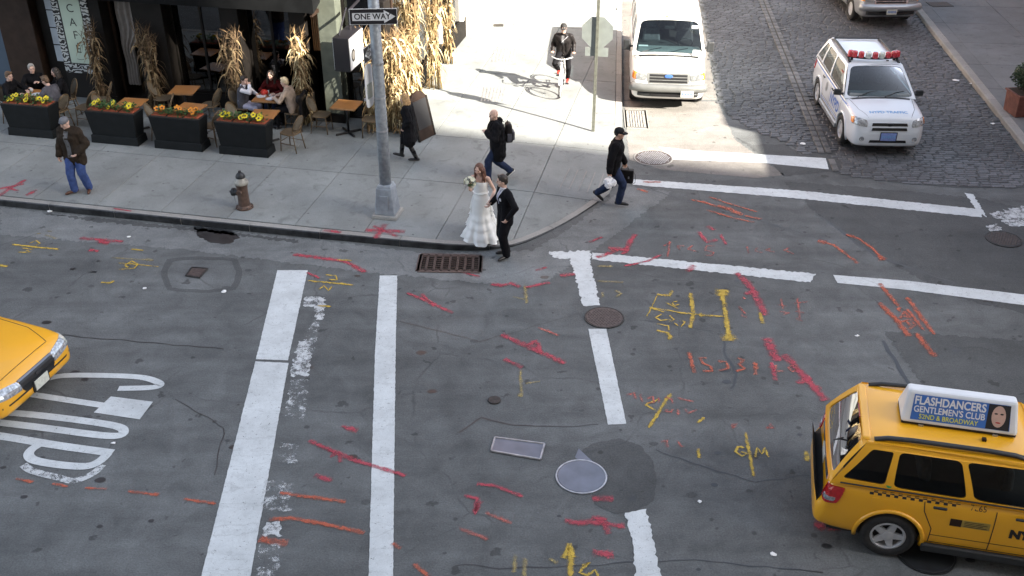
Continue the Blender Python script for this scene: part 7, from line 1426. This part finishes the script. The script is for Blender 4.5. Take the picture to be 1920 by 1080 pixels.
# --- man in the cap with two bags
cl = SG(1147, 381); f = Fig('man in a black cap, black sweater and jeans stepping off the kerb with two bags', cl, -12, 1.82, .905, 5, 0, feet=((-.07, -.33, .18), (.08, .15, .085)), lift=(38, 0), hands=((-.24, .20, .86), (.28, -.05, .84)), head=(5, 8), grip=((0, .2, -1), (0, .1, -1)), curl=.8)
f.body('skin'); f.trousers('jean_dark', .024); f.top('sweater', 'wool_black', .044, .80, .04, .034, .014, True); f.shoes('shoe_black'); f.hair('stubble', 'hair_dark'); f.cap('cap_black')
hw = f.world(f.wri[1] + V3(0, .01, -.08)); pbag = thing('plastic_bag', 'crumpled white plastic bag in the walking man right hand', 'bag', hw - Vector((0, 0, .26)), .4)
mb = MB(); rr = random.Random(4)
for k in range(9): mb.ball((rr.uniform(-.07, .07), rr.uniform(-.07, .07), rr.uniform(.05, .14)), (rr.uniform(.06, .09),) * 3, 8, 6)
mb.caps((0, 0, .12), (0, 0, .25), .05, .02); me = remesh(mb, .014, 1, .02, 22.); setmat(me, mat('plastic_white', (0.68, 0.69, 0.72), .4, var=.06)); me.polygons.foreach_set('use_smooth', [False] * len(me.polygons)); mesh_obj('bag_body', me, pbag); MB().tube([(-.02, 0, .22), (0, .02, .29), (.02, 0, .22)], .008, 5).obj('bag_handle', MATS['plastic_white'], pbag)
hw = f.world(f.wri[0] + V3(0, .01, -.09)); bc = thing('satchel', 'black satchel with a hanging strap in the walking man left hand', 'bag', hw - Vector((0, 0, .38)), R(-12))
MB().box((0, 0, .15), (.40, .14, .31)).obj('case', MATS['leather'], bc, bevel=.02); MB().box((0, -.062, .20), (.34, .015, .18)).obj('flap', MATS['ink'], bc, bevel=.006); MB().tube([(-.08, 0, .29), (-.06, 0, .37), (.06, 0, .37), (.08, 0, .29)], .011, 6).obj('handle', MATS['ink'], bc); MB().tube([(.17, 0, .28), (.24, .01, .18), (.24, .02, .0), (.17, .01, -.06), (.10, 0, .02)], .012, 6, flat=.4).obj('strap', MATS['ink'], bc); MB().box((.10, -.071, .14), (.03, .01, .05)).obj('buckle', MATS['steel_edge'], bc)
# --- cyclist and bicycle
mat('bike_white', (0.62, 0.62, 0.60), .35, var=.08, coat=.5)
bf, HB = G(1050, 183, .15), 262.0; fd = Vector((math.cos(R(HB)), math.sin(R(HB)), 0)); bo_ = bf - fd * .54; bo_.z = .15
bk = thing('bicycle', 'white upright bicycle with curved handlebars ridden by the cyclist', 'bicycle', bo_, R(HB - 90))
for y in (.54, -.54):
    wv = bpy.data.objects.new('wheel', None); COL.objects.link(wv); wv.parent = bk; wv.location = (0, y, .34)
    ring = lambda r_: [V3(0, r_ * math.cos(a), r_ * math.sin(a)) for a in [2 * math.pi * k / 32 for k in range(32)]]
    MB().tube(ring(.322), .017, 8, closed=True).obj('tyre', MATS['tyre'], wv, smooth=True); MB().tube(ring(.30), .010, 6, closed=True).obj('rim', MATS['alloy'], wv, smooth=True); MB().tube([(-.05, 0, 0), (.05, 0, 0)], .02, 8).obj('hub', MATS['steel_edge'], wv); sp2 = MB()
    for k in range(18): a = 2 * math.pi * k / 18; sp2.tube([(.02 * (-1) ** k, 0, 0), (0, .30 * math.cos(a), .30 * math.sin(a))], .0022, 4, cap=False)
    sp2.obj('spokes', MATS['steel_edge'], wv); md_ = [V3(0, .37 * math.cos(a), .37 * math.sin(a)) for a in [R(20) + R(140) * k / 12 for k in range(13)]]; MB().tube(md_, .022, 6, flat=.3).obj('mudguard', MATS['bike_white'], wv)
fr = MB(); hd, bb, st_ = V3(0, .40, .86), V3(0, -.06, .30), V3(0, -.22, .86)
for a, b, r_ in ((hd, bb, .019), (V3(0, .42, .72), bb, .017), (bb, st_, .017), (hd - V3(0, 0, .05), V3(0, -.18, .72), .014), (hd, V3(0, .44, .64), .021)): fr.tube([a, b], r_, 8)
for sx in (-.05, .05): fr.tube([bb, V3(sx, -.54, .34)], .01, 6); fr.tube([V3(0, -.20, .78), V3(sx, -.54, .34)], .009, 6); fr.tube([V3(sx * .4, .44, .66), V3(sx, .54, .34)], .012, 6)
fr.obj('frame', MATS['bike_white'], bk, smooth=True); MB().tube([V3(0, .40, .84), V3(0, .37, 1.0), V3(0, .42, 1.02)], .013, 8).obj('stem', MATS['steel_edge'], bk)
hb = [V3(-.29, .14, 1.02), V3(-.28, .22, 1.03), V3(-.24, .36, 1.05), V3(-.12, .45, 1.04), V3(0, .43, 1.02), V3(.12, .45, 1.04), V3(.24, .36, 1.05), V3(.28, .22, 1.03), V3(.29, .14, 1.02)]; MB().tube(hb, .013, 8).obj('handlebar', MATS['bike_white'], bk, smooth=True)
for sg in (-1, 1): MB().tube([V3(sg * .29, .13, 1.02), V3(sg * .283, .21, 1.028)], .018, 8).obj('grip', MATS['ink'], bk)
MB().tube([st_, st_ + V3(0, -.02, .10)], .013, 8).obj('seat_post', MATS['steel_edge'], bk); sd_ = MB(); sd_.ball(st_ + V3(0, -.06, .13), (.10, .11, .035)); sd_.ball(st_ + V3(0, .07, .13), (.035, .11, .03)); sd_.obj('saddle', MATS['leather'], bk, smooth=True)
MB().lathe([(.09, -.004), (.09, .004)], 24, V3(.045, -.06, .30), M=Matrix.Rotation(math.pi / 2, 3, 'Y')).obj('chainring', MATS['steel_edge'], bk)
for sg, a in ((1, R(60)), (-1, R(240))):
    pe = bb + V3(sg * .07, .16 * math.cos(a), .16 * math.sin(a)); o = MB().tube([bb + V3(sg * .055, 0, 0), pe], .010, 6).obj('crank', MATS['steel_edge'], bk); MB().box(pe + V3(sg * .05, 0, 0), (.09, .08, .02)).obj('pedal', MATS['ink'], o)
MB().ball(V3(0, .50, .93), (.05, .04, .05)).obj('headlamp', MATS['lamp_clear'], bk, smooth=True)
pr_ = bb + V3(.12, .08, .16 * math.sin(R(60))); pl_2 = bb + V3(-.12, -.08, -.16 * math.sin(R(60)))
f = Fig('cyclist in a black jacket and grey cap riding towards the street on the pavement', bo_, HB, 1.76, .0, 14, 0, hands=None) if False else None
k_ = 1.76 / 1.75
f = Fig('cyclist in a black jacket, dark cap and red shoes riding on the sunny pavement', bo_ + Vector((0, 0, 0)), HB, 1.76, 1.07, 16, 0, feet=((-.12, -.14, .25), (.12, .02, .535)), hands=((-.285, .16, 1.075), (.285, .16, 1.075)), head=(4, 4), poles=((-.35, -.4, -1), (.35, -.4, -1)), kpole=((-.3, 1, .2), (.3, 1, .2)), grip=((0, 1, -.2), (0, 1, -.2)), curl=.9)
sh_ = V3(0, -.20, 0)
f.body('skin_pale'); f.trousers('wool_black', .008); f.top('jacket', 'leather', .024, 1.0, 0, .02, .012); f.patch('shirt_front', 'shirt_grey', ((-.035, 1.30), (.035, 1.30), (.04, 1.56), (-.04, 1.56))); f.shoes('shoe_red'); f.cap('cap_dark'); f.hair('stubble', 'hair_brown')
for o in [x for x in COL.objects if x.parent == f.root]: pass
f.root.location = bo_ + fd * -.20
MB().tube([f.S(MB().add([f.sh[0] + V3(.06, .10, .02)], [])).v[0], f.chest * f.k + V3(.02, .15, -.02), f.pel * f.k + V3(.17, .06, .12)], .018, 6, flat=.4).obj('bag_strap', MATS['shirt_white'], f.root)

# --- bride and groom
bl_, bh, bk2 = SG(903, 446), 255.0, 1.68 / 1.75
gl_, gh, gk = G(948, 481, .004), 205.0, 1.80 / 1.75
HOLD = at_depth(919, 378, 18.62)
bq = at_depth(879, 350, 18.25)
lb_ = to_local(HOLD + Vector((0, 0, .02)), bl_, bh, bk2); lg = to_local(HOLD + Vector((.02, -.03, -.02)), gl_, gh, gk); lq = to_local(bq + Vector((.02, .08, -.06)), bl_, bh, bk2)
f = Fig('bride with long red-brown hair in a strapless white satin gown', bl_, bh, 1.68, .95, 1, 0, hands=((lb_.x, lb_.y, lb_.z), (lq.x, lq.y, lq.z)), head=(15, -14), fem=True, poles=((-.6, -.8, -.3), (1, -.8, -.5)), curl=.7)
f.body('skin_pale', vox=.009); f.hair('long', 'hair_red', 5)
mb = MB(); nt_, nzv = 120, 60; vs = []
def prof(z):
    P_ = [(0.0, .40, .40), (.10, .36, .36), (.28, .29, .28), (.46, .225, .21), (.62, .195, .17), (.80, .190, .155), (.94, .180, .145), (1.04, .155, .125), (1.12, .146, .118), (1.22, .156, .128), (1.30, .162, .132), (1.345, .158, .120)]
    for i in range(len(P_) - 1):
        if P_[i][0] <= z <= P_[i + 1][0]: t = (z - P_[i][0]) / (P_[i + 1][0] - P_[i][0]); t = t * t * (3 - 2 * t); return P_[i][1] * (1 - t) + P_[i + 1][1] * t, P_[i][2] * (1 - t) + P_[i + 1][2] * t
    return P_[-1][1:]
for j in range(nzv + 1):
    z = 1.345 * j / nzv; rx, ry = prof(z); am = max(0, (.70 - z) / .70) ** 1.2
    for i in range(nt_):
        a = 2 * math.pi * i / nt_; back = max(0, -math.sin(a)); fold = 1 + am * (.13 * math.sin(8 * a + 1.3 * math.sin(2 * a) + z) + .05 * math.sin(13 * a + 2 * z)) + .012 * math.sin(26 * z + 3 * a) * (1 if .5 < z < 1.15 else 0)
        tr_ = back ** 1.3 * .34 * max(0, (.55 - z) / .55) ** 1.4; top_ = .03 * (1 - math.sin(a)) * .5 if j == nzv else 0
        vs.append(V3(rx * fold * math.cos(a), ry * fold * math.sin(a) - tr_, max(z - top_, .006 + .006 * abs(math.sin(9 * a)) if j == 0 else .012)))
mb.add(vs, [(j * nt_ + i, j * nt_ + (i + 1) % nt_, (j + 1) * nt_ + (i + 1) % nt_, (j + 1) * nt_ + i) for j in range(nzv) for i in range(nt_)]); gown = f.S(mb).obj('gown', MATS['satin'], f.root, smooth=True)
for sg, big in ((-1, .75), (1, 1.25)):              # gathered side swags of the bustle: three overlapping tiers on each hip
    for tier in range(4):
        sw_ = MB(); vs = []; nj, ni = 12, 28; z0_ = .98 - .15 * tier
        for j in range(nj + 1):
            t = j / nj; z = z0_ - .30 * t
            for i in range(ni + 1):
                s_ = i / ni; a = (R(2) - R(85) * s_) if sg > 0 else math.pi - (R(2) - R(85) * s_); rx, ry = prof(max(z, .02)); o_ = .006 + big * (.03 + .05 * tier / 3 + .05 * t) * math.sin(math.pi * s_) ** .6 * t ** .6 + .018 * t * math.sin(s_ * 30 + tier * 2)
                vs.append(V3((rx + o_) * math.cos(a), (ry + o_) * math.sin(a) - .03 * t * tier, z - .06 * t * math.sin(math.pi * s_) + .014 * t * math.sin(s_ * 24 + tier)))
        sw_.add(vs, [(j * (ni + 1) + i, j * (ni + 1) + i + 1, (j + 1) * (ni + 1) + i + 1, (j + 1) * (ni + 1) + i) for j in range(nj) for i in range(ni)]); f.S(sw_).obj('bustle', MATS['satin'], gown, smooth=True)
rb_ = MB().tube([V3(.152 * math.cos(a), .122 * math.sin(a), 1.085 + .004 * math.sin(3 * a)) for a in [2 * math.pi * k / 40 for k in range(40)]], .022, 6, closed=True, flat=.25); f.S(rb_).obj('sash', MATS['satin'], gown, smooth=True)
hb_ = f.world(f.wri[1] + V3(0, .03, .04)); bqt = thing('bouquet', 'round bouquet of cream white flowers with green leaves held by the bride', 'bouquet', hb_, 0)
mat('petal_cream', (0.66, 0.66, 0.52), .6, var=.12, scale=30); rr = random.Random(8); MB().tube([(0, 0, -.12), (0, -.01, .02)], [.02, .03], 8).obj('stems', MATS['leaf_green'], bqt)
for k in range(20):
    d = V3(rr.gauss(0, 1), rr.gauss(0, 1) - .5, rr.gauss(0, 1) + .5).normalized() * .10; fl = MB()
    for j in range(7): a = 2 * math.pi * j / 7; n_ = d.normalized(); e1 = n_.orthogonal().normalized(); e2 = n_.cross(e1); e = e1 * math.cos(a) + e2 * math.sin(a); fl.add([d, d + e * .03 + n_ * .012 + e.cross(n_) * .018, d + e * .045 + n_ * .02, d + e * .03 + n_ * .012 - e.cross(n_) * .018], [(0, 1, 2, 3)])
    fl.ball(d + d.normalized() * .012, .016, 6, 5); o = fl.obj('flower', MATS['petal_cream'], bqt, loc=(0, -.01, .06))
lfm = MB(); leafy(lfm, (0, 0, .0), 60, .10, .10, .06, rr); lfm.obj('leaves', MATS['leaf_green'], bqt, kind='stuff')

cuff = to_local(at_depth(952, 410, 17.92), gl_, gh, gk)
f = Fig('groom in a black suit and silver tie holding the bride by the hand', gl_, gh, 1.80, .945, 2, 0, feet=((-.09, .02, .08), (.09, -.06, .08)), fyaw=(-14, 16), hands=((cuff.x, cuff.y, cuff.z), (lg.x, lg.y, lg.z)), head=(8, -22), poles=((-1, -.7, .0), (.6, -.6, -.5)), curl=.6)
f.body('skin_pale'); f.trousers('suit_black', .030, .006); f.top('jacket', 'suit_black', .024, .80, .05, .018, .006, False); f.shoes('shoe_black'); f.hair('short', 'hair_dark', 3)
f.patch('shirt_front', 'shirt_white', ((-.004, 1.14), (.004, 1.14), (.075, 1.47), (-.075, 1.47)), .004); f.patch('tie', 'tie_silver', ((-.020, 1.17), (.020, 1.17), (.024, 1.44), (-.024, 1.44)), .011); f.patch('lapel', 'suit_black', ((.0, 1.12), (.035, 1.14), (.125, 1.40), (.07, 1.45)), .012); f.patch('lapel', 'suit_black', ((-.035, 1.14), (.0, 1.12), (-.07, 1.45), (-.125, 1.40)), .012); f.patch('pocket_flower', 'shirt_white', ((-.135, 1.27), (-.085, 1.27), (-.09, 1.33), (-.13, 1.32)), .02, 3, 3, .1)
cl_ = MB()
for k in range(12): a = R(150) * k / 11 + R(195); cl_.caps(f.neck + s_v if False else f.neck + V3(.058 * math.cos(a + R(180)), .058 * math.sin(a + R(180)) + .004, .02), f.neck + V3(.058 * math.cos(a + R(195)), .058 * math.sin(a + R(195)) + .004, .022), .016, .016, 6)
cl_.caps(f.neck + V3(-.055, .02, .03), f.neck + V3(-.02, .075, .0), .014, .012, 6); cl_.caps(f.neck + V3(.055, .02, .03), f.neck + V3(.02, .075, .0), .014, .012, 6); f.put('collar', remesh(f.S(cl_), .009, 1), 'shirt_white')
for i in (0, 1): cb_ = MB().tube([f.elb[i].lerp(f.wri[i], .93), f.elb[i].lerp(f.wri[i], 1.03)], [.046, .044], 12); f.S(cb_).obj('cuff', MATS['shirt_white'], f.root, smooth=True)

# --- diners
def sit(label, u, v, face, top, hair_m, style, skin='skin_pale', tr='jean_dark', hands=None, lean=8, head=(15, 0), h=1.70, fem=False, name='jacket', over=None):
    hands = hands or ((-.16, .40, .84), (.16, .40, .84)); fig = Fig(label, W(u, v, .155), math.degrees(URZ) + face, h, .585, lean, 0, feet=((-.12, .40, .085), (.12, .36, .085)), hands=hands, head=head, fem=fem, poles=((-1, -.4, -.6), (1, -.4, -.6)))
    fig.body(skin); fig.trousers(tr, .008); fig.top(name, top, .018, .52, 0, .014, .008); fig.shoes('shoe_black'); fig.hair(style, hair_m, int(u * 3) % 5)
    return fig
f = sit('diner in a dark vest with white sleeves and pale trousers, chin on hand', -11.83, 23.05, 0, 'shirt_white', 'hair_dark', 'short', tr='lilac', hands=((-.12, .36, .84), (.02, .26, 1.12)), head=(10, -10), h=1.62, name='shirt'); f.top('vest', 'jacket_grey', .026, .52, 0, .0, .006, False, 0, .014, False)
f = sit('fair-haired diner in a tan sweater facing left in the sun', -10.46, 22.99, 180, 'sweater_tan', 'hair_fair', 'short', tr='wool_black', lean=12, head=(12, 0), name='sweater')
ck_ = MB(); ck_.box((0, 0, 0), (.44, .10, .62), top=(.8, .7)); ck_.ball((-.2, .02, .22), (.09, .07, .12)); ck_.ball((.2, .02, .2), (.09, .07, .13)); me = remesh(ck_, .02, 3, .02, 9.); setmat(me, MATS['leather']); tag(mesh_obj('draped_jacket', me, None, W(-10.18, 22.98, .155 + .64), URZ + R(90)), 'black leather jacket hung over the chair of the fair-haired diner', 'jacket')
sit('diner in a dark red top with long dark hair sitting by the window', -11.2, 23.60, -85, 'red_top', 'hair_dark', 'long', lean=10, fem=True, h=1.66, name='top')
sit('leftmost seated person with short brown hair in a dark jacket', -17.62, 21.95, 0, 'wool_black', 'hair_brown', 'short', head=(10, -15)); sit('grey-haired person in a dark jacket behind the far left table', -17.36, 22.66, -55, 'wool_black', 'hair_grey', 'short', head=(5, 10), hands=((-.12, .36, .95), (.16, .40, .84)))
sit('person in a grey jacket seated with back to the street behind the first planter', -16.28, 21.86, 168, 'jacket_grey', 'hair_brown', 'short', lean=14, head=(22, 0)); sit('dark-haired person in black seated under the cafe banner', -16.55, 22.66, 228, 'wool_black', 'hair_dark', 'long', fem=True, h=1.64)
